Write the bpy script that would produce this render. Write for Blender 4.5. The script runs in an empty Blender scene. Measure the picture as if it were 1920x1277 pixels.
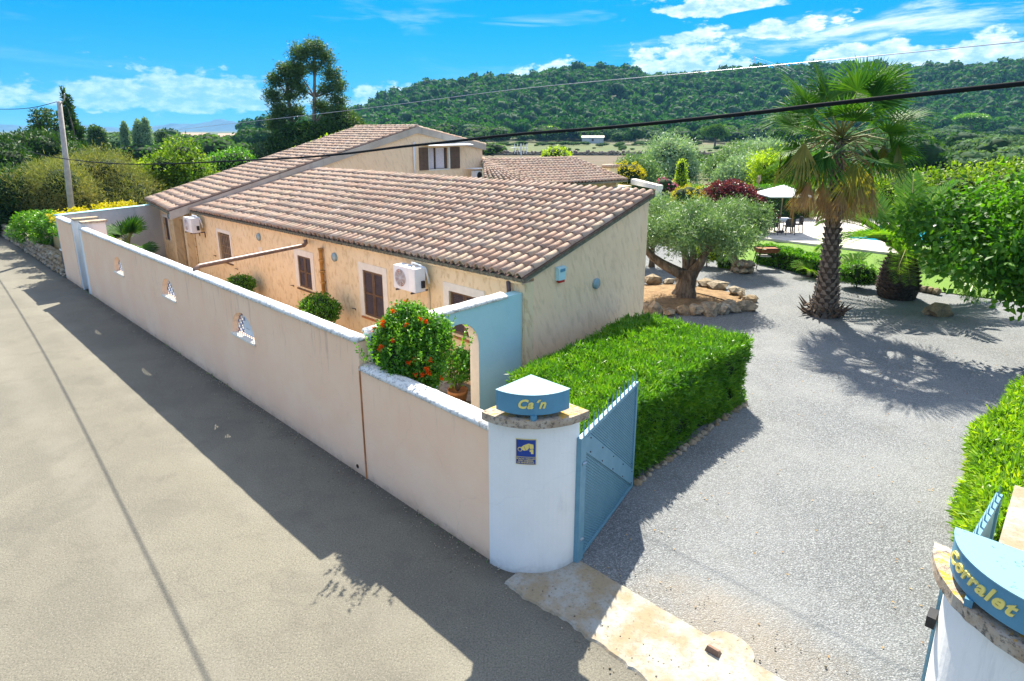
import bpy, math, random
import numpy as np
from mathutils import Vector, Matrix
rnd = random.Random(7)
rng = np.random.default_rng(11)
S = bpy.context.scene
COL = S.collection
R = math.radians
# ------------------------------------------------------------------ camera
cam = bpy.data.cameras.new('camera'); camo = bpy.data.objects.new('camera', cam); COL.objects.link(camo)
camo.location = (0, 0, 5.5); camo.rotation_euler = (R(90 - 14.574), 0, 0)
cam.sensor_width = 36; cam.lens = 36 * 1150 / 1920; cam.shift_y = -94.5 / 1920
cam.clip_start = 0.1; cam.clip_end = 30000
S.camera = camo
# ------------------------------------------------------------------ sun + sky
SUN = Vector((0.066, 0.82, 1.0)).normalized()
sl = bpy.data.lights.new('sun', 'SUN'); sl.energy = 3.9; sl.angle = R(0.55); sl.color = (1.0, 0.93, 0.80)
so = bpy.data.objects.new('sun', sl); COL.objects.link(so)
so.rotation_euler = SUN.to_track_quat('Z', 'Y').to_euler()
so.location = (0, 0, 60)
S.view_settings.view_transform = 'Standard'; S.view_settings.look = 'None'
S.view_settings.exposure = 1.72; S.view_settings.gamma = 1.0; S.view_settings.use_curve_mapping = False
HAZE = 0.00013
S.cycles.volume_bounces = 0
S.cycles.max_bounces = 8; S.cycles.transparent_max_bounces = 8
S.cycles.use_denoising = True
try: S.cycles.denoiser = 'OPENIMAGEDENOISE'
except Exception: pass
S.cycles.sample_clamp_indirect = 6.0
S.cycles.use_adaptive_sampling = True

class NT:
    """small node-tree writer"""
    def __init__(s, tree): s.t = tree; s.n = tree.nodes; s.l = tree.links
    def new(s, typ, props=None, **ins):
        n = s.n.new(typ)
        for k, v in (props or {}).items(): setattr(n, k, v)
        for k, v in ins.items():
            key = int(k[1:]) if k[0] == '_' and k[1:].isdigit() else k.replace('_', ' ')
            s.put(n.inputs[key], v)
        return n
    def put(s, inp, v):
        if isinstance(v, bpy.types.NodeSocket): s.l.new(v, inp)
        elif isinstance(v, bpy.types.Node): s.l.new(v.outputs[0], inp)
        else:
            if inp.type == 'RGBA' and len(v) == 3: v = (*v, 1)
            inp.default_value = v
    def math(s, op, a, b=0.0, c=None, clamp=False):
        n = s.n.new('ShaderNodeMath'); n.operation = op; n.use_clamp = clamp
        s.put(n.inputs[0], a); s.put(n.inputs[1], b)
        if c is not None: s.put(n.inputs[2], c)
        return n.outputs[0]
    def vmath(s, op, a, b=(0, 0, 0)):
        n = s.n.new('ShaderNodeVectorMath'); n.operation = op
        s.put(n.inputs[0], a); s.put(n.inputs[1], b); return n.outputs[0]
    def mix(s, f, a, b, mode='MIX'):
        n = s.n.new('ShaderNodeMix'); n.data_type = 'RGBA'; n.blend_type = mode
        s.put(n.inputs[0], f); s.put(n.inputs[6], a); s.put(n.inputs[7], b); return n.outputs[2]
    def ramp(s, f, stops, interp='LINEAR'):
        n = s.n.new('ShaderNodeValToRGB'); n.color_ramp.interpolation = interp
        e = n.color_ramp.elements
        while len(e) < len(stops): e.new(0.5)
        for i, (p, c) in enumerate(stops):
            e[i].position = p; e[i].color = (*c, 1) if len(c) == 3 else c
        s.put(n.inputs[0], f); return n.outputs[0]
    def smooth(s, f, a, b):
        n = s.n.new('ShaderNodeMapRange'); n.interpolation_type = 'SMOOTHSTEP'
        s.put(n.inputs[0], f); n.inputs[1].default_value = a; n.inputs[2].default_value = b; return n.outputs[0]
    def noise(s, vec, scale, detail=4, rough=0.55, out=0, dist=0.0):
        n = s.n.new('ShaderNodeTexNoise'); s.put(n.inputs['Vector'], vec)
        n.inputs['Scale'].default_value = scale; n.inputs['Detail'].default_value = detail
        n.inputs['Roughness'].default_value = rough; n.inputs['Distortion'].default_value = dist
        return n.outputs[out]
    def voro(s, vec, scale, out=0, feature='F1', rand=1.0):
        n = s.n.new('ShaderNodeTexVoronoi'); n.feature = feature; s.put(n.inputs['Vector'], vec)
        n.inputs['Scale'].default_value = scale; n.inputs['Randomness'].default_value = rand
        return n.outputs[out]

SKY_G, SKY_P, SKY_K, SKY_T = 2.0, 0.72, 0.98, (0.0, 0.84, 0.94)
# the world: Nishita sky with cumulus near the horizon and thin high cloud
w = bpy.data.worlds.new('World'); S.world = w; w.use_nodes = True
t = NT(w.node_tree); t.n.clear()
sky = t.new('ShaderNodeTexSky', dict(sky_type='NISHITA', sun_disc=False, sun_elevation=R(50.6), sun_rotation=R(4.6),
            altitude=0, air_density=1.0, dust_density=0.1, ozone_density=1.6))
tc0 = t.new('ShaderNodeTexCoord'); d0 = t.new('ShaderNodeSeparateXYZ', None, _0=tc0.outputs['Generated'])
t.put(sky.inputs[0], t.vmath('NORMALIZE', t.new('ShaderNodeCombineXYZ', None, _0=d0.outputs[0], _1=d0.outputs[1], _2=t.math('ADD', t.math('MULTIPLY', t.math('MAXIMUM', d0.outputs[2], 0.0), 0.86), 0.14))))
lum = t.new('ShaderNodeRGBToBW', None, Color=sky).outputs[0]
lc = t.new('ShaderNodeCombineXYZ', None, _0=lum, _1=lum, _2=lum)
gm = t.new('ShaderNodeGamma', None, Color=t.vmath('DIVIDE', sky, lc), Gamma=SKY_G)
lv = t.math('MULTIPLY', t.math('POWER', lum, SKY_P), SKY_K)
lk = t.new('ShaderNodeCombineXYZ', None, _0=t.math('MULTIPLY', lv, SKY_T[0]), _1=t.math('MULTIPLY', lv, SKY_T[1]), _2=t.math('MULTIPLY', lv, SKY_T[2]))
hs = t.vmath('MULTIPLY', gm, lk)
tc = t.new('ShaderNodeTexCoord')
d = t.new('ShaderNodeSeparateXYZ', None, _0=tc.outputs['Generated'])
az = t.math('MULTIPLY', t.math('ARCTAN2', d.outputs[0], d.outputs[1]), 57.2958)
el = t.math('MULTIPLY', t.math('ARCSINE', d.outputs[2]), 57.2958)
# cumulus heaps: azimuth, elevation of the base, half width, height (degrees)
heaps = [(-27, 2.3, 15, 3.0), (-10.5, 2.2, 5, 2.4), (3.5, 3.9, 6.0, 2.6), (15.5, 4.6, 7.5, 3.6), (-48, 1.8, 12, 3.0), (22, 7.6, 4, 1.3), (17, 9.6, 6, 1.6),
         (29, 5.2, 7, 1.8), (38, 4.6, 8, 2.4), (52, 3, 14, 4), (80, 2, 16, 5), (-80, 2, 18, 4), (120, 2, 20, 6), (170, 3, 24, 5), (-130, 2, 22, 5)]
hvec = t.new('ShaderNodeCombineXYZ', None, _0=t.math('MULTIPLY', az, 0.32), _1=t.math('MULTIPLY', el, 0.62), _2=0.0)
hn = t.noise(hvec, 1.0, 7, 0.6)
hn2 = t.noise(hvec, 2.6, 5, 0.6)
tot = None; shd = None
for a0, e0, wd, hh in heaps:
    x = t.math('DIVIDE', t.math('SUBTRACT', az, a0), wd)
    y = t.math('DIVIDE', t.math('SUBTRACT', el, e0), hh)
    env = t.math('SUBTRACT', t.math('SUBTRACT', 1.0, t.math('MULTIPLY', x, x)), t.math('ABSOLUTE', t.math('MULTIPLY', y, t.math('ADD', 1.0, t.math('MULTIPLY', t.math('LESS_THAN', y, 0.0), 1.6)))))
    tot = env if tot is None else t.math('MAXIMUM', tot, env)
cum = t.math('ADD', tot, t.math('MULTIPLY', t.math("SUBTRACT", hn, 0.5), 2.5))
cum_f = t.smooth(cum, 0.12, 0.46)
wv = t.new('ShaderNodeCombineXYZ', None, _0=t.math('MULTIPLY', az, 0.055), _1=t.math('MULTIPLY', el, 0.34), _2=3.0)
wn = t.noise(wv, 1.0, 6, 0.62, dist=0.6)
wv2 = t.new('ShaderNodeCombineXYZ', None, _0=t.math('MULTIPLY', az, 0.16), _1=t.math('MULTIPLY', el, 0.42), _2=9.0)
wn2 = t.noise(wv2, 1.0, 6, 0.62)
side = t.math('MAXIMUM', t.smooth(az, -6.0, 26.0), t.smooth(az, -45.0, -70.0))  # second term adds unseen wisps far left and behind, for whiter fill
wisp = t.math('MULTIPLY', t.smooth(wn, 0.50, 0.72), t.math('ADD', 0.16, t.math('MULTIPLY', side, 0.62)))
puffs = t.math('MULTIPLY', t.smooth(wn2, 0.545, 0.63), t.math('MULTIPLY', t.smooth(az, 6.0, 20.0), 0.85))
high = t.math('MULTIPLY', t.math('MAXIMUM', wisp, puffs), t.smooth(el, 2.0, 9.0))
vn = t.noise(t.vmath('MULTIPLY', tc.outputs['Generated'], (2.2, 2.2, 3.4)), 1.0, 7, 0.62, dist=0.4)      # unseen white cloud above the view, added to brighten and neutralise the shade
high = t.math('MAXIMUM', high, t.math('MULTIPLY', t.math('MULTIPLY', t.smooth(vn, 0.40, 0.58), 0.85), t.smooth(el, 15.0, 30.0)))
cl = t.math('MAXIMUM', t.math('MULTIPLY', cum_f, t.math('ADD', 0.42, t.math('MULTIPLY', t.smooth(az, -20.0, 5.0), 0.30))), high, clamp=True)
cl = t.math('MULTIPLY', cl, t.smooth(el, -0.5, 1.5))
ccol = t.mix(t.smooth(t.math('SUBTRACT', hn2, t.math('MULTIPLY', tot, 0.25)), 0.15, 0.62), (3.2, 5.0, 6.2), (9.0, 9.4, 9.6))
hs = t.mix(t.math('MULTIPLY', t.smooth(el, 10.0, 0.0), 0.40), hs, (1.3, 3.9, 5.2))
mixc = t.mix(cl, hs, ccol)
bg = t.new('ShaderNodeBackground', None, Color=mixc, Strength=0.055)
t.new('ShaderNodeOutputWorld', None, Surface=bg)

# ------------------------------------------------------------------ frame of the plot: u runs along the road wall, v into the garden
O2 = np.array([-0.3, 6.96]); U2 = np.array([-14.85, 14.12]); U2 /= np.linalg.norm(U2); V2 = np.array([U2[1], -U2[0]])
ANG_U = math.atan2(U2[1], U2[0])
def W(u, v, z=0.0):
    q = O2 + U2 * u + V2 * v
    return (float(q[0]), float(q[1]), float(z))
def Wd(du, dv, dz=0.0):
    q = U2 * du + V2 * dv
    return Vector((float(q[0]), float(q[1]), dz))

# ------------------------------------------------------------------ object helpers
ORG = {}
def props(o, label=None, cat=None, group=None, kind=None):
    if label: o['label'] = label
    if cat: o['category'] = cat
    if group: o['group'] = group
    if kind: o['kind'] = kind
    return o
def thing(name, label, cat, loc, group=None):
    o = bpy.data.objects.new(name, None); COL.objects.link(o); o.location = loc
    o.empty_display_size = 0.1
    ORG[o] = Vector(loc); return props(o, label, cat, group)
class MB:
    def __init__(s): s.v = []; s.f = []
    def add(s, vs, fs):
        b = len(s.v); s.v.extend([tuple(p) for p in vs]); s.f.extend([tuple(i + b for i in f) for f in fs]); return s
    def hexa(s, p):      # 8 points, bottom ring then top ring
        return s.add(p, [(3, 2, 1, 0), (4, 5, 6, 7), (0, 1, 5, 4), (1, 2, 6, 5), (2, 3, 7, 6), (3, 0, 4, 7)])
    def box(s, x0, x1, y0, y1, z0, z1):
        return s.hexa([(x0, y0, z0), (x1, y0, z0), (x1, y1, z0), (x0, y1, z0), (x0, y0, z1), (x1, y0, z1), (x1, y1, z1), (x0, y1, z1)])
    def wbox(s, u0, u1, v0, v1, z0, z1):
        return s.hexa([W(u0, v0, z0), W(u1, v0, z0), W(u1, v1, z0), W(u0, v1, z0), W(u0, v0, z1), W(u1, v0, z1), W(u1, v1, z1), W(u0, v1, z1)])
    def prism(s, poly, z0, z1, zt=None):
        n = len(poly)
        vs = [(x, y, z0) for x, y in poly] + [(x, y, (z1 if zt is None else zt(x, y))) for x, y in poly]
        fs = [tuple(range(n))[::-1], tuple(range(n, 2 * n))] + [(i, (i + 1) % n, n + (i + 1) % n, n + i) for i in range(n)]
        return s.add(vs, fs)
    def tube(s, pts, r, n=8, cap=True):
        pts = [Vector(p) for p in pts]; m = len(pts)
        rr = r if hasattr(r, '__len__') else [r] * m
        vs = []; prev = None
        for i, p in enumerate(pts):
            tg = (pts[min(i + 1, m - 1)] - pts[max(i - 1, 0)])
            tg = tg.normalized() if tg.length > 1e-9 else Vector((0, 0, 1))
            if prev is None:
                a = Vector((0, 0, 1)) if abs(tg.z) < 0.9 else Vector((1, 0, 0))
                x = tg.cross(a).normalized()
            else:
                x = (prev - tg * prev.dot(tg)); x = x.normalized() if x.length > 1e-6 else tg.orthogonal().normalized()
            prev = x; y = tg.cross(x)
            for k in range(n):
                an = 2 * math.pi * k / n
                vs.append(p + (x * math.cos(an) + y * math.sin(an)) * rr[i])
        fs = [(i * n + k, i * n + (k + 1) % n, (i + 1) * n + (k + 1) % n, (i + 1) * n + k) for i in range(m - 1) for k in range(n)]
        if cap: fs += [tuple(range(n))[::-1], tuple((m - 1) * n + k for k in range(n))]
        return s.add(vs, fs)
    def lathe(s, c, prof, n=20):
        vs = [(c[0] + r * math.cos(2 * math.pi * k / n), c[1] + r * math.sin(2 * math.pi * k / n), c[2] + z) for r, z in prof for k in range(n)]
        m = len(prof)
        fs = [(i * n + k, i * n + (k + 1) % n, (i + 1) * n + (k + 1) % n, (i + 1) * n + k) for i in range(m - 1) for k in range(n)]
        fs += [tuple(range(n))[::-1], tuple((m - 1) * n + k for k in range(n))]
        return s.add(vs, fs)
    def ico(s, c, r, sc=(1, 1, 1), jit=0.0, seed=0, sub=1):
        v, f = icosphere(sub); q = random.Random(seed)
        vs = []
        for x, y, z in v:
            k = r * (1 + jit * (q.random() - 0.5) * 2)
            vs.append((c[0] + x * k * sc[0], c[1] + y * k * sc[1], c[2] + z * k * sc[2]))
        return s.add(vs, f)
_ico = {}
def icosphere(sub):
    if sub in _ico: return _ico[sub]
    g = (1 + 5 ** .5) / 2
    v = [Vector(p).normalized() for p in [(-1, g, 0), (1, g, 0), (-1, -g, 0), (1, -g, 0), (0, -1, g), (0, 1, g), (0, -1, -g), (0, 1, -g), (g, 0, -1), (g, 0, 1), (-g, 0, -1), (-g, 0, 1)]]
    f = [(0, 11, 5), (0, 5, 1), (0, 1, 7), (0, 7, 10), (0, 10, 11), (1, 5, 9), (5, 11, 4), (11, 10, 2), (10, 7, 6), (7, 1, 8), (3, 9, 4), (3, 4, 2), (3, 2, 6), (3, 6, 8), (3, 8, 9), (4, 9, 5), (2, 4, 11), (6, 2, 10), (8, 6, 7), (9, 8, 1)]
    for _ in range(sub - 1):
        c = {}; nf = []
        def mid(a, b):
            k = (min(a, b), max(a, b))
            if k not in c: v.append(((v[a] + v[b]) / 2).normalized()); c[k] = len(v) - 1
            return c[k]
        for a, b, d_ in f:
            x, y, z = mid(a, b), mid(b, d_), mid(d_, a); nf += [(a, x, z), (b, y, x), (d_, z, y), (x, y, z)]
        f = nf
    _ico[sub] = ([tuple(p) for p in v], f); return _ico[sub]
def link(name, me, mat, parent=None, smooth=False, org=None):
    if mat is not None and not me.materials: me.materials.append(mat)
    if smooth: me.polygons.foreach_set('use_smooth', [True] * len(me.polygons))
    o = bpy.data.objects.new(name, me); COL.objects.link(o)
    if parent is not None: o.parent = parent; ORG[o] = ORG[parent]
    elif org is not None: o.location = org; ORG[o] = Vector(org)
    else: ORG[o] = Vector((0, 0, 0))
    return o
def obj(name, mb, mat, parent=None, smooth=False, org=None):
    """world-space geometry -> one object, stored relative to its thing"""
    off = ORG[parent] if parent is not None else Vector(org or (0, 0, 0))
    me = bpy.data.meshes.new(name)
    me.from_pydata([(a - off.x, b - off.y, c - off.z) for a, b, c in mb.v], [], mb.f); me.update()
    return link(name, me, mat, parent, smooth, org)
def mesh_np(name, V, F):
    """V (n,3), F (m,k) all the same k"""
    me = bpy.data.meshes.new(name); k = F.shape[1]
    me.vertices.add(len(V)); me.vertices.foreach_set('co', np.ascontiguousarray(V, np.float32).ravel())
    me.loops.add(F.size); me.loops.foreach_set('vertex_index', np.ascontiguousarray(F, np.int32).ravel())
    me.polygons.add(len(F)); me.polygons.foreach_set('loop_start', np.arange(0, F.size, k, dtype=np.int32))
    me.update(calc_edges=True); return me
def structure(name, mb, mat, smooth=False): return props(obj(name, mb, mat, None, smooth), kind='structure')
def copy_thing(root, loc, rotz=0.0, label=None, scale=1.0, group=None):
    c = root.copy(); COL.objects.link(c); c.location = loc; c.rotation_euler = (0, 0, rotz)
    c.scale = (scale,) * 3 if not hasattr(scale, '__len__') else scale
    ORG[c] = Vector(loc)
    if label: c['label'] = label
    if group: c['group'] = group
    for ch in list(root.children):
        k = ch.copy(); COL.objects.link(k); k.parent = c
        for g in list(ch.children):
            m = g.copy(); COL.objects.link(m); m.parent = k
    return c

# ------------------------------------------------------------------ materials
def material(name, fn):
    m = bpy.data.materials.new(name); m.use_nodes = True
    t = NT(m.node_tree); t.n.clear()
    out = t.n.new('ShaderNodeOutputMaterial')
    pos = t.new('ShaderNodeNewGeometry').outputs['Position']
    sh = fn(t, pos)
    t.put(out.inputs[0], sh)
    return m
def bsdf(t, col, rough=0.8, bump=None, bs=0.3, bd=0.02, metal=0.0, spec=0.35):
    b = t.new('ShaderNodeBsdfPrincipled', None, Base_Color=col, Roughness=rough, Metallic=metal)
    b.inputs['Specular IOR Level'].default_value = spec
    if bump is not None:
        t.put(b.inputs['Normal'], t.new('ShaderNodeBump', None, Strength=bs, Distance=bd, Height=bump).outputs[0])
    return b.outputs[0]
def plain(name, col, rough=0.6, metal=0.0, var=0.12, scale=6.0, spec=0.35, bs=0.1):
    def fn(t, p):
        n = t.noise(p, scale, 5, 0.6)
        c = t.mix(t.math('MULTIPLY', t.smooth(n, 0.3, 0.7), 1.0), tuple(x * (1 - var) for x in col), tuple(min(1, x * (1 + var)) for x in col))
        return bsdf(t, c, rough, n, bs, 0.01, metal, spec)
    return material(name, fn)
def leafmat(name, cols, trans=0.35, rough=0.5, nscale=0.8, spec=0.3, tint=1.3):
    """cols: dark, mid, light; varied leaf by leaf and clump by clump"""
    def fn(t, p):
        isl = t.new('ShaderNodeNewGeometry').outputs['Random Per Island']
        n = t.noise(p, nscale, 3, 0.6)
        f = t.math('ADD', t.math('MULTIPLY', isl, 0.6), t.math('MULTIPLY', t.math('SUBTRACT', n, 0.5), 1.3))
        f = t.math('ADD', f, 0.2, clamp=True)
        c = t.ramp(f, [(0.0, cols[0]), (0.5, cols[1]), (1.0, cols[2])])
        b = t.new('ShaderNodeBsdfPrincipled', None, Base_Color=c, Roughness=rough); b.inputs['Specular IOR Level'].default_value = spec
        tr = t.new('ShaderNodeBsdfTranslucent', None, Color=t.mix(1.0, c, (tint * 1.1, tint * 1.15, 0.45), 'MULTIPLY'))
        return t.new('ShaderNodeMixShader', None, _0=trans, _1=b.outputs[0], _2=tr.outputs[0]).outputs[0]
    return material(name, fn)

def m_road(t, p):
    f1 = t.noise(p, 48, 4, 0.8); v = t.voro(p, 38)
    big = t.noise(p, 0.35, 5, 0.6); mid = t.noise(p, 2.2, 4, 0.6)
    c = t.mix(t.smooth(big, 0.35, 0.65), (0.156, 0.145, 0.113), (0.196, 0.182, 0.138))
    c = t.mix(t.math('MULTIPLY', t.smooth(mid, 0.52, 0.75), 0.35), c, (0.10, 0.092, 0.075))
    c = t.mix(t.math('MULTIPLY', t.smooth(f1, 0.42, 0.66), 0.75), c, (0.062, 0.058, 0.048))
    c = t.mix(t.math('MULTIPLY', t.smooth(v, 0.30, 0.05), 0.60), c, (0.31, 0.29, 0.235))
    cr = t.voro(t.vmath('ADD', p, t.vmath('MULTIPLY', t.noise(p, 1.1, 5, 0.7, out=1), (1.2, 1.2, 0))), 0.22, feature='DISTANCE_TO_EDGE')
    c = t.mix(t.math('MULTIPLY', t.smooth(cr, 0.008, 0.002), 0.12), c, (0.05, 0.046, 0.04))
    sq = t.new('ShaderNodeSeparateXYZ', None, _0=p)
    dq = t.math('ADD', t.math('MULTIPLY', t.math('SUBTRACT', sq.outputs[0], O2[0]), V2[0]), t.math('MULTIPLY', t.math('SUBTRACT', sq.outputs[1], O2[1]), V2[1]))
    band = t.math('ADD', t.smooth(t.math('ABSOLUTE', t.math('ADD', dq, 1.55)), 0.42, 0.10), t.smooth(t.math('ABSOLUTE', t.math('ADD', dq, 3.25)), 0.42, 0.10))
    c = t.mix(t.math('MULTIPLY', t.math('MULTIPLY', band, t.smooth(t.noise(p, 1.3, 5, 0.65), 0.3, 0.65)), 0.22), c, (0.25, 0.235, 0.19))
    pt_ = t.smooth(t.noise(p, 0.8, 2, 0.4), 0.60, 0.62)
    c = t.mix(t.math('MULTIPLY', pt_, 0.16), c, (0.085, 0.080, 0.068))
    # darker along the foot of the wall, with a ragged edge
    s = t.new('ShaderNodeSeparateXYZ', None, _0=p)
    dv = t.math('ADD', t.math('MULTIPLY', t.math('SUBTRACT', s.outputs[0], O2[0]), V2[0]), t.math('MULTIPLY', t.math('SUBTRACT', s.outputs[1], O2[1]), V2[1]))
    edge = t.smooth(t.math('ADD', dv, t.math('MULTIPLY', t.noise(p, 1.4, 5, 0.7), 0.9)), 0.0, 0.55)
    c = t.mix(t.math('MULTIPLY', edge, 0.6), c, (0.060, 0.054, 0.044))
    return bsdf(t, c, 0.9, t.math('ADD', f1, v), 0.55, 0.006)
def m_gravel(t, p):
    v = t.voro(p, 50); vc = t.voro(p, 50, out=1); v2 = t.voro(p, 95); vc2 = t.voro(p, 95, out=1)
    n = t.noise(p, 0.5, 5, 0.62); n2 = t.noise(p, 3.0, 4, 0.6)
    g = t.new('ShaderNodeSeparateColor', None, _0=vc).outputs[0]; g2 = t.new('ShaderNodeSeparateColor', None, _0=vc2).outputs[1]
    c = t.ramp(g, [(0.0, (0.112, 0.120, 0.126)), (0.35, (0.178, 0.192, 0.201)), (0.7, (0.236, 0.252, 0.260)), (1.0, (0.36, 0.375, 0.38))])
    c = t.mix(t.math('MULTIPLY', g2, 0.55), c, (0.205, 0.214, 0.217))
    c = t.mix(t.math('MULTIPLY', t.smooth(v, 0.35, 0.62), 0.55), c, (0.055, 0.056, 0.055))
    c = t.mix(t.math('MULTIPLY', t.smooth(n, 0.35, 0.7), 0.42), c, (0.27, 0.276, 0.272))
    c = t.mix(t.math('MULTIPLY', t.smooth(t.noise(p, 0.9, 5, 0.7), 0.55, 0.72), 0.35), c, (0.12, 0.118, 0.105))
    # sandy patch by the threshold
    s = t.new('ShaderNodeSeparateXYZ', None, _0=p)
    dx = t.math('SUBTRACT', s.outputs[0], 2.55); dy = t.math('SUBTRACT', s.outputs[1], 5.75)
    dd = t.math('ADD', t.math('POWER', t.math('ADD', t.math('MULTIPLY', dx, 0.65), t.math('MULTIPLY', dy, 0.75)), 2.0), t.math('MULTIPLY', t.math('POWER', t.math('SUBTRACT', dx, dy), 2.0), 0.12))
    sand = t.smooth(t.math('ADD', dd, t.math('MULTIPLY', n2, 0.7)), 1.0, 0.15)
    c = t.mix(t.math('MULTIPLY', sand, 0.4), c, (0.30, 0.235, 0.15))
    return bsdf(t, c, 0.9, t.math('ADD', t.math('MULTIPLY', v, -1.0), t.math('MULTIPLY', v2, -0.5)), 0.9, 0.012)
def m_ground(t, p):
    n = t.noise(p, 0.018, 6, 0.6); n2 = t.noise(p, 0.13, 5, 0.65); n3 = t.noise(p, 1.6, 4, 0.7)
    c = t.ramp(n, [(0.35, (0.06, 0.075, 0.022)), (0.5, (0.10, 0.105, 0.04)), (0.62, (0.05, 0.08, 0.02)), (0.72, (0.14, 0.11, 0.06))])
    c = t.mix(t.math('MULTIPLY', t.smooth(n2, 0.45, 0.62), 0.7), c, (0.055, 0.075, 0.022))
    c = t.mix(t.math('MULTIPLY', t.smooth(n3, 0.45, 0.75), 0.45), c, (0.14, 0.135, 0.06))
    return bsdf(t, c, 0.95, n3, 0.5, 0.2)
def m_hillsoil(t, p):
    n = t.noise(p, 0.04, 6, 0.7); 
    c = t.ramp(n, [(0.4, (0.028, 0.042, 0.015)), (0.58, (0.05, 0.062, 0.024)), (0.68, (0.16, 0.13, 0.09))])
    return bsdf(t, c, 0.95, n, 0.4, 0.5)
def plaster(base, dark, light, trowel=0.0, stain=0.3, bscale=14, fs=0.25, run=0.0):
    def fn(t, p):
        n = t.noise(p, bscale, 5, 0.6); big = t.noise(p, 0.9, 5, 0.65)
        c = t.mix(t.smooth(big, 0.3, 0.7), base, light)
        st = t.noise(t.vmath('MULTIPLY', p, (1, 1, 0.22)), 3.2, 5, 0.65)
        c = t.mix(t.math('MULTIPLY', t.smooth(st, 0.55, 0.8), stain), c, dark)
        h = n
        if trowel:
            sk = t.new('ShaderNodeSeparateXYZ', None, _0=p)
            q = t.new('ShaderNodeCombineXYZ', None, _0=t.math('ADD', sk.outputs[0], t.math('MULTIPLY', sk.outputs[2], 0.30)), _1=t.math('ADD', sk.outputs[1], t.math('MULTIPLY', sk.outputs[2], 0.25)), _2=t.math('MULTIPLY', sk.outputs[2], 0.36))
            m1 = t.noise(q, 8.5, 2, 0.45, dist=0.25); m2 = t.noise(q, 15.0, 2, 0.5)
            scoop = t.math('MULTIPLY', t.smooth(m1, 0.50, 0.62), t.math('ADD', 0.35, t.math('MULTIPLY', t.smooth(m2, 0.4, 0.62), 0.65)))
            c = t.mix(t.math('MULTIPLY', scoop, trowel), c, dark)
            h = t.math('ADD', t.math('MULTIPLY', n, 0.3), t.math('MULTIPLY', m1, -1.5))
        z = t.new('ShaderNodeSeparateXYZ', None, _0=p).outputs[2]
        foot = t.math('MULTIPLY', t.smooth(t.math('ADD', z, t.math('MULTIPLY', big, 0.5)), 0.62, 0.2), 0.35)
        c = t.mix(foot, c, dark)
        if run:      # grime runs below the coping, hair cracks, patches of older render
            rn = t.noise(t.vmath('MULTIPLY', p, (1, 1, 0.10)), 9.0, 4, 0.7)
            c = t.mix(t.math('MULTIPLY', t.math('MULTIPLY', t.smooth(rn, 0.55, 0.72), t.smooth(t.math('ADD', z, t.math('MULTIPLY', rn, 1.2)), 1.8, 2.9)), run), c, dark)
            ck = t.voro(t.vmath('ADD', p, t.vmath('MULTIPLY', t.noise(p, 1.7, 4, 0.6, out=1), (0.8, 0.8, 0.8))), 0.55, feature='DISTANCE_TO_EDGE')
            c = t.mix(t.math('MULTIPLY', t.smooth(ck, 0.006, 0.001), run * 0.3), c, dark)
            c = t.mix(t.math('MULTIPLY', t.smooth(t.noise(p, 0.45, 6, 0.7), 0.56, 0.62), 0.30), c, light)
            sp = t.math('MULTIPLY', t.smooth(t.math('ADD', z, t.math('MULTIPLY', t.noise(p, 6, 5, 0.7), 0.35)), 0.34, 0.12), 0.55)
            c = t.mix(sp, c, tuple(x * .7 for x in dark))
        return bsdf(t, c, 0.9, h, fs * (1.8 if trowel else 1), 0.035 if trowel else 0.012)
    return fn
def m_coping(t, p):
    n = t.noise(p, 16, 6, 0.7); big = t.noise(p, 2.2, 5, 0.65)
    c = t.mix(t.smooth(big, 0.35, 0.65), (0.72, 0.71, 0.68), (0.82, 0.81, 0.78))
    c = t.mix(t.math('MULTIPLY', t.smooth(n, 0.49, 0.62), 0.70), c, (0.27, 0.27, 0.26))
    c = t.mix(t.math('MULTIPLY', t.smooth(t.noise(p, 7, 3, 0.5), 0.68, 0.76), 0.6), c, (0.55, 0.30, 0.05))
    return bsdf(t, c, 0.9, n, 0.8, 0.02)
def m_capstone(t, p):
    n = t.noise(p, 22, 6, 0.75); l = t.noise(p, 9, 5, 0.7); b = t.noise(p, 4, 4, 0.6)
    nz = t.new('ShaderNodeSeparateXYZ', None, _0=t.new('ShaderNodeNewGeometry').outputs['Normal']).outputs[2]
    c = t.mix(t.smooth(b, 0.35, 0.65), (0.36, 0.27, 0.19), (0.50, 0.43, 0.34))
    c = t.mix(t.math('MULTIPLY', t.smooth(n, 0.50, 0.62), 0.8), c, (0.075, 0.065, 0.055))
    c = t.mix(t.math('MULTIPLY', t.smooth(l, 0.52, 0.60), t.math('MULTIPLY', t.smooth(nz, 0.2, 0.8), 0.9)), c, (0.62, 0.33, 0.03))
    return bsdf(t, c, 0.95, n, 0.9, 0.015)
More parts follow.
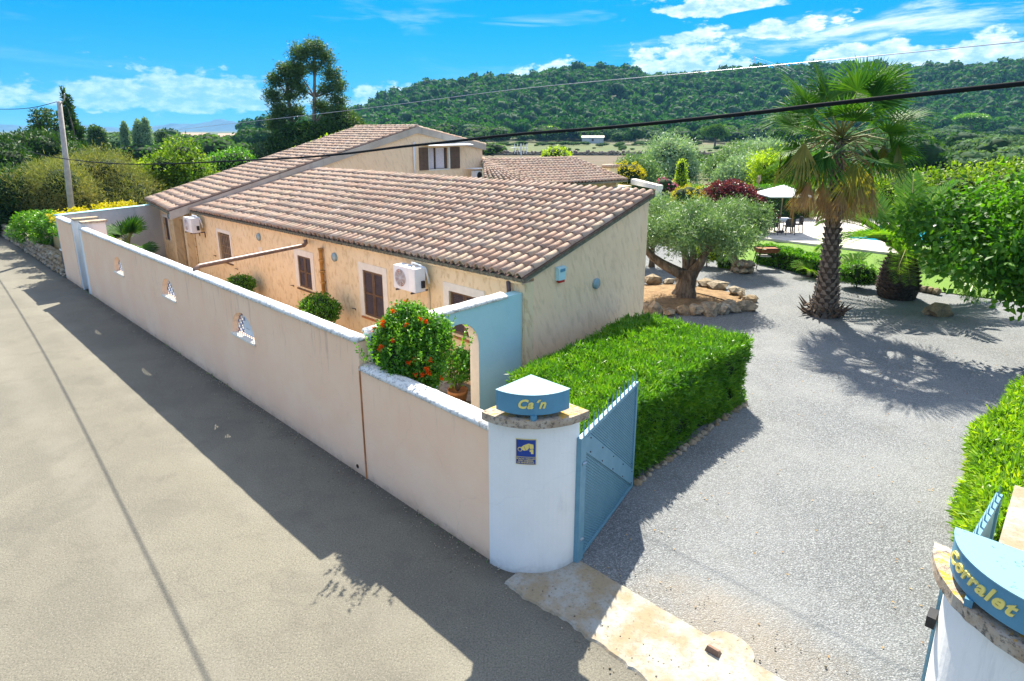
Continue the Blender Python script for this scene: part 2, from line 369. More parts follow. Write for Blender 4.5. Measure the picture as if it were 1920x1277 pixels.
def tilemat(individual):
    def fn(t, p):
        if individual: r = t.new('ShaderNodeObjectInfo').outputs['Random']
        else: r = t.new('ShaderNodeNewGeometry').outputs['Random Per Island']
        c = t.ramp(r, [(0.0, (0.36, 0.235, 0.165)), (0.2, (0.40, 0.265, 0.19)), (0.42, (0.43, 0.295, 0.22)), (0.58, (0.42, 0.305, 0.23)), (0.74, (0.43, 0.325, 0.225)), (0.88, (0.35, 0.26, 0.20)), (1.0, (0.47, 0.365, 0.29))])
        n = t.noise(p, 26, 6, 0.75); b = t.noise(p, 5, 4, 0.65); g = t.noise(p, 0.6, 3, 0.5)
        s = t.math('ADD', n, t.math('MULTIPLY', t.math('SUBTRACT', b, 0.5), 0.8))
        c = t.mix(t.math('MULTIPLY', t.smooth(s, 0.55, 0.72), 0.72), c, (0.10, 0.085, 0.07))
        c = t.mix(t.math('MULTIPLY', t.smooth(t.noise(p, 14, 4, 0.6), 0.56, 0.7), 0.35), c, (0.48, 0.41, 0.33))
        c = t.mix(t.math('MULTIPLY', t.smooth(t.noise(p, 0.7, 5, 0.7), 0.48, 0.68), 0.35), c, (0.19, 0.15, 0.12))
        c = t.mix(t.math('MULTIPLY', t.smooth(t.noise(p, 3.3, 5, 0.7), 0.66, 0.74), 0.6), c, (0.58, 0.40, 0.12))
        return bsdf(t, c, 0.9, n, 0.5, 0.01)
    return fn
def m_stone(t, p):
    r = t.new('ShaderNodeObjectInfo').outputs['Random']; n = t.noise(p, 7, 6, 0.7); n2 = t.noise(p, 30, 4, 0.6)
    c = t.mix(r, (0.30, 0.21, 0.11), (0.40, 0.35, 0.27))
    c = t.mix(t.smooth(n, 0.4, 0.65), c, (0.16, 0.13, 0.09)); c = t.mix(t.math('MULTIPLY', t.smooth(n2, 0.55, 0.7), 0.4), c, (0.5, 0.46, 0.38))
    return bsdf(t, c, 0.95, n, 0.8, 0.04)
def m_bark(c0, c1, sc=8, zs=0.25):
    def fn(t, p):
        n = t.noise(t.vmath('MULTIPLY', p, (1, 1, zs)), sc, 6, 0.7)
        return bsdf(t, t.mix(t.smooth(n, 0.35, 0.65), c0, c1), 0.95, n, 0.9, 0.05)
    return fn
def m_paintsteel(t, p):
    n = t.noise(p, 5, 6, 0.7); s = t.noise(p, 40, 3, 0.6)
    c = t.mix(t.smooth(n, 0.35, 0.7), (0.135, 0.29, 0.37), (0.165, 0.33, 0.41))
    return bsdf(t, c, 0.45, s, 0.05, 0.004, 0.0, 0.4)
def m_slab(t, p):
    n = t.noise(p, 2.2, 6, 0.7); f = t.noise(p, 24, 5, 0.7); st = t.noise(t.vmath('MULTIPLY', p, (1.2, 1.0, 1.0)), 1.1, 4, 0.6)
    c = t.mix(t.smooth(n, 0.38, 0.62), (0.33, 0.325, 0.29), (0.29, 0.225, 0.14))
    c = t.mix(t.math('MULTIPLY', t.smooth(f, 0.5, 0.66), 0.5), c, (0.16, 0.14, 0.10))
    c = t.mix(t.math('MULTIPLY', t.smooth(st, 0.55, 0.7), 0.5), c, (0.40, 0.39, 0.35))
    return bsdf(t, c, 0.92, f, 0.5, 0.01)
def m_grass(t, p):
    n = t.noise(p, 1.2, 4, 0.6); f = t.noise(p, 35, 3, 0.7)
    c = t.mix(n, (0.10, 0.20, 0.018), (0.17, 0.28, 0.03)); c = t.mix(t.math('MULTIPLY', f, 0.4), c, (0.05, 0.12, 0.01))
    return bsdf(t, c, 0.9, f, 0.7, 0.03)
def m_water(t, p):
    n = t.noise(p, 3.0, 3, 0.5)
    b = t.new('ShaderNodeBsdfPrincipled', None, Base_Color=(0.03, 0.33, 0.46), Roughness=0.06)
    t.put(b.inputs['Normal'], t.new('ShaderNodeBump', None, Strength=0.2, Distance=0.05, Height=n).outputs[0]); return b.outputs[0]
def m_soil(t, p):
    n = t.noise(p, 4, 6, 0.75); f = t.noise(p, 25, 4, 0.7)
    c = t.mix(t.smooth(n, 0.35, 0.65), (0.20, 0.125, 0.06), (0.34, 0.22, 0.11)); c = t.mix(t.math('MULTIPLY', t.smooth(f, .5, .7), .6), c, (0.09, 0.06, 0.03))
    return bsdf(t, c, 0.95, t.math('ADD', n, f), 0.9, 0.03)
def m_dryfield(c0, c1):
    def fn(t, p):
        n = t.noise(p, 0.09, 6, 0.7); f = t.noise(p, 1.5, 4, 0.7)
        c = t.mix(t.smooth(n, .35, .65), c0, c1); c = t.mix(t.math('MULTIPLY', t.smooth(f, .5, .72), .5), c, (0.07, 0.08, 0.03))
        return bsdf(t, c, 0.95, f, 0.6, 0.1)
    return fn
def m_flag(t, p):
    r = t.new('ShaderNodeObjectInfo').outputs['Random']; n = t.noise(p, 9, 5, 0.7)
    return bsdf(t, t.mix(t.smooth(n, .4, .7), t.mix(r, (0.20, 0.19, 0.17), (0.33, 0.29, 0.24)), (0.14, 0.13, 0.115)), 0.85, n, 0.5, 0.015)

M = dict(
    road=material('asphalt', m_road), gravel=material('grey gravel', m_gravel), ground=material('scrub ground', m_ground),
    hill=material('hill soil', m_hillsoil), slab=material('worn concrete', m_slab), grass=material('lawn grass', m_grass),
    water=material('pool water', m_water), soil=material('dry soil', m_soil), stone=material('field stone', m_stone),
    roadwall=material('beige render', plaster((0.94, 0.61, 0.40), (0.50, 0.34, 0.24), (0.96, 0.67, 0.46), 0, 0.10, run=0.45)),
    facade=material('ochre trowelled plaster', plaster((0.75, 0.60, 0.37), (0.48, 0.34, 0.165), (0.80, 0.66, 0.43), 0.5, 0.25)),
    gable=material('sand plaster', plaster((0.84, 0.61, 0.385), (0.62, 0.44, 0.27), (0.88, 0.66, 0.435), 0.45, 0.2)),
    bluewall=material('blue render', plaster((0.36, 0.62, 0.66), (0.28, 0.44, 0.47), (0.42, 0.68, 0.71), 0, 0.12)),
    greywall=material('stained grey render', plaster((0.45, 0.49, 0.50), (0.13, 0.15, 0.16), (0.56, 0.58, 0.58), 0, 0.7)), verge=material('weathered verge mortar', plaster((0.40, 0.35, 0.29), (0.14, 0.12, 0.10), (0.50, 0.45, 0.38), 0, 0.6)),
    pillar=material('pale grey render', plaster((0.80, 0.79, 0.75), (0.50, 0.50, 0.48), (0.86, 0.85, 0.81), 0, 0.45, run=0.35)),
    ochrewall=material('old ochre block wall', plaster((0.42, 0.30, 0.12), (0.20, 0.13, 0.06), (0.50, 0.37, 0.17), 0.2, 0.5)),
    coping=material('whitewashed coping', m_coping), cap=material('lichened cap stone', m_capstone),
    tile1=material('clay tile', tilemat(True)), tile2=material('clay tiles', tilemat(False)),
    pan=plain('dark clay channel', (0.17, 0.11, 0.08), 0.95, var=0.35, scale=9), mortar=plain('mossy mortar', (0.13, 0.13, 0.09), 0.95, var=0.4, scale=20, bs=0.5),
    cream=plain('cream paint', (0.74, 0.71, 0.62), 0.8, var=0.05), white=plain('white paint', (0.80, 0.80, 0.78), 0.6, var=0.04),
    whitemetal=plain('white metal', (0.72, 0.74, 0.76), 0.4, var=0.04), brown=plain('brown painted wood', (0.115, 0.068, 0.040), 0.55, var=0.2),
    louver=plain('dark brown slats', (0.085, 0.062, 0.062), 0.5, var=0.15), dark=plain('dark metal', (0.02, 0.02, 0.022), 0.5, var=0.2),
    terracotta=plain('terracotta', (0.42, 0.17, 0.06), 0.8, var=0.25), steel=material('blue grey steel', m_paintsteel),
    signblue=plain('sign blue paint', (0.085, 0.25, 0.37), 0.45, var=0.08, scale=3), letter=plain('yellow letters', (0.80, 0.66, 0.18), 0.5, var=0.08),
    signtop=None, zinc=plain('zinc pipe', (0.42, 0.45, 0.48), 0.35, metal=0.6, var=0.15), copper=plain('brown pipe', (0.20, 0.12, 0.085), 0.4, var=0.3),
    cable=plain('black cable', (0.010, 0.013, 0.016), 0.8, var=0.2, spec=0.1), wood=plain('weathered wood', (0.33, 0.25, 0.16), 0.85, var=0.25, bs=0.5),
    pole=plain('concrete pole', (0.40, 0.37, 0.34), 0.85, var=0.15), enamel=plain('dark blue plate', (0.01, 0.05, 0.27), 0.4, var=0.03),
    plateyellow=plain('plate yellow', (0.78, 0.62, 0.18), 0.5, var=0.03), glass=plain('grey glass disc', (0.22, 0.33, 0.36), 0.25, var=0.06, spec=0.6),
    curtain=plain('white curtain', (0.66, 0.62, 0.66), 0.9, var=0.1, scale=20), canvas=plain('white canvas', (0.80, 0.80, 0.77), 0.8, var=0.03),
    flag=material('flagstone', m_flag), terrace=plain('terrace stone', (0.50, 0.46, 0.41), 0.85, var=0.15, scale=2), rust=plain('rusted steel', (0.26, 0.10, 0.04), 0.8, var=0.4, scale=15),
    red=plain('red plastic', (0.5, 0.03, 0.02), 0.4), skyblue=plain('pale blue plastic', (0.45, 0.70, 0.74), 0.4, var=0.04), tileblue=plain('pattern blue', (0.10, 0.17, 0.33), 0.4, var=0.2),
    bark=material('grey bark', m_bark((0.10, 0.08, 0.06), (0.22, 0.18, 0.14))), olivebark=material('olive bark', m_bark((0.07, 0.055, 0.04), (0.20, 0.165, 0.125), 9, 0.3)),
    palmdark=plain('dark palm fibre', (0.085, 0.062, 0.045), .95, var=.4, scale=12, bs=.6), palmboot=plain('grey leaf bases', (0.20, 0.165, 0.135), .9, var=.35, scale=9, bs=.5), palmbark=material('palm bark', m_bark((0.075, 0.062, 0.052), (0.23, 0.205, 0.185), 14, 0.6)), eucbark=material('pale bark', m_bark((0.16, 0.11, 0.08), (0.34, 0.27, 0.22), 5, 0.4)),
    mountain=plain('far mountain', (0.035, 0.055, 0.045), 0.95, scale=0.002, var=0.3, bs=0.0),
    blueboard=plain('white board', (0.66, 0.70, 0.74), 0.5, var=0.03),
)
def m_signtop(t, p):
    n = t.noise(p, 30, 4, 0.6); b = t.noise(p, 6, 4, 0.6)
    c = t.mix(t.math('MULTIPLY', t.smooth(t.math('ADD', n, t.math('MULTIPLY', b, 0.5)), 0.90, 0.96), 0.85), (0.17, 0.33, 0.405), (0.03, 0.07, 0.09))
    return bsdf(t, c, 0.45, n, 0.05, 0.003)
M['signtop'] = material('pale sign lid', m_signtop)
L = dict(
    hedge=leafmat('hedge leaves', [(0.034, 0.120, 0.008), (0.092, 0.250, 0.014), (0.24, 0.40, 0.028)], 0.42, 0.38, 2.5, 0.45),
    rhedge=leafmat('right hedge leaves', [(0.078, 0.186, 0.012), (0.171, 0.341, 0.019), (0.465, 0.558, 0.031)], 0.42, 0.4, 2.0, 0.4),
    bush=leafmat('bush leaves', [(0.031, 0.116, 0.009), (0.078, 0.240, 0.016), (0.232, 0.419, 0.028)], 0.40, 0.4, 3.0, 0.4),
    olive=leafmat('olive leaves', [(0.060, 0.135, 0.042), (0.145, 0.255, 0.098), (0.32, 0.45, 0.22)], 0.30, 0.45, 1.2, 0.45, 1.15),
    mulberry=leafmat('mulberry leaves', [(0.024, 0.092, 0.008), (0.060, 0.185, 0.012), (0.165, 0.33, 0.022)], 0.45, 0.5, 1.0, 0.2),
    palm=leafmat('palm leaves', [(0.016, 0.066, 0.010), (0.042, 0.130, 0.016), (0.12, 0.24, 0.026)], 0.35, 0.55, 1.0, 0.15),
    drypalm=leafmat('dry palm leaves', [(0.202, 0.116, 0.054), (0.372, 0.225, 0.101), (0.589, 0.403, 0.155)], 0.25, 0.7, 1.5, 0.2, 1.0),
    farsilver=leafmat('far olive leaves', [(0.045, 0.095, 0.045), (0.090, 0.165, 0.075), (0.165, 0.26, 0.12)], .25, 1.0, .1, 0.0),
    fardark=leafmat('far dark leaves', [(0.018, 0.060, 0.016), (0.040, 0.105, 0.024), (0.09, 0.18, 0.035)], .25, 1.0, .1, 0.0),
    persimmon=leafmat('persimmon leaves', [(0.055, 0.135, 0.010), (0.130, 0.235, 0.015), (0.32, 0.40, 0.03)], 0.4, 0.5, 0.8, 0.25),
    phoenix=leafmat('date palm leaves', [(0.062, 0.171, 0.019), (0.139, 0.310, 0.025), (0.341, 0.480, 0.046)], 0.35, 0.4, 1.0, 0.4),
    dark=leafmat('dark evergreen leaves', [(0.012, 0.043, 0.009), (0.031, 0.085, 0.014), (0.085, 0.163, 0.022)], 0.25, 0.55, 0.5, 0.25),
    pine=leafmat('pine wood leaves', [(0.014, 0.066, 0.016), (0.032, 0.125, 0.020), (0.085, 0.215, 0.026)], 0.25, 1.0, 0.06, 0.0),
    scrub=leafmat('scrub leaves', [(0.035, 0.095, 0.022), (0.075, 0.165, 0.035), (0.135, 0.25, 0.045)], 0.25, 1.0, 0.12, 0.0),
    yellowg=leafmat('yellow green leaves', [(0.139, 0.248, 0.012), (0.310, 0.449, 0.016), (0.620, 0.682, 0.031)], 0.40, 0.5, 0.8, 0.25),
    tamarisk=leafmat('feathery leaves', [(0.093, 0.132, 0.031), (0.202, 0.225, 0.070), (0.403, 0.341, 0.116)], 0.30, 0.7, 0.5, 0.15),
    euc=leafmat('eucalyptus leaves', [(0.028, 0.070, 0.022), (0.065, 0.132, 0.034), (0.155, 0.240, 0.062)], 0.30, 0.5, 0.6, 0.3),
    plum=leafmat('purple leaves', [(0.054, 0.011, 0.019), (0.139, 0.022, 0.039), (0.341, 0.062, 0.093)], 0.35, 0.4, 1.5, 0.4, 1.0),
    yellow=leafmat('yellow blossom', [(0.42, 0.36, 0.01), (0.62, 0.52, 0.01), (0.75, 0.62, 0.02)], 0.3, 0.6, 2.0, 0.2, 1.0),
    flower=leafmat('orange petals', [(0.72, 0.07, 0.004), (0.80, 0.11, 0.006), (0.80, 0.16, 0.01)], 0.3, 0.5, 2.0, 0.2, 1.0),
    pink=leafmat('pink petals', [(0.6, 0.08, 0.3), (0.7, 0.12, 0.35), (0.75, 0.2, 0.4)], 0.3, 0.5, 2.0, 0.2, 1.0),
    silver=leafmat('silver leaves', [(0.109, 0.186, 0.109), (0.232, 0.357, 0.217), (0.465, 0.620, 0.403)], 0.3, 0.5, 0.8, 0.3, 1.1),
)
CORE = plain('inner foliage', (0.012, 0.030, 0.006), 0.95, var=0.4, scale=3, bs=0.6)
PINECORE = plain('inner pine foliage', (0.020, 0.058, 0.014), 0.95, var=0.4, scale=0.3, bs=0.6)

# ------------------------------------------------------------------ foliage makers
def unit(a): return a / np.maximum(np.linalg.norm(a, axis=1, keepdims=True), 1e-9)
def cards(P, D, Nn, Ln, Wn, fold=0.15):
    """leaf-shaped folded faces: P base, D length direction, Nn rough normal"""
    n = len(P); Sd = unit(np.cross(D, Nn)); Nn = np.cross(Sd, D)
    Ln = np.broadcast_to(np.asarray(Ln, float).reshape(-1, 1), (n, 1)); Wn = np.broadcast_to(np.asarray(Wn, float).reshape(-1, 1), (n, 1))
    a = P; c = P + D * Ln
    m = P + D * Ln * 0.45
    b = m + Sd * Wn * 0.5 + Nn * Wn * fold; d_ = m - Sd * Wn * 0.5 + Nn * Wn * fold
    V = np.stack([a, b, c, d_], 1).reshape(-1, 3)
    i = np.arange(n)[:, None] * 4
    F = np.concatenate([i + np.array([[0, 1, 2]]), i + np.array([[0, 2, 3]])], 0)
    return V, F
def shell_points(r_, lobes, n, inner=0.62):
    vol = np.array([l[1][0] * l[1][1] + l[1][2] * l[1][0] for l in lobes]); k = r_.choice(len(lobes), n, p=vol / vol.sum())
    C = np.array([l[0] for l in lobes], float)[k]; Rr = np.array([l[1] for l in lobes], float)[k]
    d_ = unit(r_.normal(size=(n, 3))); s = inner + (1.04 - inner) * r_.random((n, 1)) ** 0.7
    return C + d_ * Rr * s, d_
def crown_mesh(name, seed, lobes, n, ln, wd, up=0.35, inner=0.6, droop=0.0, clump=0, spread=0.5, rand=0.6):
    r_ = np.random.default_rng(seed)
    if clump:
        P, N0 = shell_points(r_, lobes, n // clump, inner)
        k = np.repeat(np.arange(len(P)), clump)
        P = P[k] + r_.normal(size=(len(k), 3)) * ln * spread; N0 = N0[k]
    else: P, N0 = shell_points(r_, lobes, n, inner)
    m = len(P)
    D = unit(N0 * (1 - rand) + r_.normal(size=(m, 3)) * rand + np.array([0, 0, up - droop]))
    Nn = unit(N0 * 0.6 + np.array([0, 0, 0.6]) + r_.normal(size=(m, 3)) * 0.55)
    V, F = cards(P, D, Nn, ln * (0.65 + 0.7 * r_.random(m)), wd * (0.7 + 0.6 * r_.random(m)))
    return mesh_np(name, V, F)
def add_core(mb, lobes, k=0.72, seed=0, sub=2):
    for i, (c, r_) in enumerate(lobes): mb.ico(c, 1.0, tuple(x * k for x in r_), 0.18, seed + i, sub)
def limb(mb, a, b, r0, r1, bend=0.12, n=6, seg=5, q=rnd):
    a = Vector(a); b = Vector(b); L_ = (b - a).length
    off = Vector((q.uniform(-1, 1), q.uniform(-1, 1), q.uniform(-.3, .5))) * bend * L_
    pts = [a.lerp(b, i / seg) + off * math.sin(math.pi * i / seg) for i in range(seg + 1)]
    mb.tube(pts, [r0 + (r1 - r0) * i / seg for i in range(seg + 1)], n); return pts
def tree(name, label, cat, base, lobes, n, ln, wd, lmat, tr=0.15, bark='bark', group=None, seed=1, core=0.68, trunks=None, clump=0, coremat=None, **kw):
    """lobes relative to base; trunk reaches into every lobe"""
    t_ = thing(name, label, cat, base, group)
    q = random.Random(seed)
    mb = MB()
    top = max(l[0][2] for l in lobes); zf = min(l[0][2] for l in lobes) * 0.6
    if tr:
        for (tx, ty) in (trunks or [(0, 0)]):
            f = Vector((tx * 0.8, ty * 0.8, zf)); mb.tube([(tx * 0.4, ty * 0.4, -0.1), (tx * 0.5, ty * 0.5, 0.25 * zf), f], [tr * 1.35, tr, tr * 0.8], 8)
            for c, r_ in lobes:
                limb(mb, f, Vector(c), tr * 0.55, tr * 0.16, 0.1, 5, 4, q)
        mb.v = [(a + base[0], b + base[1], c + base[2]) for a, b, c in mb.v]
        obj('trunk', mb, M[bark], t_, True)
    me = crown_mesh('crown', seed, lobes, n, ln, wd, clump=clump, **kw); cr = link('crown', me, lmat, t_)
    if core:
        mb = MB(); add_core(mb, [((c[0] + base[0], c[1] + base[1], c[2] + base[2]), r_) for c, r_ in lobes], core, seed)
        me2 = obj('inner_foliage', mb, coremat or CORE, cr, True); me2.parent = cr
    return t_
def blob_lobes(seed, R_, H_, z0, k=9, fill=0.55):
    q = random.Random(seed); out = []
    for i in range(k):
        a = 2 * math.pi * i / k + q.uniform(-.4, .4); zz = z0 + (H_) * (0.2 + 0.6 * q.random())
        rr = R_ * (0.35 + 0.3 * q.random()) * (1.0 if i % 2 else 0.6)
        s = R_ * fill * q.uniform(0.75, 1.1)
        out.append(((rr * math.cos(a), rr * math.sin(a), zz), (s, s, s * min(1.0, H_ / R_) * 0.75)))
    out.append(((0, 0, z0 + H_ * 0.75), (R_ * .55, R_ * .55, H_ * .32)))
    return out

# ================================================================== SETTING
def poly_uv(pts, z):
    mb = MB(); mb.add([W(u, v, z) for u, v in pts], [tuple(range(len(pts)))[::-1]]); return mb
def grid_uv(u0, u1, v0, v1, z, n=1):
    return MB().add([W(u0, v0, z), W(u1, v0, z), W(u1, v1, z), W(u0, v1, z)], [(0, 1, 2, 3)])
# ground: one wide sheet to the horizon
mb = MB(); rings = [0.5, 30, 60, 120, 250, 500, 1000, 2500, 6000, 14000]; n = 48
for r_ in rings: mb.v += [(r_ * math.cos(2 * math.pi * k / n), r_ * math.sin(2 * math.pi * k / n) + 10, -0.06) for k in range(n)]
for i in range(len(rings) - 1): mb.f += [(i * n + k, (i + 1) * n + k, (i + 1) * n + (k + 1) % n, i * n + (k + 1) % n) for k in range(n)]
mb.f.append(tuple(range(n)))
structure('ground', mb, M['ground'])
# road: along the wall
mb = MB().add([W(-30, -5.4, 0), W(-30, 0.05, 0), W(23.2, 0.05, 0), W(45, -0.15, 0), W(120, -2, 0), W(120, -7.5, 0), W(45, -5.6, 0)], [(6, 5, 4, 3, 2, 1, 0)])
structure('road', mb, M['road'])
# gravel yard, concrete threshold strip between the pillars
structure('gravel_yard', poly_uv([(-30, 0.7), (2.9, 0.7), (2.9, 8.0), (25, 8.0), (25, 20), (12, 27), (6.0, 21.9), (1.5, 20.2), (-2.0, 20.6), (-30, 24)], 0.006), M['gravel'])
mb = MB(); q = random.Random(3); fr = []; bk = []; dn = 0.0; NS = 130
for i in range(NS):
    u = -0.45 - i * 0.0433; dn = dn * .88 + q.uniform(-.018, .018)
    fr.append((u, -0.17 + dn + q.uniform(-.008, .008) - (0.0020 * max(0, i - 45)))); bk.append((u, 0.78 + q.uniform(-.006, .006)))
vs = [W(u, v, 0.001) for u, v in fr] + [W(u, v + .02, 0.024 + q.uniform(-.002, .002)) for u, v in fr] + [W(u, v, 0.034) for u, v in bk] + [W(u, v + .01, 0.0) for u, v in bk]
mb.add(vs, [(k * NS + i, k * NS + i + 1, (k + 1) * NS + i + 1, (k + 1) * NS + i) for k in range(3) for i in range(NS - 1)])
structure('threshold_strip', mb, M['slab'])
# lawn, terrace, pool
structure('lawn', poly_uv([(14, 24.5), (6.2, 21.0), (1.5, 20.3), (-12, 22), (-14, 42), (16, 44)], 0.014), M['grass'])
structure('pool_terrace', MB().prism([W(u, v)[:2] for u, v in [(9.4, 26.9), (9.6, 31.5), (7.6, 38.5), (-9, 41), (-9, 28.9), (1.0, 26.9)]][::-1], -0.02, 0.12), M['terrace'])
structure('pool_water', poly_uv([(4.2, 30.0), (4.0, 36.5), (-7, 37.5), (-7, 30.8)], 0.126), M['water'])
structure('courtyard_ground', poly_uv([(2.9, 0.1), (20.2, 0.1), (24.5, 0.2), (25, 4.2), (2.9, 4.2)], 0.004), M['soil'])
# flagstones seen through the arch
fl = structure('courtyard_paving', grid_uv(2.95, 9, 0.2, 3.7, 0.010), M['mortar']); q = random.Random(5)
for i in range(9):
    for j in range(6):
        cu = 3.3 + i * 0.62 + q.uniform(-.05, .05); cv = 0.5 + j * 0.56 + q.uniform(-.04, .04)
        pts = []
        for k in range(7):
            a = 2 * math.pi * k / 7 + q.uniform(-.2, .2); r_ = 0.30 * q.uniform(0.85, 1.08)
            pts.append(W(cu + r_ * math.cos(a) * 1.05, cv + r_ * math.sin(a) * 0.95)[:2])
        obj('flagstone', MB().prism(pts, 0.0, 0.030 + q.uniform(0, .006)), M['flag'], fl)
# fields beyond the garden
structure('dry_field', MB().add([(-40, 96, -0.035), (70, 84, -0.035), (78, 141, -0.035), (-46, 147, -0.035)], [(0, 1, 2, 3)]), material('dry grass field', m_dryfield((0.125, 0.090, 0.055), (0.095, 0.078, 0.04))))
structure('green_field', MB().add([(-50, 149, -0.035), (120, 141, -0.035), (150, 262, -0.035), (-60, 250, -0.035)], [(0, 1, 2, 3)]), material('rough meadow', m_dryfield((0.055, 0.09, 0.016), (0.10, 0.115, 0.03))))
structure('tan_field', MB().add([(50, 262, -0.02), (170, 262, -0.02), (175, 305, -0.02), (40, 300, -0.02)], [(0, 1, 2, 3)]), material('stubble field', m_dryfield((0.15, 0.125, 0.07), (0.10, 0.10, 0.05))))
# wooded hill
HX = [-900, -330, -240, -215, -167, -140, -108, -70, -32, 0, 49, 70, 102, 140, 183, 210, 280, 345, 399, 453, 506, 560, 700, 1000, 1400]
HZ = [0, 0, 0, 2, 11, 20, 33, 39, 44, 46, 53, 56, 55, 46, 48, 51, 54, 56, 53, 55, 61, 64, 68, 60, 40]
def hillh(x, y):
    xs = x * 640 / max(y, 200); c = float(np.interp(xs, HX, HZ))
    a = min(1, max(0, (y - 325) / 315.0)); a = a * a * (3 - 2 * a)
    b = 1 - min(1, max(0, (y - 780) / 620.0)) ** 2
    return -1.2 + (c + 1.2) * a * b + min(1, c / 20) * 2.2 * math.sin(x * 0.021 + y * 0.017) * math.sin(y * 0.013 - x * 0.009) * a
mb = MB(); ys = [318, 335, 355, 380, 410, 440, 475, 510, 550, 590, 630, 680, 740, 820, 950, 1150, 1400]; xs = list(range(-320, 1001, 22))
for y in ys: mb.v += [(x * y / 640, y, hillh(x * y / 640, y) - (0.4 if y in (318, 1400) else 0)) for x in xs]
m_ = len(xs)
for i in range(len(ys) - 1): mb.f += [(i * m_ + k, i * m_ + k + 1, (i + 1) * m_ + k + 1, (i + 1) * m_ + k) for k in range(m_ - 1)]
structure('hill', mb, M['hill'], True)
# far mountains across the plain, 8 km away
def mountain(prof, y, depth):
    mb = MB(); k = len(prof)
    q = random.Random(int(y)); pr = []
    for i in range(k - 1):
        for s in range(6):
            f = s / 6; pr.append((prof[i][0] * (1 - f) + prof[i + 1][0] * f, max(0, prof[i][1] * (1 - f) + prof[i + 1][1] * f + q.uniform(-3, 4))))
    pr.append(prof[-1]); k = len(pr)
    for j, (dy, hz) in enumerate([(0, 0), (.25, .45), (.5, 1), (.8, .5), (1, 0)]):
        mb.v += [(x, y + dy * depth + q.uniform(-60, 60), hz * z - 0.5 + (q.uniform(-.08, .08) * z if 0 < j < 4 and j != 2 else 0)) for x, z in pr]
    for j in range(4): mb.f += [(j * k + i, j * k + i + 1, (j + 1) * k + i + 1, (j + 1) * k + i) for i in range(k - 1)]
    return mb
structure('mountain', mountain([(x * .65, z * .62) for x, z in [(-5300, 0), (-4800, 60), (-4450, 105), (-4150, 95), (-3850, 165), (-3550, 100), (-3150, 75), (-2900, 30), (-2600, 0)]], 5000, 900), M['mountain'], False)
structure('low_mountain', mountain([(x * .65, z * .62) for x, z in [(-8200, 0), (-7600, 80), (-7000, 95), (-6600, 90), (-6200, 70), (-5600, 85), (-5200, 60), (-4700, 0)]], 4900, 800), M['mountain'], False)

# ================================================================== ARCHITECTURE
def wall_strip(mb, fn, s0, s1, z0, zt, t0, t1, holes=()):
    """wall running along s with through openings; fn(s, t, z) -> world point; zt(s) the top; holes = (sa, sb, zb, head(s))"""
    br = {s0, s1}
    for sa, sb, zb, hd, k in holes:
        for i in range(k + 1): br.add(sa + (sb - sa) * (0.5 - 0.5 * math.cos(math.pi * i / k)))
    st = [s0 + (s1 - s0) * i / max(1, int((s1 - s0) / 1.5)) for i in range(max(1, int((s1 - s0) / 1.5)) + 1)]
    for x in st:
        if min(abs(x - b) for b in br) > 0.05: br.add(x)
    br = sorted(br)
    def quad(p, fl=False): mb.add(p if not fl else p[::-1], [(0, 1, 2, 3)])
    for a, b in zip(br[:-1], br[1:]):
        m_ = (a + b) / 2; hole = next((h for h in holes if h[0] < m_ < h[1]), None)
        spans = [(lambda s: z0, zt)] if hole is None else ([(lambda s: z0, (lambda s, h=hole: h[2]))] if hole[2] > z0 + 1e-4 else []) + [(hole[3], zt)]
        for lo, hi in spans:
            quad([fn(a, t0, lo(a)), fn(b, t0, lo(b)), fn(b, t0, hi(b)), fn(a, t0, hi(a))])
            quad([fn(a, t1, lo(a)), fn(b, t1, lo(b)), fn(b, t1, hi(b)), fn(a, t1, hi(a))], True)
        quad([fn(a, t0, zt(a)), fn(b, t0, zt(b)), fn(b, t1, zt(b)), fn(a, t1, zt(a))])
        if hole:
            if hole[2] > z0 + 1e-4: quad([fn(a, t0, hole[2]), fn(b, t0, hole[2]), fn(b, t1, hole[2]), fn(a, t1, hole[2])])
            quad([fn(a, t0, hole[3](a)), fn(b, t0, hole[3](b)), fn(b, t1, hole[3](b)), fn(a, t1, hole[3](a))], True)
    for sa, sb, zb, hd, k in holes:
        quad([fn(sa, t0, zb), fn(sa, t1, zb), fn(sa, t1, hd(sa)), fn(sa, t0, hd(sa))]); quad([fn(sb, t0, zb), fn(sb, t1, zb), fn(sb, t1, hd(sb)), fn(sb, t0, hd(sb))], True)
    for s in (s0, s1): quad([fn(s, t0, z0), fn(s, t1, z0), fn(s, t1, zt(s)), fn(s, t0, zt(s))], s == s1)
    return mb
def arch(sa, sb, zb, zs, ztop, k=14):
    c = (sa + sb) / 2; r_ = (sb - sa) / 2
    return (sa, sb, zb, (lambda s: zs + (ztop - zs) * math.sqrt(max(0.0, 1 - ((s - c) / r_) ** 2))), k)
def rect(sa, sb, zb, zt): return (sa, sb, zb, (lambda s: zt), 1)
FU = lambda s, t_, z: W(s, t_, z)          # wall along u
FV = lambda s, t_, z: W(t_, s, z)          # wall along v

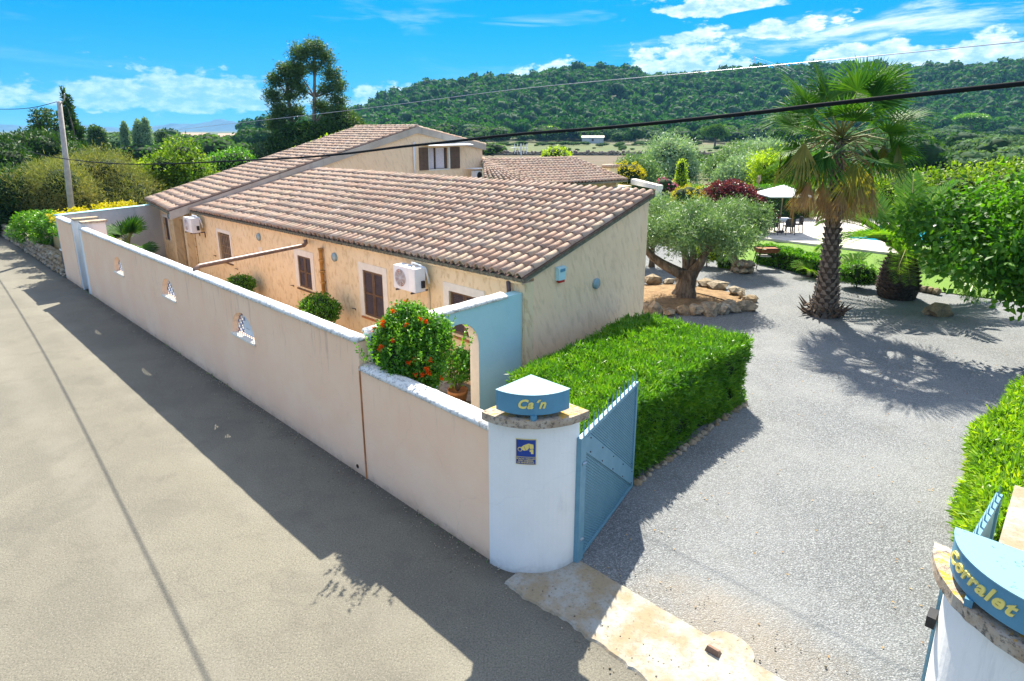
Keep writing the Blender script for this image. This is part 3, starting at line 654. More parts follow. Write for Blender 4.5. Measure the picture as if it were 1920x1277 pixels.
# ---- road wall
rw = thing('roadside_wall', 'long beige rendered wall along the road with whitewashed coping and three arched openings', 'wall', W(2.86, 0, 0))
NICH = [(6.63, 7.68, 1.40, 1.44, 1.93), (10.98, 11.93, 1.44, 1.47, 1.93), (15.25, 16.12, 1.40, 1.45, 1.90)]
wtop = lambda s: 2.36 - 0.004 * (s - 2.86)
mb = wall_strip(MB(), FU, 2.86, 19.62, -0.05, wtop, 0.0, 0.17, [arch(a, b, z0, zs, zt) for a, b, z0, zs, zt in NICH])
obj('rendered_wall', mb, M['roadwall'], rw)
def coping(mb, pts, half, rise, over=0.03, q=random.Random(9), seg=0.22):
    """rounded hand-made coping along pts (centre line at the wall top)"""
    P = [Vector(p) for p in pts]; out = []
    for a, b in zip(P[:-1], P[1:]):
        k = max(1, int((b - a).length / seg))
        for i in range(k): out.append(a.lerp(b, i / k))
    out.append(P[-1]); rows = []
    for i, p in enumerate(out):
        d_ = (out[min(i + 1, len(out) - 1)] - out[max(i - 1, 0)]); d_.z = 0; d_.normalize(); s_ = Vector((-d_.y, d_.x, 0))
        row = []
        for j in range(7):
            a = math.pi * j / 6; w_ = (half + over) * (1 + q.uniform(-.05, .05))
            row.append(p + s_ * math.cos(a) * w_ + Vector((0, 0, -0.02 + rise * math.sin(a) ** 0.8 * (1 + q.uniform(-.09, .09)))))
        rows.append(row)
    vs = [x for r_ in rows for x in r_]; m_ = len(rows)
    fs = [(i * 7 + j, i * 7 + j + 1, (i + 1) * 7 + j + 1, (i + 1) * 7 + j) for i in range(m_ - 1) for j in range(6)]
    fs += [((i + 1) * 7, (i + 1) * 7 + 6, i * 7 + 6, i * 7) for i in range(m_ - 1)]
    fs += [tuple(range(7))[::-1], tuple((m_ - 1) * 7 + j for j in range(7))]
    mb.add(vs, fs); return mb
obj('coping', coping(MB(), [W(2.86, .085, wtop(2.86)), W(19.62, .085, wtop(19.62))], .095, .09), M['coping'], rw, True)
for (a, b, z0, zs, zt) in NICH:      # pierced tile grille in each opening
    c = (a + b) / 2; r_ = (b - a) / 2; g = MB(); g2 = MB()
    inside = lambda u, z: z < zs + (zt - zs) * math.sqrt(max(0, 1 - ((u - c) / r_) ** 2)) - 0.015 and abs(u - c) < r_ - 0.01
    st = 0.095
    nu = int((b - a) / st) + 1; nz = int((zt - z0) / st) + 1
    for i in range(nu + 1):
        for j in range(nz + 1):
            u = a + i * st; z = z0 + j * st
            if inside(u + st / 2, z + st / 2):
                for sgn in (1, -1):      # crossing diagonal ribs of a pierced block
                    p0 = (u, z) if sgn > 0 else (u, z + st); p1 = (u + st, z + st) if sgn > 0 else (u + st, z)
                    nx, nz_ = -(p1[1] - p0[1]) / st * 0.0055, (p1[0] - p0[0]) / st * 0.0055
                    pts = [(p0[0] + nx, p0[1] + nz_), (p0[0] - nx, p0[1] - nz_), (p1[0] - nx, p1[1] - nz_), (p1[0] + nx, p1[1] + nz_)]
                    tgt = g if (i + j) % 2 else g2
                    tgt.hexa([W(x, .115 + .003 * (sgn > 0), z_) for x, z_ in pts] + [W(x, .128 + .003 * (sgn > 0), z_) for x, z_ in pts])
    gr = obj('grille', g, M['white'], rw); obj('grille_tiles', g2, M['tileblue'], gr)
    obj('sill', MB().wbox(a - .03, b + .03, -.035, .10, z0 - .035, z0 + .004), M['cream'], rw)
    if a < 7:
        bd = obj('notice_board', MB().wbox(c - .26, c + .14, .095, .105, z0 + .04, zt - .10), M['blueboard'], rw)
        obj('notice_emblem', MB().wbox(c + .06, c + .10, .089, .094, zt - .20, zt - .13), M['tileblue'], bd)
        obj('notice_line', MB().wbox(c - .12, c + .04, .089, .094, z0 + .17, z0 + .185), M['zinc'], bd)
# ---- low front wall
lw = thing('low_front_wall', 'lower beige rendered wall with grey weathered coping between the bush and the white gate pillar', 'wall', W(1.4, 0, 0))
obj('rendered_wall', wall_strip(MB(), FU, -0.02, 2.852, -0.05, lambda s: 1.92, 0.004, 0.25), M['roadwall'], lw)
obj('coping', coping(MB(), [W(-0.02, .127, 1.92), W(2.85, .127, 1.92)], .125, .08), M['coping'], lw, True)
obj('joint', MB().wbox(2.846, 2.872, -0.012, 0.0, 0, 1.95), M['terracotta'], lw)
# ---- blue arched wall
aw = thing('arched_wall', 'pale blue rendered wall with an arched doorway joining the road wall to the house corner', 'wall', W(2.95, 2, 0))
mb = wall_strip(MB(), FV, 0.252, 3.735, -0.02, lambda s: 2.42, 2.86, 3.10, [arch(1.53, 2.55, -0.02, 1.65, 2.16, 18)])
obj('rendered_wall', mb, M['bluewall'], aw)
mb = MB(); ar = arch(1.53, 2.55, 0, 1.65, 2.16)[3]     # cream plaster lining of the doorway
ss = [2.55] * 5 + [1.53 + 1.02 * (0.5 + 0.5 * math.cos(math.pi * i / 16)) for i in range(17)] + [1.53] * 5
zz = [0, .4, .8, 1.2, 1.6] + [ar(s) for s in ss[5:22]] + [1.6, 1.2, .8, .4, 0]
vs = []
for s, z in zip(ss, zz):
    kx = -0.004 * (1 if s > 2.04 else -1); vs += [W(2.858, s + kx, z - (.004 if z > 1.66 else 0)), W(3.103, s + kx, z - (.004 if z > 1.66 else 0))]
mb.add(vs, [(2 * i, 2 * i + 1, 2 * i + 3, 2 * i + 2) for i in range(len(ss) - 1)])
obj('doorway_lining', mb, M['cream'], aw, True)
obj('coping', coping(MB(), [W(2.98, .25, 2.42), W(2.98, 3.30, 2.42)], .12, .09), M['coping'], aw, True)
# ---- pedestrian entrance at the far end
sw = thing('entrance_side_wall', 'short beige wall with a white coping beyond the pedestrian entrance', 'wall', W(22, 0, 0))
obj('rendered_wall', wall_strip(MB(), FU, 20.95, 23.2, -0.05, lambda s: 2.34, 0.0, 0.22), M['roadwall'], sw)
obj('coping', coping(MB(), [W(20.95, .11, 2.34), W(23.2, .11, 2.34)], .11, .08), M['coping'], sw, True)
for k, (u0, lab) in enumerate([(19.62, 'entrance pier with a clay slab cap at the end of the long road wall'), (20.70, 'entrance pier with a clay slab cap beside the short wall')]):
    p = thing('entrance_pier', lab, 'pier', W(u0 + .12, .35, 0), 'piers of the pedestrian entrance')
    obj('shaft', MB().wbox(u0 + .002, u0 + .246, 0.02 if k else .004, 0.75, 0, 2.46), M['pillar'], p)
    obj('edge_trim', MB().wbox(u0 + (.246 if k == 0 else -.03), u0 + (.276 if k == 0 else .002), -0.012, 0.03, 0, 2.36), M['whitemetal'], p)
    obj('cap_slab', MB().wbox(u0 - .06, u0 + .31, 0.05, 0.80, 2.463, 2.53), M['terracotta' if 0 else 'cap'], p)
dr = thing('entrance_door', 'grey steel entrance door with a dark ring handle between the two capped piers', 'door', W(20.3, .5, 0))
obj('leaf', MB().wbox(19.9, 20.67, .40, .45, .02, 2.2), M['zinc'], dr)
mb = MB(); mb.tube([W(20.28 + .09 * math.cos(a), .385, 1.75 + .09 * math.sin(a)) for a in [i * math.pi / 8 for i in range(17)]], .02, 6); obj('ring_handle', mb, M['dark'], dr, True)
bw = thing('courtyard_end_wall', 'grey stained wall with pale blue coping closing the far end of the courtyard', 'wall', W(24, 1.8, 0))
mb = MB(); FE = lambda s, t_, z: W(23.22 + s * 0.32 + t_, s, z)
wall_strip(mb, FE, 0.02, 3.95, 0, lambda s: 2.42, 0.0, 0.2); obj('rendered_wall', mb, M['greywall'], bw)
obj('coping', coping(MB(), [W(23.33, .02, 2.42), W(24.6, 3.95, 2.42)], .10, .05), M['bluewall'], bw, True)

# ---- the farmhouse
hs_ = thing('farmhouse', 'ochre plastered single storey farmhouse with pinkish clay tile roofs', 'house', W(11, 6, 0))
wins = [(16.77, 17.78, 0.98, 1.98), (11.18, 11.93, 0.97, 1.93), (7.60, 8.48, 0.80, 2.02), (4.12, 5.07, 1.10, 2.07)]
ez = lambda u: 2.62 - 0.010 * (u - 2.79)
mb = wall_strip(MB(), FU, 2.79, 20.0, 0, ez, 3.74, 4.0, [rect(a, b, z0, z1) for a, b, z0, z1 in wins])
obj('front_wall', mb, M['facade'], hs_)
gz = lambda v: 2.62 + (v - 3.74) * (3.93 - 2.62) / 4.4
mb = wall_strip(MB(), FV, 4.0, 8.14, 0, gz, 2.79, 3.04); obj('gable_wall', mb, M['gable'], hs_)
obj('back_wall', wall_strip(MB(), (lambda s, t_, z: W(s, t_ + (s - 3.04) * .048, z)), 3.04, 20.0, 0, lambda s: 3.90 - .008 * (s - 3), 8.0, 8.14), M['gable'], hs_)
obj('interior', MB().wbox(3.1, 19.9, 4.3, 4.32, 0.1, 2.4), M['dark'], hs_)
def shutter(mbf, mbs, u0, u1, v, z0, z1, fr=.055):
    mbf.wbox(u0, u0 + fr, v - .02, v + .02, z0, z1); mbf.wbox(u1 - fr, u1, v - .02, v + .02, z0, z1)
    for z in (z0, (z0 + z1) / 2 - fr / 2, z1 - fr): mbf.wbox(u0 + fr, u1 - fr, v - .018, v + .018, z, z + fr)
    k = int((z1 - z0) / 0.042)
    for i in range(k):
        z = z0 + (i + .5) * (z1 - z0) / k
        mbs.hexa([W(u0 + fr, v - .014, z - .018), W(u1 - fr, v - .014, z - .018), W(u1 - fr, v + .012, z + .006), W(u0 + fr, v + .012, z + .006),
                  W(u0 + fr, v - .014, z - .010), W(u1 - fr, v - .014, z - .010), W(u1 - fr, v + .012, z + .014), W(u0 + fr, v + .012, z + .014)])
for i, (a, b, z0, z1) in enumerate(wins):
    tw = .19 if i else .12
    m1 = MB(); v0 = 3.728
    m1.wbox(a - tw, a, v0, 3.745, z0 - (.04 if i != 1 else 0), z1); m1.wbox(b, b + tw, v0, 3.745, z0 - (.04 if i != 1 else 0), z1); m1.wbox(a - tw, b + tw, v0 - .001, 3.746, z1, z1 + tw * .95)
    wd = obj('window', m1, M['cream'], hs_)
    if i == 0:
        f = MB(); f.wbox(a, b, 3.83, 3.85, z0, z1); obj('pane', f, M['louver'], wd)
        f = MB()
        for k in range(7): u = a + .07 + k * (b - a - .14) / 6; f.wbox(u - .012, u + .012, 3.765, 3.785, z0, z1)
        for z in (z0 + .25, z0 + .5, z1 - .1): f.wbox(a, b, 3.787, 3.80, z - .015, z + .015)
        obj('window_bars', f, M['wood'], wd)
    else:
        h = (a + b) / 2
        for s0, s1 in ((a + .004, h - .004), (h + .004, b - .004)):
            f = MB(); s = MB(); shutter(f, s, s0, s1, 3.77 if i != 3 else 3.80, z0 + .004, z1 - .004)
            sh = obj('shutter', f, M['brown'], wd); sh2 = s.v; base = len(f.v)
            sh.data.materials.append(M['louver'])
            off = ORG[wd]; me = sh.data; me.clear_geometry()
            allv = f.v + s.v; me.from_pydata([(x - off.x, y - off.y, z - off.z) for x, y, z in allv], [], f.f + [tuple(k + base for k in q_) for q_ in s.f]); me.update()
            me.polygons.foreach_set('material_index', [0] * len(f.f) + [1] * len(s.f))
    obj('sill', MB().wbox(a - tw * .6, b + tw * .6, 3.69, 3.76, z0 - .085, z0 - .045), M['terracotta' if i > 1 else 'brown'], wd)
# ---- tile building blocks (barrel tiles, 0.46 m long)
def tile_geo(seed, L_=.47, r0=.090, r1=.073, th=.014, seg=6):
    q = random.Random(seed); vs = []; fs = []
    prof = []
    for (y, r_) in ((0, r0), (L_ * .5, (r0 + r1) / 2 * 1.01), (L_, r1)):
        for k in range(seg + 1):
            a = math.pi * k / seg; prof.append((-r_ * math.cos(a), y, r_ * math.sin(a) * 1.0 + q.uniform(-.002, .002)))
    vs += prof; n_ = seg + 1
    for k in range(seg + 1):
        a = math.pi * k / seg; r_ = r0 - th; vs.append((-r_ * math.cos(a), 0, r_ * math.sin(a)))
    for k in range(seg + 1):
        a = math.pi * k / seg; r_ = r0 - th; vs.append((-r_ * math.cos(a), .16, r_ * math.sin(a) * .96))
    for j in range(2): fs += [(j * n_ + k, (j + 1) * n_ + k, (j + 1) * n_ + k + 1, j * n_ + k + 1) for k in range(seg)]
    fs += [(k, k + 1, 3 * n_ + k + 1, 3 * n_ + k) for k in range(seg)] + [(3 * n_ + k, 3 * n_ + k + 1, 4 * n_ + k + 1, 4 * n_ + k) for k in range(seg)]
    return vs, fs
def tile_np(seed, seg=4, L_=.47):
    v, f = tile_geo(seed, L_, seg=seg); return np.array(v), np.array(f)
def roof_quad(q):   # q = eave0, eave1, ridge0, ridge1 as world vectors
    e0, e1, r0, r1 = [Vector(x) for x in q]
    return lambda a, s: e0.lerp(e1, a).lerp(r0.lerp(r1, a), s)
def tile_frames(f, cols, rows, q, jit=.010):
    out = []
    for i in range(cols):
        a = (i + .5) / cols; sh_ = q.uniform(-.045, .045)
        for j in range(rows):
            p = f(a, j / rows); y = (f(a, min(1, (j + 1) / rows)) - f(a, j / rows)).normalized()
            x = (f(min(1, a + .01), j / rows) - f(max(0, a - .01), j / rows)).normalized(); nz = x.cross(y).normalized()
            if nz.z < 0: nz = -nz
            x = y.cross(nz)
            y2 = (y - nz * 0.024).normalized(); nz2 = x.cross(y2)   # each tile rides over the head of the one below
            if nz2.z < 0: nz2 = -nz2
            y2 = (y2 + x * q.uniform(-jit, jit) * 1.6).normalized(); x2 = y2.cross(nz2)
            pp = p + nz * (.040 + q.uniform(-.004, .006)) + x * q.uniform(-.006, .006) + y * (q.uniform(-.015, .015) + (sh_ if j else 0))
            out.append((i, j, pp, x2, y2, nz2))
    return out
def tiles_mesh(name, frames, mat, parent, seg=4):
    tv, tf = tile_np(3, seg); nv = len(tv); V = []; F = []
    for k, (i, j, p, x, y, z) in enumerate(frames):
        V.append(tv[:, :1] * np.array(x) + tv[:, 1:2] * np.array(y) + tv[:, 2:] * np.array(z) + np.array(p - ORG[parent])); F.append(tf + k * nv)
    me = mesh_np(name, np.concatenate(V), np.concatenate(F)); me.polygons.foreach_set('use_smooth', [True] * len(me.polygons))
    o = link(name, me, mat, parent); return props(o, kind='stuff')
def channels(name, f, cols, parent):
    mb = MB()
    for i in range(cols + 1):
        a = i / cols; w_ = .40 / cols
        p = []
        for s in (0.0, 1.0):
            for da, dz in ((-w_, .045), (-w_ * .5, .012), (0, .002), (w_ * .5, .012), (w_, .045)):
                p.append(f(min(1, max(0, a + da)), s) + Vector((0, 0, dz)))
        mb.add(p, [(k, k + 1, 6 + k, 5 + k) for k in range(4)])
    return props(obj(name, mb, M['pan'], parent, True), kind='stuff')
def slab_under(f, th, grow=0.0):
    mb = MB(); c = [f(0, 0), f(1, 0), f(1, 1), f(0, 1)]
    mb.hexa([p - Vector((0, 0, th)) for p in c] + [p - Vector((0, 0, .004)) for p in c]); return mb
# low roof
EL, ER, RL, RR = W(20.0, 3.60, 2.55), W(2.70, 3.60, 2.735), W(20.0, 9.10, 3.88), W(2.70, 8.26, 4.03)
fr_ = roof_quad([ER, EL, RR, RL])
roof = obj('roof', slab_under(fr_, .07), M['mortar'], hs_)
fm = tile_frames(fr_, 72, 12, random.Random(4))
fm.sort(key=lambda a: (a[2] - Vector((0, 0, 5.5))).length)
tm = []
for s in range(4):
    v_, f_ = tile_geo(s); me = bpy.data.meshes.new('tile'); me.from_pydata(v_, [], f_); me.update(); me.materials.append(M['tile1'])
    me.polygons.foreach_set('use_smooth', [True] * len(me.polygons)); tm.append(me)
for k, (i, j, p, x, y, z) in enumerate(fm[:298]):
    o = bpy.data.objects.new('tile', tm[k % 4]); COL.objects.link(o); o.parent = roof
    m_ = Matrix((x, y, z)).transposed(); o.rotation_euler = m_.to_euler(); o.location = p - ORG[roof]
tiles_mesh('far_tiles', fm[298:], M['tile2'], roof, 6)
channels('tile_channels', fr_, 72, roof)
mb = MB()      # mortar-filled tile ends and the dark edge under the eave
for i in range(72):
    p = fr_((i + .5) / 72, 0.006) + Vector((0, 0, .034)); x = (fr_(1, 0) - fr_(0, 0)).normalized()
    pts = [p + x * (-.082 * math.cos(a)) + Vector((0, 0, .082 * math.sin(a))) for a in [math.pi * k / 6 for k in range(7)]]
    mb.add(pts, [tuple(range(7))])
props(obj('eave_mortar', mb, M['mortar'], roof), kind='stuff')
mb = MB()
for i in range(73):      # downward clay channels showing under the eave
    p = fr_(min(.9999, i / 72), 0) + Wd(0, -.015, -.028)
    x = (fr_(1, 0) - fr_(0, 0)).normalized()
    a_ = [p + x * (.07 * math.cos(a)) + Vector((0, 0, -.045 * math.sin(a))) for a in [math.pi * k / 5 for k in range(6)]]
    mb.add(a_ + [k + Wd(0, .14, 0) for k in a_], [(k, k + 1, 7 + k, 6 + k) for k in range(5)])
props(obj('eave_channels', mb, M['tile2'], roof), kind='stuff')
obj('eave_moulding', MB().hexa([W(2.79, 3.66, 2.60), W(20, 3.66, 2.43), W(20, 3.742, 2.43), W(2.79, 3.742, 2.60), W(2.79, 3.63, 2.665), W(20, 3.63, 2.495), W(20, 3.742, 2.495), W(2.79, 3.742, 2.665)]), M['facade'], hs_)
mb = MB().hexa([W(2.74, 3.64, 2.63), W(2.792, 3.64, 2.63), W(2.792, 8.2, 3.92), W(2.74, 8.2, 3.92), W(2.74, 3.64, 2.72), W(2.792, 3.64, 2.72), W(2.792, 8.2, 4.00), W(2.74, 8.2, 4.00)])
obj('verge_mortar', mb, M['verge'], hs_)
# tall block
TE0, TE1, TR0, TR1 = W(19.92, 2.88, 2.58), W(25.25, 3.65, 2.56), W(19.92, 14.6, 5.66), W(25.25, 14.6, 5.66)
ft = roof_quad([TE0, TE1, TR0, TR1])
troof = obj('upper_roof', slab_under(ft, .10), M['mortar'], hs_)
tiles_mesh('roof_tiles', tile_frames(ft, 22, 29, random.Random(6), .006), M['tile2'], troof, 5)
channels('tile_channels', ft, 22, troof)
TS0, TS1 = W(19.92, 19.35, 4.72), W(25.25, 19.35, 4.72)
fb = roof_quad([TS1, TS0, TR1, TR0]); broof = obj('rear_roof', slab_under(fb, .10), M['mortar'], hs_)
tiles_mesh('roof_tiles', tile_frames(fb, 22, 11, random.Random(8), .006), M['tile2'], broof, 4)
mb = MB(); q = random.Random(2)
for i in range(13): 
    u = 19.9 + i * .42; mb.tube([W(u, 14.6, 5.70), W(u + .44, 14.6, 5.72)], [.10, .085], 8)
obj('ridge_tiles', mb, M['tile2'], troof, True)
rake = lambda v: (2.56 + (v - 2.88) * (5.66 - 2.58) / 11.72) if v < 14.6 else 5.66 - (v - 14.6) * .197
mb = MB()      # grey verge band under the gable edge
for a, b in ((2.9, 14.6), (14.6, 19.3)):
    mb.hexa([W(19.90, a, rake(a) - .28), W(19.98, a, rake(a) - .28), W(19.98, b, rake(b) - .28), W(19.90, b, rake(b) - .28), W(19.90, a, rake(a) + .02), W(19.98, a, rake(a) + .02), W(19.98, b, rake(b) + .02), W(19.90, b, rake(b) + .02)])
obj('verge_band', mb, M['verge'], hs_)
zt = lambda v: rake(v) - .12
mb = wall_strip(MB(), FV, 3.9, 19.1, 0, zt, 20.0, 20.25, [rect(15.32, 16.62, 3.58, 4.66)]); obj('upper_gable_wall', mb, M['gable'], hs_)
mb = wall_strip(MB(), FU, 20.25, 25.0, 0, lambda s: 2.70, 3.95, 4.15, [rect(21.1, 22.15, 0, 2.0), rect(23.6, 24.2, .9, 1.9)]); obj('entrance_wall', mb, M['facade'], hs_)
obj('far_wall', wall_strip(MB(), FV, 4.15, 19.1, 0, zt, 24.9, 25.1), M['gable'], hs_)
mb = MB().wbox(20.85, 21.08, 3.70, 3.948, 0, 2.45).wbox(22.2, 22.45, 3.70, 3.948, 0, 2.45).wbox(20.85, 22.45, 3.699, 3.947, 2.25, 2.62); obj('porch_surround', mb, M['facade'], hs_)
dd = obj('house_door', MB().wbox(21.1, 22.15, 4.02, 4.06, 0, 2.0), M['wood'], hs_)
for k in range(9): obj('plank', MB().wbox(21.12, 22.13, 4.0, 4.018, .06 + k * .215, .06 + k * .215 + .19), M['wood'], dd)
wd = obj('window', MB().wbox(23.5, 23.6, 3.93, 3.96, .85, 2.0).wbox(24.2, 24.3, 3.93, 3.96, .85, 2.0).wbox(23.5, 24.3, 3.929, 3.959, 1.9, 2.02), M['cream'], hs_)
obj('pane', MB().wbox(23.6, 24.2, 4.02, 4.04, .9, 1.9), M['louver'], wd)
# upstairs window with curtain, open shutters
wd = obj('window', MB().wbox(19.97, 20.06, 15.30, 16.64, 3.52, 3.58).wbox(19.97, 20.02, 15.28, 15.32, 3.58, 4.66).wbox(19.97, 20.02, 16.62, 16.74, 3.58, 4.66), M['cream'], hs_)
mb = MB()
k = 26
for s0, s1 in ((15.33, 15.80), (15.86, 16.50)):
    vs = []
    for i in range(k + 1):
        s = s0 + (s1 - s0) * i / k; d_ = .02 * math.sin(i * 1.5)
        vs += [W(20.16 + d_, s, 3.6), W(20.16 + d_, s, 4.64)]
    mb.add(vs, [(2 * i, 2 * i + 2, 2 * i + 3, 2 * i + 1) for i in range(k)])
obj('curtain', mb, M['curtain'], wd); obj('window_frame', MB().wbox(20.10, 20.14, 15.80, 15.86, 3.58, 4.66).wbox(20.10, 20.14, 16.50, 16.62, 3.58, 4.66), M['brown'], wd)
obj('room', MB().wbox(20.3, 20.32, 15.2, 16.7, 3.5, 4.7), M['dark'], wd)
for s0, s1 in ((14.70, 15.27), (16.75, 17.40)):
    f = MB().wbox(19.95, 19.985, s0, s1, 3.56, 4.68); 
    sh = obj('shutter', f, M['brown'], wd)
obj('window_awning', MB().hexa([W(19.40, 14.9, 4.76), W(19.99, 14.9, 4.84), W(19.99, 17.9, 4.84), W(19.40, 17.9, 4.76), W(19.40, 14.9, 4.79), W(19.99, 14.9, 4.87), W(19.99, 17.9, 4.87), W(19.40, 17.9, 4.79)]), M['whitemetal'], hs_)
obj('downpipe', MB().tube([W(19.93, 14.36, 4.95), W(19.93, 14.36, 3.2)], .05, 8), M['whitemetal'], hs_, True)
# rear hipped roof
KA, KK, KE, KR, KT = W(20, 19.2, 3.93), W(18.2, 17.4, 3.1), W(15.6, 19.6, 2.8), W(14.4, 25.1, 2.8), W(18.3, 25.1, 3.92)
f1 = roof_quad([KR, KE, KT, KA]); rroof = obj('back_roof', slab_under(f1, .10), M['mortar'], hs_)
tiles_mesh('roof_tiles', tile_frames(f1, 24, 11, random.Random(12), .006), M['tile2'], rroof, 5); channels('tile_channels', f1, 24, rroof)
f2 = roof_quad([KE, KK, KA, W(20.1, 19.1, 3.93)]); mb = slab_under(f2, .10); 
r2 = obj('hip_roof', mb, M['mortar'], hs_)
f2b = roof_quad([KE, KK, KA, KA]); tiles_mesh('roof_tiles', tile_frames(f2b, 12, 10, random.Random(13), .006), M['tile2'], r2, 4)
mb = wall_strip(MB(), FV, 19.8, 25.0, 0, lambda s: 2.70, 15.9, 16.1) ; obj('rear_wall', mb, M['facade'], hs_)
mb = wall_strip(MB(), FU, 15.0, 18.3, 0, lambda s: 2.70 + (s - 15.0) * .3, 24.8, 25.0); obj('rear_side_wall', mb, M['facade'], hs_)
mb = MB().hexa([W(11.6, 23.55, 2.55), W(14.35, 25.3, 2.55), W(14.2, 25.6, 2.55), W(11.45, 23.85, 2.55), W(11.6, 23.55, 2.76), W(14.35, 25.3, 2.86), W(14.2, 25.6, 2.86), W(11.45, 23.85, 2.76)]); obj('porch_beam', mb, M['cream'], hs_)
obj('porch_post', MB().wbox(11.5, 11.75, 23.6, 23.85, 0, 2.548), M['cream'], hs_)
mb = MB().hexa([W(16.2, 22.6, 2.38), W(14.6, 24.9, 2.38), W(13.0, 24.6, 2.30), W(13.6, 22.9, 2.30), W(16.2, 22.6, 2.42), W(14.6, 24.9, 2.42), W(13.0, 24.6, 2.34), W(13.6, 22.9, 2.34)]); obj('porch_canopy', mb, M['cream'], hs_)
ch = obj('chimney', MB().wbox(16.5, 17.0, 26.3, 27.1, 0, 3.3), M['facade'], hs_)
mb = MB()
for k in range(3): mb.tube([W(16.4, 26.4 + k * .3, 3.42), W(17.1, 26.4 + k * .3, 3.42)], .11, 8)
obj('chimney_cap', mb, M['tile2'], ch, True)
obj('yard_wall', MB().wbox(15.5, 16.5, 25.4, 27.2, 0, 2.3), M['facade'], hs_)
# ceramic downpipes of stacked clay sections
def clay_pipe(u, v, z0, z1, name='clay_downpipe'):
    mb = MB(); k = int((z1 - z0) / .32)
    for i in range(k):
        z = z1 - i * .32; mb.tube([W(u, v, z), W(u, v, z - .05), W(u, v, z - .055), W(u, v, z - .318)], [.072, .072, .055, .048], 10)
    return obj(name, mb, M['terracotta'] if 0 else CLAY, hs_, True)
CLAY = plain('ochre clay pipe', (0.46, 0.25, 0.07), 0.75, var=.2)
clay_pipe(10.42, 3.66, .1, 2.34); clay_pipe(20.15, 3.82, .1, 2.1); clay_pipe(24.9, 3.88, .1, 2.3)
obj('downpipe', MB().tube([W(5.75, 3.715, 2.02), W(5.75, 3.715, .1)], .022, 6), M['facade'], hs_, True)
obj('downpipe', MB().tube([W(3.15, 3.64, 2.62), W(3.15, 3.66, 2.45), W(3.15, 3.68, .1)], .045, 8), M['louver'], hs_, True)
mb = MB(); nn = 0
for u in (6.0, 7.2, 10.8, 12.2, 16.6, 18.1): pass
# drainpipe bridging the courtyard
pp = thing('overhead_drainpipe', 'brown metal drainpipe crossing the courtyard from the eave down to the road wall', 'pipe', W(10.5, 2, 2.4))
pa = [W(11.15, 3.62, 2.50), W(11.13, 3.62, 2.40), W(11.05, 3.52, 2.36), W(9.78, .22, 2.47), W(9.7, .10, 2.42), W(9.72, .10, 2.36)]
obj('pipe', MB().tube(pa, .055, 10), M['copper'], pp, True)
obj('bracket', MB().tube([W(11.45, 3.73, 2.34), W(10.9, 3.2, 2.36)], .015, 6), M['dark'], pp, True)
# shutter stays
for (u, z) in [(18.2, 1.05), (16.4, .83), (12.35, .93), (10.75, .88), (8.95, .88)]:
    obj('shutter_stay', MB().tube([W(u + .07, 3.68, z), W(u, 3.68, z), W(u, 3.735, z - .01), W(u - .06, 3.70, z - .03)], .012, 5), M['dark'], hs_)
# house number tiles
pl = obj('number_tile', MB().wbox(14.28, 14.50, 3.725, 3.738, 1.52, 1.84), M['cream'], hs_)

# ---- fittings on the house
def rotbox(mb, c, du, dv, dz): return mb.wbox(c[0] - du / 2, c[0] + du / 2, c[1] - dv / 2, c[1] + dv / 2, c[2] - dz / 2, c[2] + dz / 2)
def aircon(u, z, label, w_=.80, v=3.40, facade=3.74):
    a = thing('air_conditioner', label, 'air conditioner', W(u, v, z), 'outdoor air conditioning units')
    h = .54; d_ = .28
    obj('casing', MB().wbox(u - w_ / 2, u + w_ / 2, v - d_ / 2, v + d_ / 2, z - h / 2, z + h / 2), M['whitemetal'], a)
    c = W(u + .14, v - d_ / 2 - .004, z); mb = MB()
    for rr in (.05, .09, .13, .17, .205):
        mb.tube([W(u + .14 + rr * math.cos(t_), v - d_ / 2 - .012, z + rr * math.sin(t_)) for t_ in [i * math.pi / 9 for i in range(19)]], .006, 4, False)
    for k in range(8):
        t_ = k * math.pi / 4; mb.tube([W(u + .14, v - d_ / 2 - .012, z), W(u + .14 + .205 * math.cos(t_), v - d_ / 2 - .012, z + .205 * math.sin(t_))], .005, 4)
    fg = obj('fan_grille', mb, M['whitemetal'], a)
    mb = MB(); mb.add([W(u + .14 + .2 * math.cos(t_), v - d_ / 2 - .003, z + .2 * math.sin(t_)) for t_ in [i * math.pi / 12 for i in range(24)]], [tuple(range(24))]); obj('fan_opening', mb, M['rust'], a)
    obj('panel', MB().wbox(u - w_ / 2 + .02, u - w_ / 2 + .22, v - d_ / 2 - .006, v - d_ / 2 - .001, z - h / 2 + .02, z + h / 2 - .02), M['white'], a)
    for s in (-.28, .28): obj('bracket', MB().wbox(u + s - .015, u + s + .015, v - d_ / 2 - .04, facade - .01, z - h / 2 - .04, z - h / 2 - .002).wbox(u + s - .014, u + s + .014, facade - .03, facade - .008, z - h / 2 - .22, z - h / 2 - .04), M['louver'], a)
    mb = MB(); mb.tube([W(u - .05, v + .05, z + h / 2 + .01), W(u - .10, v + .02, z + h / 2 + .09), W(u - .24, v + .06, z + h / 2 + .07), W(u - .40, v + .16, z + .26), W(u - .44, v + .22, z - .1)], .022, 6)
    obj('hose', mb, M['blueboard'], a, True)
    obj('valves', MB().wbox(u - w_ / 2 - .05, u - w_ / 2 - .004, v + .02, v + .10, z - .18, z - .02), M['dark'], a)
aircon(6.05, 2.26, 'white air conditioner with a round fan grille under the eave between two shuttered windows')
aircon(19.25, 2.12, 'white air conditioner mounted at the far corner under the low roof eave', .78)
a3 = thing('air_conditioner', 'white air conditioner under a small metal hood beside the upper gable wall', 'air conditioner', W(19.6, 18.3, 3.1), 'outdoor air conditioning units')
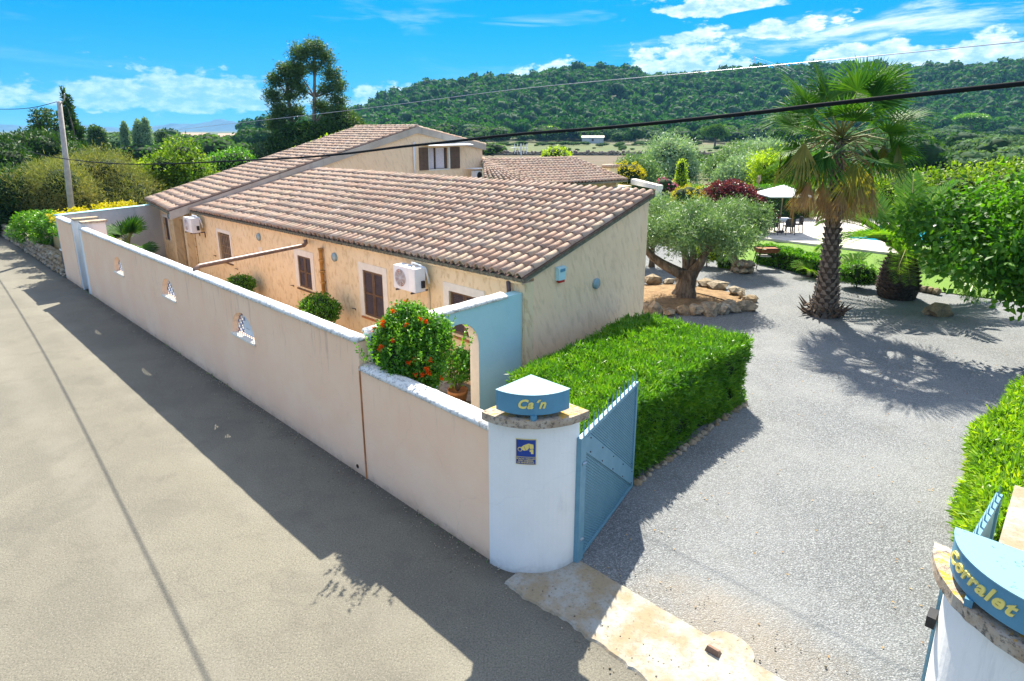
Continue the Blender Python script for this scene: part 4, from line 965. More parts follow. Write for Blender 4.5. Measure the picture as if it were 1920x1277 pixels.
obj('casing', MB().wbox(19.30, 19.62, 17.9, 18.75, 2.95, 3.42), M['whitemetal'], a3)
obj('fan_opening', MB().add([W(19.295, 18.2 + .18 * math.cos(t_), 3.18 + .18 * math.sin(t_)) for t_ in [i * math.pi / 10 for i in range(20)]], [tuple(range(20))]), M['dark'], a3)
obj('hood', MB().wbox(19.2, 19.9, 17.7, 19.0, 3.52, 3.55), M['whitemetal'], a3)
def disc_lamp(p, nrm, label):
    a = thing('wall_lamp', label, 'wall lamp', p, 'round wall lamps'); nrm = Vector(nrm).normalized(); x = nrm.cross(Vector((0, 0, 1))).normalized()
    mb = MB(); rings_ = [(.0, .125), (.035, .125), (.055, .10), (.065, .0001)]
    for h, r_ in rings_:
        mb.v += [tuple(Vector(p) + nrm * h + x * r_ * math.cos(t_) + Vector((0, 0, r_ * math.sin(t_)))) for t_ in [k * math.pi / 9 for k in range(18)]]
    for i in range(3): mb.f += [(i * 18 + k, i * 18 + (k + 1) % 18, (i + 1) * 18 + (k + 1) % 18, (i + 1) * 18 + k) for k in range(18)]
    obj('glass_cover', mb, M['glass'], a, True)
disc_lamp(W(14.40, 3.735, 2.18), Wd(0, -1), 'round grey wall lamp between the barred window and the middle shuttered window')
disc_lamp(W(9.81, 3.735, 2.16), Wd(0, -1), 'round grey wall lamp beside the ochre clay downpipe')
disc_lamp(W(2.785, 6.08, 2.20), Wd(-1, 0), 'round blue grey wall lamp on the plain gable wall')
disc_lamp(W(23.3, 3.93, 2.0), Wd(0, -1), 'round blue grey wall lamp beside the small entrance window')
al = thing('alarm_siren', 'white burglar alarm box with a red light below on the gable wall', 'alarm', W(2.75, 4.77, 2.6))
mb = MB(); mb.hexa([W(2.70, 4.68, 2.52), W(2.785, 4.66, 2.52), W(2.785, 4.90, 2.52), W(2.70, 4.88, 2.52), W(2.69, 4.65, 2.78), W(2.785, 4.64, 2.80), W(2.785, 4.92, 2.80), W(2.69, 4.90, 2.78)])
obj('housing', mb, M['skyblue'], al); obj('red_light', MB().wbox(2.70, 2.78, 4.70, 4.86, 2.47, 2.518), M['red'], al); obj('logo_panel', MB().wbox(2.680, 2.690, 4.70, 4.85, 2.70, 2.76), M['signblue'], al)

# ================================================================== GATE
def arcpts(cu, cv, r_, a0, a1, k):  # angles measured so that 0 = +u, 90 = +v
    return [(cu + r_ * math.cos(a0 + (a1 - a0) * i / k), cv + r_ * math.sin(a0 + (a1 - a0) * i / k)) for i in range(k + 1)]
def quarter(cu, cv, r_, side):      # side = -1: bulges to -u,-v; +1: to +u,-v
    a0, a1 = (math.pi, 1.5 * math.pi) if side < 0 else (1.5 * math.pi, 2 * math.pi)
    pts = arcpts(cu, cv, r_, a0, a1, 20)
    return pts + [(cu, cv)]
MIR = -1.0
def text_mesh(body, size, ext, shear=.35, off=0.0):
    cu = bpy.data.curves.new('lettering', 'FONT'); cu.body = body; cu.size = size; cu.extrude = ext; cu.shear = shear; cu.offset = off; cu.align_x = 'CENTER'
    cu.resolution_u = 3; cu.space_character = 1.12
    o = bpy.data.objects.new('lettering', cu); COL.objects.link(o)
    dg = bpy.context.evaluated_depsgraph_get(); dg.update()
    me = bpy.data.meshes.new_from_object(o.evaluated_get(dg)); bpy.data.objects.remove(o); return me
def pillar(name, label, C, side, word, wang, slabel):
    p = thing(name, label, 'gate pillar', W(C[0], C[1], 0), 'gate pillars')
    ext = [W(u, v)[:2] for u, v in quarter(C[0], C[1] + .02, .80, side)]
    obj('shaft', MB().prism(ext, -.05, 2.105), M['pillar'], p)
    capq = quarter(C[0] - side * .0, C[1] + .03, .92, side)
    q = random.Random(1); mb = MB(); c2 = [W(u + q.uniform(-.006, .006), v + q.uniform(-.006, .006))[:2] for u, v in capq]
    mb.prism(c2, 2.105, 2.205); obj('cap_slab', mb, M['cap'], p)
    s = thing('name_sign', slabel, 'sign', W(C[0] + side * .17, C[1] - .2, 2.2), 'name signs on the gate pillars')
    cu, cv, r_ = C[0] + side * .17, C[1] - .19, .62
    body = quarter(cu, cv, r_, side); bw_ = [W(u, v)[:2] for u, v in body]
    obj('sign_box', MB().prism(bw_, 2.27, 2.515), M['signblue'], s)
    lid = [W(u, v)[:2] for u, v in quarter(cu - side * .004, cv + .004, r_ + .012, side)]
    obj('lid', MB().prism(lid, 2.517, 2.527), M['signtop'], s)
    for a in (.5,):
        an = (1.25 if side < 0 else 1.75) * math.pi; 
        fx, fy = cu + (r_ + .0) * math.cos(an), cv + (r_ + .0) * math.sin(an)
        obj('mounting_foot', MB().wbox(fx - .025, fx + .025, fy - .03, fy + .03, 2.207, 2.268), M['signblue'], s)
    obj('support', MB().wbox(cu + side * .25 - .1, cu + side * .25 + .1, cv - .35, cv - .15, 2.207, 2.268), M['dark'], s)
    me = text_mesh(word, .155, .006, .35, .0045); mid = wang
    for v in me.vertices:
        x, y, z = v.co; an = mid + MIR * x / r_; rr = r_ + .006 + z
        q_ = W(cu + rr * math.cos(an), cv + rr * math.sin(an), 2.36 + y)
        v.co = Vector(q_) - ORG[s]
    me.name = 'lettering'; link('lettering', me, M['letter'], s)
    return p
p1 = pillar('gate_pillar', 'pale grey quarter round gate pillar with a lichened cap at the end of the low beige wall', (-.05, .74), -1, "Ca\u00b4n", R(228), "blue metal name sign with a short yellow word on the pillar beside the low wall")
p2 = pillar('gate_pillar', 'pale grey quarter round gate pillar with a lichened cap at the bottom right beside the garden wall', (-5.45, .72), 1, "Corralet", R(317), "blue metal name sign with a longer yellow word on the pillar at the right edge")
# CCTV plate on the first pillar
pw = thing('security_notice', 'small blue and yellow security camera notice fixed to the grey pillar', 'notice', W(-.62, .10, 1.75))
PC = (-.05, .76)
def on_pillar(a, z, d_=0.0): rr = .80 + d_; return W(PC[0] + rr * math.cos(a), PC[1] + rr * math.sin(a), z)
AM = R(233); PH = .125 / .80
def plate(a0, a1, z0, z1, d0, d1, k=6):
    mb = MB()
    for i in range(k):
        b0, b1 = a0 + (a1 - a0) * i / k, a0 + (a1 - a0) * (i + 1) / k
        mb.hexa([on_pillar(b0, z0, d0), on_pillar(b1, z0, d0), on_pillar(b1, z0, d1), on_pillar(b0, z0, d1), on_pillar(b0, z1, d0), on_pillar(b1, z1, d0), on_pillar(b1, z1, d1), on_pillar(b0, z1, d1)])
    return mb
obj('plate', plate(AM - PH, AM + PH, 1.575, 1.915, .002, .010), M['plateyellow'], pw)
obj('blue_field', plate(AM - PH * .93, AM + PH * .93, 1.683, 1.907, .0105, .013), M['enamel'], pw)
obj('text_field', plate(AM - PH * .93, AM + PH * .93, 1.583, 1.675, .0105, .013), M['enamel'], pw)
def on_plate(me, name, zc, mat):
    for v in me.vertices:
        x, y, z = v.co; v.co = Vector(on_pillar(AM + MIR * x / .80, zc + y, .0145 + z)) - ORG[pw]
    me.name = name; return link(name, me, mat, pw)
me = text_mesh('ESPACIO VIGILADO\nPOR C\u00c1MARA\nDE SEGURIDAD', .0265, .0006, 0, .0006)
on_plate(me, 'lettering', 1.648, M['plateyellow'])
def flat(name, polys, zc, mat):
    mb = MB()
    for pl_ in polys: mb.add([(x, y, 0) for x, y in pl_], [tuple(range(len(pl_)))])
    me = bpy.data.meshes.new(name); me.from_pydata(mb.v, [], mb.f); me.update(); return on_plate(me, name, zc, mat)
flat('camera_icon', [[(-.045, -.015), (-.055, .02), (-.03, .045), (.03, .072), (.088, .060), (.092, .008), (.03, -.012), (-.02, -.025)], [(.045, -.012), (.088, .0), (.09, -.065), (.062, -.065), (.06, -.038), (.045, -.036)],
     [(-.07 + .028 * math.cos(a), -.008 + .030 * math.sin(a)) for a in [k * math.pi / 8 for k in range(16)]]], 1.79, M['plateyellow'])
me = flat('camera_lens', [[(-.072 + .019 * math.cos(a), -.010 + .021 * math.sin(a)) for a in [k * math.pi / 8 for k in range(16)]], [(-.025, .035), (-.022, .037), (.0, -.015), (-.003, -.018)], [(.035, .061), (.038, .06), (.045, .0), (.041, -.003)]], 1.79, M['enamel'])
for v in me.data.vertices: v.co += (Wd(math.cos(AM), math.sin(AM)) * .002)

def gate_leaf(label, A, B, flip):
    """sheet-steel leaf between hinge A and free end B (u, v)"""
    g = thing('gate_leaf', label, 'gate', W(A[0], A[1], 0), 'leaves of the driveway gate')
    A_ = Vector(W(*A)); d_ = (Vector(W(*B)) - A_); Lg = d_.length; d_.normalize(); nn_ = Vector((-d_.y, d_.x, 0)) * flip
    P = lambda s, n_, z: tuple(A_ + d_ * s + nn_ * n_ + Vector((0, 0, z)))
    def bx(mb, s0, s1, n0, n1, z0, z1): return mb.hexa([P(s0, n0, z0), P(s1, n0, z0), P(s1, n1, z0), P(s0, n1, z0), P(s0, n0, z1), P(s1, n0, z1), P(s1, n1, z1), P(s0, n1, z1)])
    H0, H1 = .04, 1.82
    mb = MB(); bx(mb, -.09, .07, -.035, .03, H0 - .03, H1); bx(mb, Lg - .06, Lg, -.03, .03, H0, H1); bx(mb, .07, Lg - .06, -.029, .029, H0, H0 + .05); bx(mb, .07, Lg - .06, -.029, .029, H1 - .05, H1 - .002)
    obj('frame', mb, M['steel'], g)
    obj('sheet', bx(MB(), .07, Lg - .06, -.006, .006, H0 + .05, H1 - .05), M['steel'], g)
    sl_ = (.10 - 1.62) / (Lg - .1)       # slope of the brace and of the pressed ribs
    mb = MB(); s0, s1, z0, z1 = .075, Lg - .065, H0 + .055, H1 - .055
    k = -30
    for k in range(-60, 90):
        c = 1.62 + k * .042
        pts = []
        lo, hi = s0, s1
        for zz in (z0, z1):
            s = (zz - c) / sl_
            if sl_ < 0:
                if zz == z1: lo = max(lo, s)
                else: hi = min(hi, s)
        if hi - lo < .03: continue
        a, b = (lo, sl_ * lo + c), (hi, sl_ * hi + c)
        mb.hexa([P(a[0], -.018, a[1] - .010), P(b[0], -.018, b[1] - .010), P(b[0], -.006, b[1] - .016), P(a[0], -.006, a[1] - .016),
                 P(a[0], -.018, a[1] + .002), P(b[0], -.018, b[1] + .002), P(b[0], -.006, b[1] + .010), P(a[0], -.006, a[1] + .010)])
    props(obj('pressed_ribs', mb, M['steel'], g), kind='stuff')
    zA, zB = lambda s: 1.62 + sl_ * s, lambda s: 1.62 + sl_ * s + .30
    mb = MB(); se = Lg - .06
    lo = [(.07, zA(.07)), (se, max(z0, zA(se)))]; hi = [(.07, min(z1, zB(.07))), ((z1 - 1.92) / sl_ if 1.92 > z1 else .07, z1), (se, zB(se))]
    ring = [lo[0], lo[1], hi[2], hi[1], hi[0]]
    mb.add([P(s, -.034, z) for s, z in ring] + [P(s, -.019, z) for s, z in ring], [(0, 1, 2, 3, 4), (9, 8, 7, 6, 5)] + [(i, (i + 1) % 5, 5 + (i + 1) % 5, 5 + i) for i in range(5)])
    br_ = obj('brace', mb, M['steel'], g)
    mb = MB()
    for i in range(5):
        for off_ in (.05, .25):
            s = .2 + i * .42; z = zA(s) + off_
            if z < z1 - .03 and s < se - .03: mb.ico(P(s, -.037, z), .012)
    obj('rivets', mb, M['louver'], br_)
    ns = 13
    for i in range(ns):
        s = .05 + i * (Lg - .1) / (ns - 1); mb = MB()
        mb.hexa([P(s - .012, -.006, H1 - .06), P(s + .012, -.006, H1 - .06), P(s + .012, .006, H1 - .06), P(s - .012, .006, H1 - .06), P(s - .012, -.006, H1 + .05), P(s + .012, -.006, H1 + .05), P(s + .012, .006, H1 + .05), P(s - .012, .006, H1 + .05)])
        mb.add([P(s - .012, -.006, H1 + .05), P(s + .012, -.006, H1 + .05), P(s + .012, .006, H1 + .05), P(s - .012, .006, H1 + .05), P(s - .026, 0, H1 + .075), P(s + .026, 0, H1 + .075), P(s, 0, H1 + .19)], [(0, 1, 5, 4), (2, 3, 4, 5), (4, 5, 6), (5, 4, 6), (3, 0, 4), (1, 2, 5)])
        obj('spike', mb, M['steel'], g)
    mb = MB(); mb.tube([P(-.04, -.03, 1.45), P(.02, -.05, 1.45)], .02, 6); mb.tube([P(-.04, -.03, .35), P(.02, -.05, .35)], .02, 6); obj('hinge', mb, M['zinc'], g)
    return g
gate_leaf('open blue grey sheet steel gate leaf with spikes beside the green hedge', (-.86, .80), (-.42, 2.74), 1)
gate_leaf('open blue grey spiked gate leaf seen behind the pillar at the right edge', (-4.66, .86), (-4.80, 2.80), -1)
# bolts of the second pillar side: gate motor box
gm = thing('gate_latch_box', 'small dark metal latch box on the side of the right pillar', 'latch', W(-4.6, .62, 1.6))
obj('housing', MB().wbox(-4.648, -4.585, .56, .70, 1.54, 1.64), M['dark'], gm)
gs = thing('gate_stop', 'small dark gate stop set in the concrete strip', 'gate stop', W(-2.85, .62, 0))
mb = MB(); mb.hexa([W(-2.92, .57, .03), W(-2.76, .57, .03), W(-2.76, .66, .03), W(-2.92, .66, .03), W(-2.90, .585, .10), W(-2.78, .585, .10), W(-2.78, .645, .07), W(-2.90, .645, .07)]); obj('block', mb, M['copper'], gs)
obj('plinth', MB().prism([W(-2.95 + .26 * math.cos(a), .78 + .22 * math.sin(a))[:2] for a in [k * math.pi / 9 for k in range(18)]], .0, .033), M['slab'], gs)
# right garden wall
gw = thing('garden_wall', 'rendered garden wall with a flat grey concrete top behind the right pillar', 'wall', W(-5.1, 1.9, 0))
obj('rendered_wall', MB().wbox(-5.36, -4.95, .76, 2.85, 0, 1.86), M['pillar'], gw)
obj('top_slab', MB().wbox(-5.40, -4.90, .765, 2.90, 1.863, 1.92), M['slab'], gw)
# drain hole
dh = thing('weep_hole', 'small dark round drain hole low in the beige road wall', 'drain', W(3.11, 0, .12))
obj('pipe', MB().tube([W(3.11, -.01, .12), W(3.11, -.004, .12)], .035, 12), M['dark'], dh)

# ================================================================== PLANTS NEAR THE HOUSE
def world_lobes(ls): return ls
def hedge_box(name, label, corners, h, nleaf, ln, wd, lmat, seed, top_up=0.9, group=None, base=None):
    """clipped hedge: leaves over the top and the sides of a four-cornered block; corners in (u, v), anticlockwise from near"""
    r_ = np.random.default_rng(seed)
    c = [np.array(W(u, v)) for u, v in corners]; cen = sum(c) / len(c)
    t_ = thing(name, label, 'hedge', tuple(cen), group)
    P = []; N = []
    area = [('top', np.linalg.norm(np.cross((c[1] - c[0])[:2], (c[3] - c[0])[:2])))]
    for i in range(4): area.append((i, np.linalg.norm(c[(i + 1) % 4] - c[i]) * h * 0.9))
    tot_ = sum(a for _, a in area)
    for k, a in area:
        m_ = int(nleaf * a / tot_)
        if k == 'top':
            s, q_ = r_.random((m_, 1)), r_.random((m_, 1))
            p = (c[0] * (1 - s) + c[1] * s) * (1 - q_) + (c[3] * (1 - s) + c[2] * s) * q_
            bump = 0.05 * np.sin(p[:, 0] * 3.1) * np.sin(p[:, 1] * 2.7) + 0.04 * np.sin(p[:, 0] * 7.3 + 1) * np.sin(p[:, 1] * 6.1)
            p[:, 2] = h + bump - 0.16 * r_.random(m_) ** 1.5 + .03; n_ = np.tile([0, 0, 1.0], (m_, 1))
        else:
            a_, b_ = c[k], c[(k + 1) % 4]; s = r_.random((m_, 1)); p = a_ * (1 - s) + b_ * s
            nn = np.cross(b_ - a_, [0, 0, 1.0]); nn /= np.linalg.norm(nn)
            if np.dot(nn, (a_ + b_) / 2 - cen) < 0: nn = -nn
            z = r_.random(m_) * h; p[:, 2] = z
            p += nn * (0.02 + 0.05 * np.sin(z * 5 + p[:, 0] * 3) - 0.14 * r_.random(m_) ** 1.5)[:, None]; n_ = np.tile(nn, (m_, 1))
        P.append(p); N.append(n_)
    P = np.concatenate(P); N = np.concatenate(N)
    thin = np.sin(P[:, 0] * 5.1 + 2 * np.sin(P[:, 1] * 2.3)) * np.sin(P[:, 1] * 4.7 + 2 * np.sin(P[:, 2] * 3.1 + P[:, 0])) * np.sin(P[:, 2] * 6.3 + P[:, 0] * 2)
    keep = r_.random(len(P)) > np.clip((thin - .25) * 2.2, 0, .85) * (np.abs(N[:, 2]) < .5) + .12 * (np.sin(P[:, 0] * 9) * np.sin(P[:, 1] * 8) > .5)
    P = P[keep]; N = N[keep]; m_ = len(P)
    # leaves grow in small whorled shoots of five
    k5 = m_ // 5; idx = r_.choice(m_, k5, replace=False); Ps = np.repeat(P[idx], 5, 0); Ns = np.repeat(N[idx], 5, 0)
    ax = unit(Ns * 0.7 + np.array([0, 0, top_up]) + r_.normal(size=Ns.shape) * 0.15); ax = ax.reshape(k5, 5, 3); ax[:] = ax[:, :1]; ax = ax.reshape(-1, 3)
    D = unit(ax * 0.75 + r_.normal(size=ax.shape) * 0.62)
    Ps = Ps + ax * (r_.random((len(Ps), 1)) - 0.4) * ln * 0.7
    V, F = cards(Ps, D, unit(ax + r_.normal(size=ax.shape) * .7), ln * (0.6 + 0.7 * r_.random(len(Ps))), wd * (0.7 + .6 * r_.random(len(Ps))), 0.1)
    V -= cen; link('leaves', mesh_np('leaves', V, F), lmat, t_)
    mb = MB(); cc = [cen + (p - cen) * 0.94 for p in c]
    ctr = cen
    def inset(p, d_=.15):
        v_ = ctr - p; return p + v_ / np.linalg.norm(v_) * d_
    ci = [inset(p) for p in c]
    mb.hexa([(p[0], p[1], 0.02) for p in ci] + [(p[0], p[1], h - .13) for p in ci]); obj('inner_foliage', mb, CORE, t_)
    return t_
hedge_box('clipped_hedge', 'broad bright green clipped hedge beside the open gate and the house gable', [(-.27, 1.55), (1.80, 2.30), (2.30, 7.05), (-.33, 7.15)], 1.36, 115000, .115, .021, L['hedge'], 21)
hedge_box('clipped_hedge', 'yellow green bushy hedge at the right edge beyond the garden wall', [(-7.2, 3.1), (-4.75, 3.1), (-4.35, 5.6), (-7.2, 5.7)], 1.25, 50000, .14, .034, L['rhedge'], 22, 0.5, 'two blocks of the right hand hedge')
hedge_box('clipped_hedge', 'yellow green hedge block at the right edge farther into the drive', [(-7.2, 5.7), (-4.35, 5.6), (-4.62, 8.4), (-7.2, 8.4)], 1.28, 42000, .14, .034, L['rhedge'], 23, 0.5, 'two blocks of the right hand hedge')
# kerb of small stones at the foot of the hedge
kb = thing('hedge_kerb', 'row of small pale stones along the foot of the clipped hedge', 'stone edging', W(-.4, 4.5, 0)); q = random.Random(8)
for i in range(26):
    v = 2.9 + i * .165; obj('stone', MB().ico(W(-.42 + q.uniform(-.03, .03), v, .02), .075 + q.uniform(-.02, .02), (1, 1, .7), .25, i), M['stone'], kb)
# flowering bush on the low wall
bs = thing('flowering_bush', 'round green bush with orange trumpet flowers spilling over the low front wall', 'bush', W(2.0, .5, 0))
lob = [((2.355, 0.49, 2.06), (0.391, 0.318, 0.55)), ((2.216, 0.53, 1.86), (0.328, 0.285, 0.45)), ((2.642, 0.51, 2.21), (0.328, 0.318, 0.5)), ((2.257, 0.63, 2.36), (0.359, 0.335, 0.42)), ((1.986, 0.63, 2.01), (0.25, 0.268, 0.42)), ((2.437, 0.63, 2.61), (0.359, 0.318, 0.3)), ((2.093, 0.88, 2.36), (0.297, 0.285, 0.4)), ((2.478, 0.68, 1.66), (0.328, 0.251, 0.45))]
wl = [((W(*c)[0] - W(2.0, .5)[0], W(*c)[1] - W(2.0, .5)[1], c[2]), (r_[0], r_[0], r_[2])) for c, r_ in lob]
link('leaves', crown_mesh('leaves', 31, wl, 36000, .055, .032, up=.3, clump=6, spread=.5, rand=.8), L['bush'], bs)
r_ = np.random.default_rng(5)   # long upright shoots
Ps = []; Ds = []
for i in range(46):
    a, b = r_.uniform(-.75, .75, 2); p0 = np.array([a, b * .6, 2.45 - .3 * (a * a + b * b)]); dd_ = unit((np.array([[a * .4, b * .4, 1.0]]) + r_.normal(size=(1, 3)) * .15))[0]; L0 = r_.uniform(.15, .42)
    for k in range(16):
        f = k / 16; Ps.append(p0 + dd_ * L0 * f); Ds.append(unit((dd_ * .6 + r_.normal(size=3) * .7)[None])[0])
V, F = cards(np.array(Ps), np.array(Ds), unit(r_.normal(size=(len(Ps), 3))), .055, .03); props(link('shoots', mesh_np('shoots', V, F), L['hedge'], bs), kind='stuff')
mb = MB(); add_core(mb, [((c[0] + W(2.0, .5)[0], c[1] + W(2.0, .5)[1], c[2]), r2) for c, r2 in wl], .74, 3); obj('inner_foliage', mb, CORE, bs, True)
cen = np.array([0, 0, 1.85]); nf = 0; q = random.Random(17)
while nf < 30:      # each flower cluster
    c_, rr = wl[q.randrange(6)]; d_ = Vector((q.gauss(0, 1), q.gauss(0, 1) - .6, q.gauss(0, .8) + .3)).normalized()
    p = np.array(c_) + np.array(d_) * np.array(rr) * 1.06
    if any(np.sum(((p - np.array(c2)) / np.array(r2)) ** 2) < .95 for c2, r2 in wl): continue
    rs = np.random.default_rng(100 + nf); k = 22; D = unit(np.array(d_)[None] * .6 + rs.normal(size=(k, 3)) * .6)
    V, F = cards(p + rs.normal(size=(k, 3)) * .012, D, unit(rs.normal(size=(k, 3))), .046, .024)
    link('flower', mesh_np('flower', V, F), L['flower'], bs); nf += 1
obj('stem', MB().tube([W(2.0, .5, 0), W(2.02, .5, .6), W(1.98, .48, 1.4)], [.05, .045, .03], 7), M['bark'], bs, True)

# courtyard plants
def ball_shrub(label, p, r_, h, seed, lmat, n=5000, ln=.06, wd=.035, name='shrub', group=None, cat='shrub'):
    lobes = [((0, 0, h), (r_, r_, r_ * .72)), ((r_ * .35, -r_ * .2, h - .1 * r_), (r_ * .7, r_ * .7, r_ * .55)), ((-r_ * .4, .2 * r_, h - .05 * r_), (r_ * .65, r_ * .65, r_ * .55))]
    return tree(name, label, cat, p, lobes, n, ln, wd, lmat, .03, 'bark', group, seed, .84, clump=6, spread=.4)
ball_shrub('rounded dark green shrub against the house wall beside the clay downpipe', W(9.4, 2.95, 0), .52, .95, 41, L['dark' if 0 else 'bush'], 7000)
ball_shrub('small dark green shrub against the house wall under the barred window', W(14.8, 3.15, 0), .45, .62, 42, L['bush'], 4500)
pt = thing('potted_plant', 'green shrubby plant in a terracotta pot seen through the arched doorway', 'potted plant', W(3.72, 2.75, .03))
obj('pot', MB().lathe(W(3.72, 2.75, .03), [(.14, 0), (.20, .34), (.215, .34), (.215, .40), (.18, .40), (.17, .36)], 20), M['terracotta'], pt, True)
mb = MB()
for i in range(14):
    a = i * 2.4; mb.tube([W(3.72, 2.75, .38), W(3.72 + .12 * math.cos(a), 2.75 + .12 * math.sin(a), .62), W(3.72 + .26 * math.cos(a), 2.75 + .26 * math.sin(a), .88 + .12 * (i % 3))], [.012, .01, .006], 5)
obj('stems', mb, M['bark'], pt, True)
link('leaves', crown_mesh('leaves', 44, [((0, 0, .85), (.36, .36, .26)), ((.1, .1, 1.0), (.25, .25, .2))], 1500, .08, .05, clump=6, spread=.5), L['bush'], pt)

# ---- fan palms
def fan_blade(r_, Rl, spread, n, droop, fold=.25, origin=(0, 0, 0), wk=1.0):
    an = np.linspace(-spread, spread, n) + r_.normal(size=n) * .015; o = np.array(origin)
    ln = Rl * (0.80 + .20 * np.cos(an * .7)) * (0.93 + .1 * r_.random(n))
    D1 = np.stack([np.sin(an), np.cos(an), np.full(n, .10)], 1); D1 = unit(D1)
    w_ = 2 * Rl * math.sin(spread / n) * .75 * wk
    N1 = np.tile([0, 0, 1.0], (n, 1)) + np.stack([np.where(np.arange(n) % 2, fold, -fold), np.zeros(n), np.zeros(n)], 1)
    V1, F1 = cards(np.tile(o, (n, 1)), D1, unit(N1), ln * .78, w_, .1)
    P2 = o + D1 * (ln * .52)[:, None]; D2 = unit(D1 + np.array([0, 0, -droop]) + r_.normal(size=(n, 3)) * .05)
    V2, F2 = cards(P2, D2, unit(N1), ln * .50, w_ * .62, .1)
    return np.concatenate([V1, V2]), np.concatenate([F1, F2 + len(V1)])
def fan_frond(name, seed, Lp, Rl, spread, n, droop, mats, wk=1.0):
    r2 = np.random.default_rng(seed); V, F = fan_blade(r2, Rl, spread, n, droop, origin=(0, Lp, 0), wk=wk)
    pet = MB().tube([(0, 0, 0), (0, Lp * .5, .03), (0, Lp * 1.02, 0)], [.028, .02, .012], 4); pv = np.array([tuple(p) for p in pet.v]);
    pf = []
    for f in pet.f:
        for k in range(1, len(f) - 1): pf.append((f[0], f[k], f[k + 1]))
    me = mesh_np(name, np.concatenate([pv, V]), np.concatenate([np.array(pf), F + len(pv)]))
    me.materials.append(mats[0]); me.materials.append(mats[1])
    me.polygons.foreach_set('material_index', np.array([1] * len(pf) + [0] * len(F), np.int32)); return me
def bent_frond(name, seed, out, dropz, Rl, spread, n, mats, wk=1.2):
    r2 = np.random.default_rng(seed); V, F = fan_blade(r2, Rl, spread, n, .15, .5, wk=wk)
    # blade built along +Y, turned to hang straight down from the end of the arched stalk
    B = np.stack([V[:, 0] * (1 + .25 * V[:, 1]), -V[:, 2] * .8 + .10 * V[:, 1] + out, -V[:, 1] - dropz], 1)
    pet = MB().tube([(0, 0, 0), (0, out * .45, .10 * out), (0, out * .85, -.35 * dropz), (0, out, -dropz)], [.028, .022, .016, .012], 4); pv = np.array([tuple(p) for p in pet.v]); pf = [(f[0], f[k], f[k + 1]) for f in pet.f for k in range(1, len(f) - 1)]
    me = mesh_np(name, np.concatenate([pv, B]), np.concatenate([np.array(pf), F + len(pv)])); me.materials.append(mats[0]); me.materials.append(mats[1])
    me.polygons.foreach_set('material_index', np.array([1] * len(pf) + [0] * len(F), np.int32)); return me
PET = plain('leaf stalk', (0.17, 0.17, 0.04), .6, var=.3); PETD = plain('dry leaf stalk', (0.26, 0.15, 0.07), .8, var=.3)
live = [fan_frond('frond', 50 + i, 1.25, 1.10, 1.75, 30, .25 + .35 * i, (L['palm'], PET), .62) for i in range(3)]
MIXF = leafmat('ageing palm leaves', [(.10, .13, .02), (.20, .20, .03), (.36, .28, .06)], .3, .5, 1.0, .3)
hang = [bent_frond('hanging_frond', 60, 1.35, .30, 1.15, .75, 30, (L['palm'], PET)), bent_frond('hanging_frond', 61, 1.5, .15, 1.25, .60, 30, (MIXF, PET)), bent_frond('hanging_frond', 62, 1.05, .55, 1.2, .5, 28, (MIXF, PETD))]
dead = [bent_frond('dry_frond', 70, .85, .75, 1.05, .36, 34, (L['drypalm'], PETD)), bent_frond('dry_frond', 71, 1.15, .70, 1.10, .42, 34, (L['drypalm'], PETD)), bent_frond('dry_frond', 72, .5, .8, 1.15, .34, 34, (L['drypalm'], PETD))]
def orient(az_, el_, roll=0.0):
    """local +Y goes out at azimuth az_, elevation el_"""
    return (Matrix.Rotation(az_ - math.pi / 2, 4, 'Z') @ Matrix.Rotation(el_, 4, 'X') @ Matrix.Rotation(roll, 4, 'Y'))
def put_frond(me, root, p, az_, el_, roll=0, sc=1.0, name=None):
    o = bpy.data.objects.new(name or me.name, me); COL.objects.link(o); o.parent = root
    o.location = Vector(p) - ORG[root]; o.rotation_euler = orient(az_, el_, roll).to_euler(); o.scale = (sc,) * 3; return o
def boots(mb, path, rad, rows, per, q, size=.11, lift=.05):
    """overlapping leaf-base stubs in a criss-cross pattern round a trunk"""
    for i in range(rows):
        f = i / rows; k = f * (len(path) - 1); j = min(len(path) - 2, int(k)); p = Vector(path[j]).lerp(Vector(path[j + 1]), k - j)
        kr = f * (len(rad) - 1); jr = min(len(rad) - 2, int(kr)); r2 = rad[jr] + (rad[jr + 1] - rad[jr]) * (kr - jr)
        for m_ in range(per):
            a = 2 * math.pi * (m_ + .5 * (i % 2)) / per + q.uniform(-.05, .05); o = Vector((math.cos(a), math.sin(a), 0)); s = Vector((-o.y, o.x, 0))
            w2 = size * q.uniform(.85, 1.1) * r2 / .34; hgt = size * 1.5; c = p + o * r2
            mb.add([c - s * w2 - o * .02, c + s * w2 - o * .02, c + s * w2 * .35 + o * lift * q.uniform(.8, 1.6) + Vector((0, 0, hgt)), c - s * w2 * .35 + o * lift * q.uniform(.8, 1.6) + Vector((0, 0, hgt)), c - o * .02 + Vector((0, 0, hgt * .9))],
                   [(0, 1, 2, 3), (3, 2, 4), (1, 4, 2), (0, 3, 4)])
fp = thing('fan_palm', 'tall fan palm with criss-cross bark and a skirt of dry brown fronds', 'palm tree', (9.63, 18.1, 0)); q = random.Random(77)
path = [(9.58, 18.1, -.05), (9.60, 18.1, .35), (9.60, 18.1, 1.2), (9.55, 18.1, 2.4), (9.46, 18.1, 3.6), (9.42, 18.1, 4.5), (9.42, 18.1, 5.2)]
rad = [.44, .36, .27, .225, .19, .15, .12]
mb = MB(); mb.tube(path, [r2 * .9 for r2 in rad], 14); mbb = MB(); boots(mbb, path, rad, 42, 8, q, .10, .045)
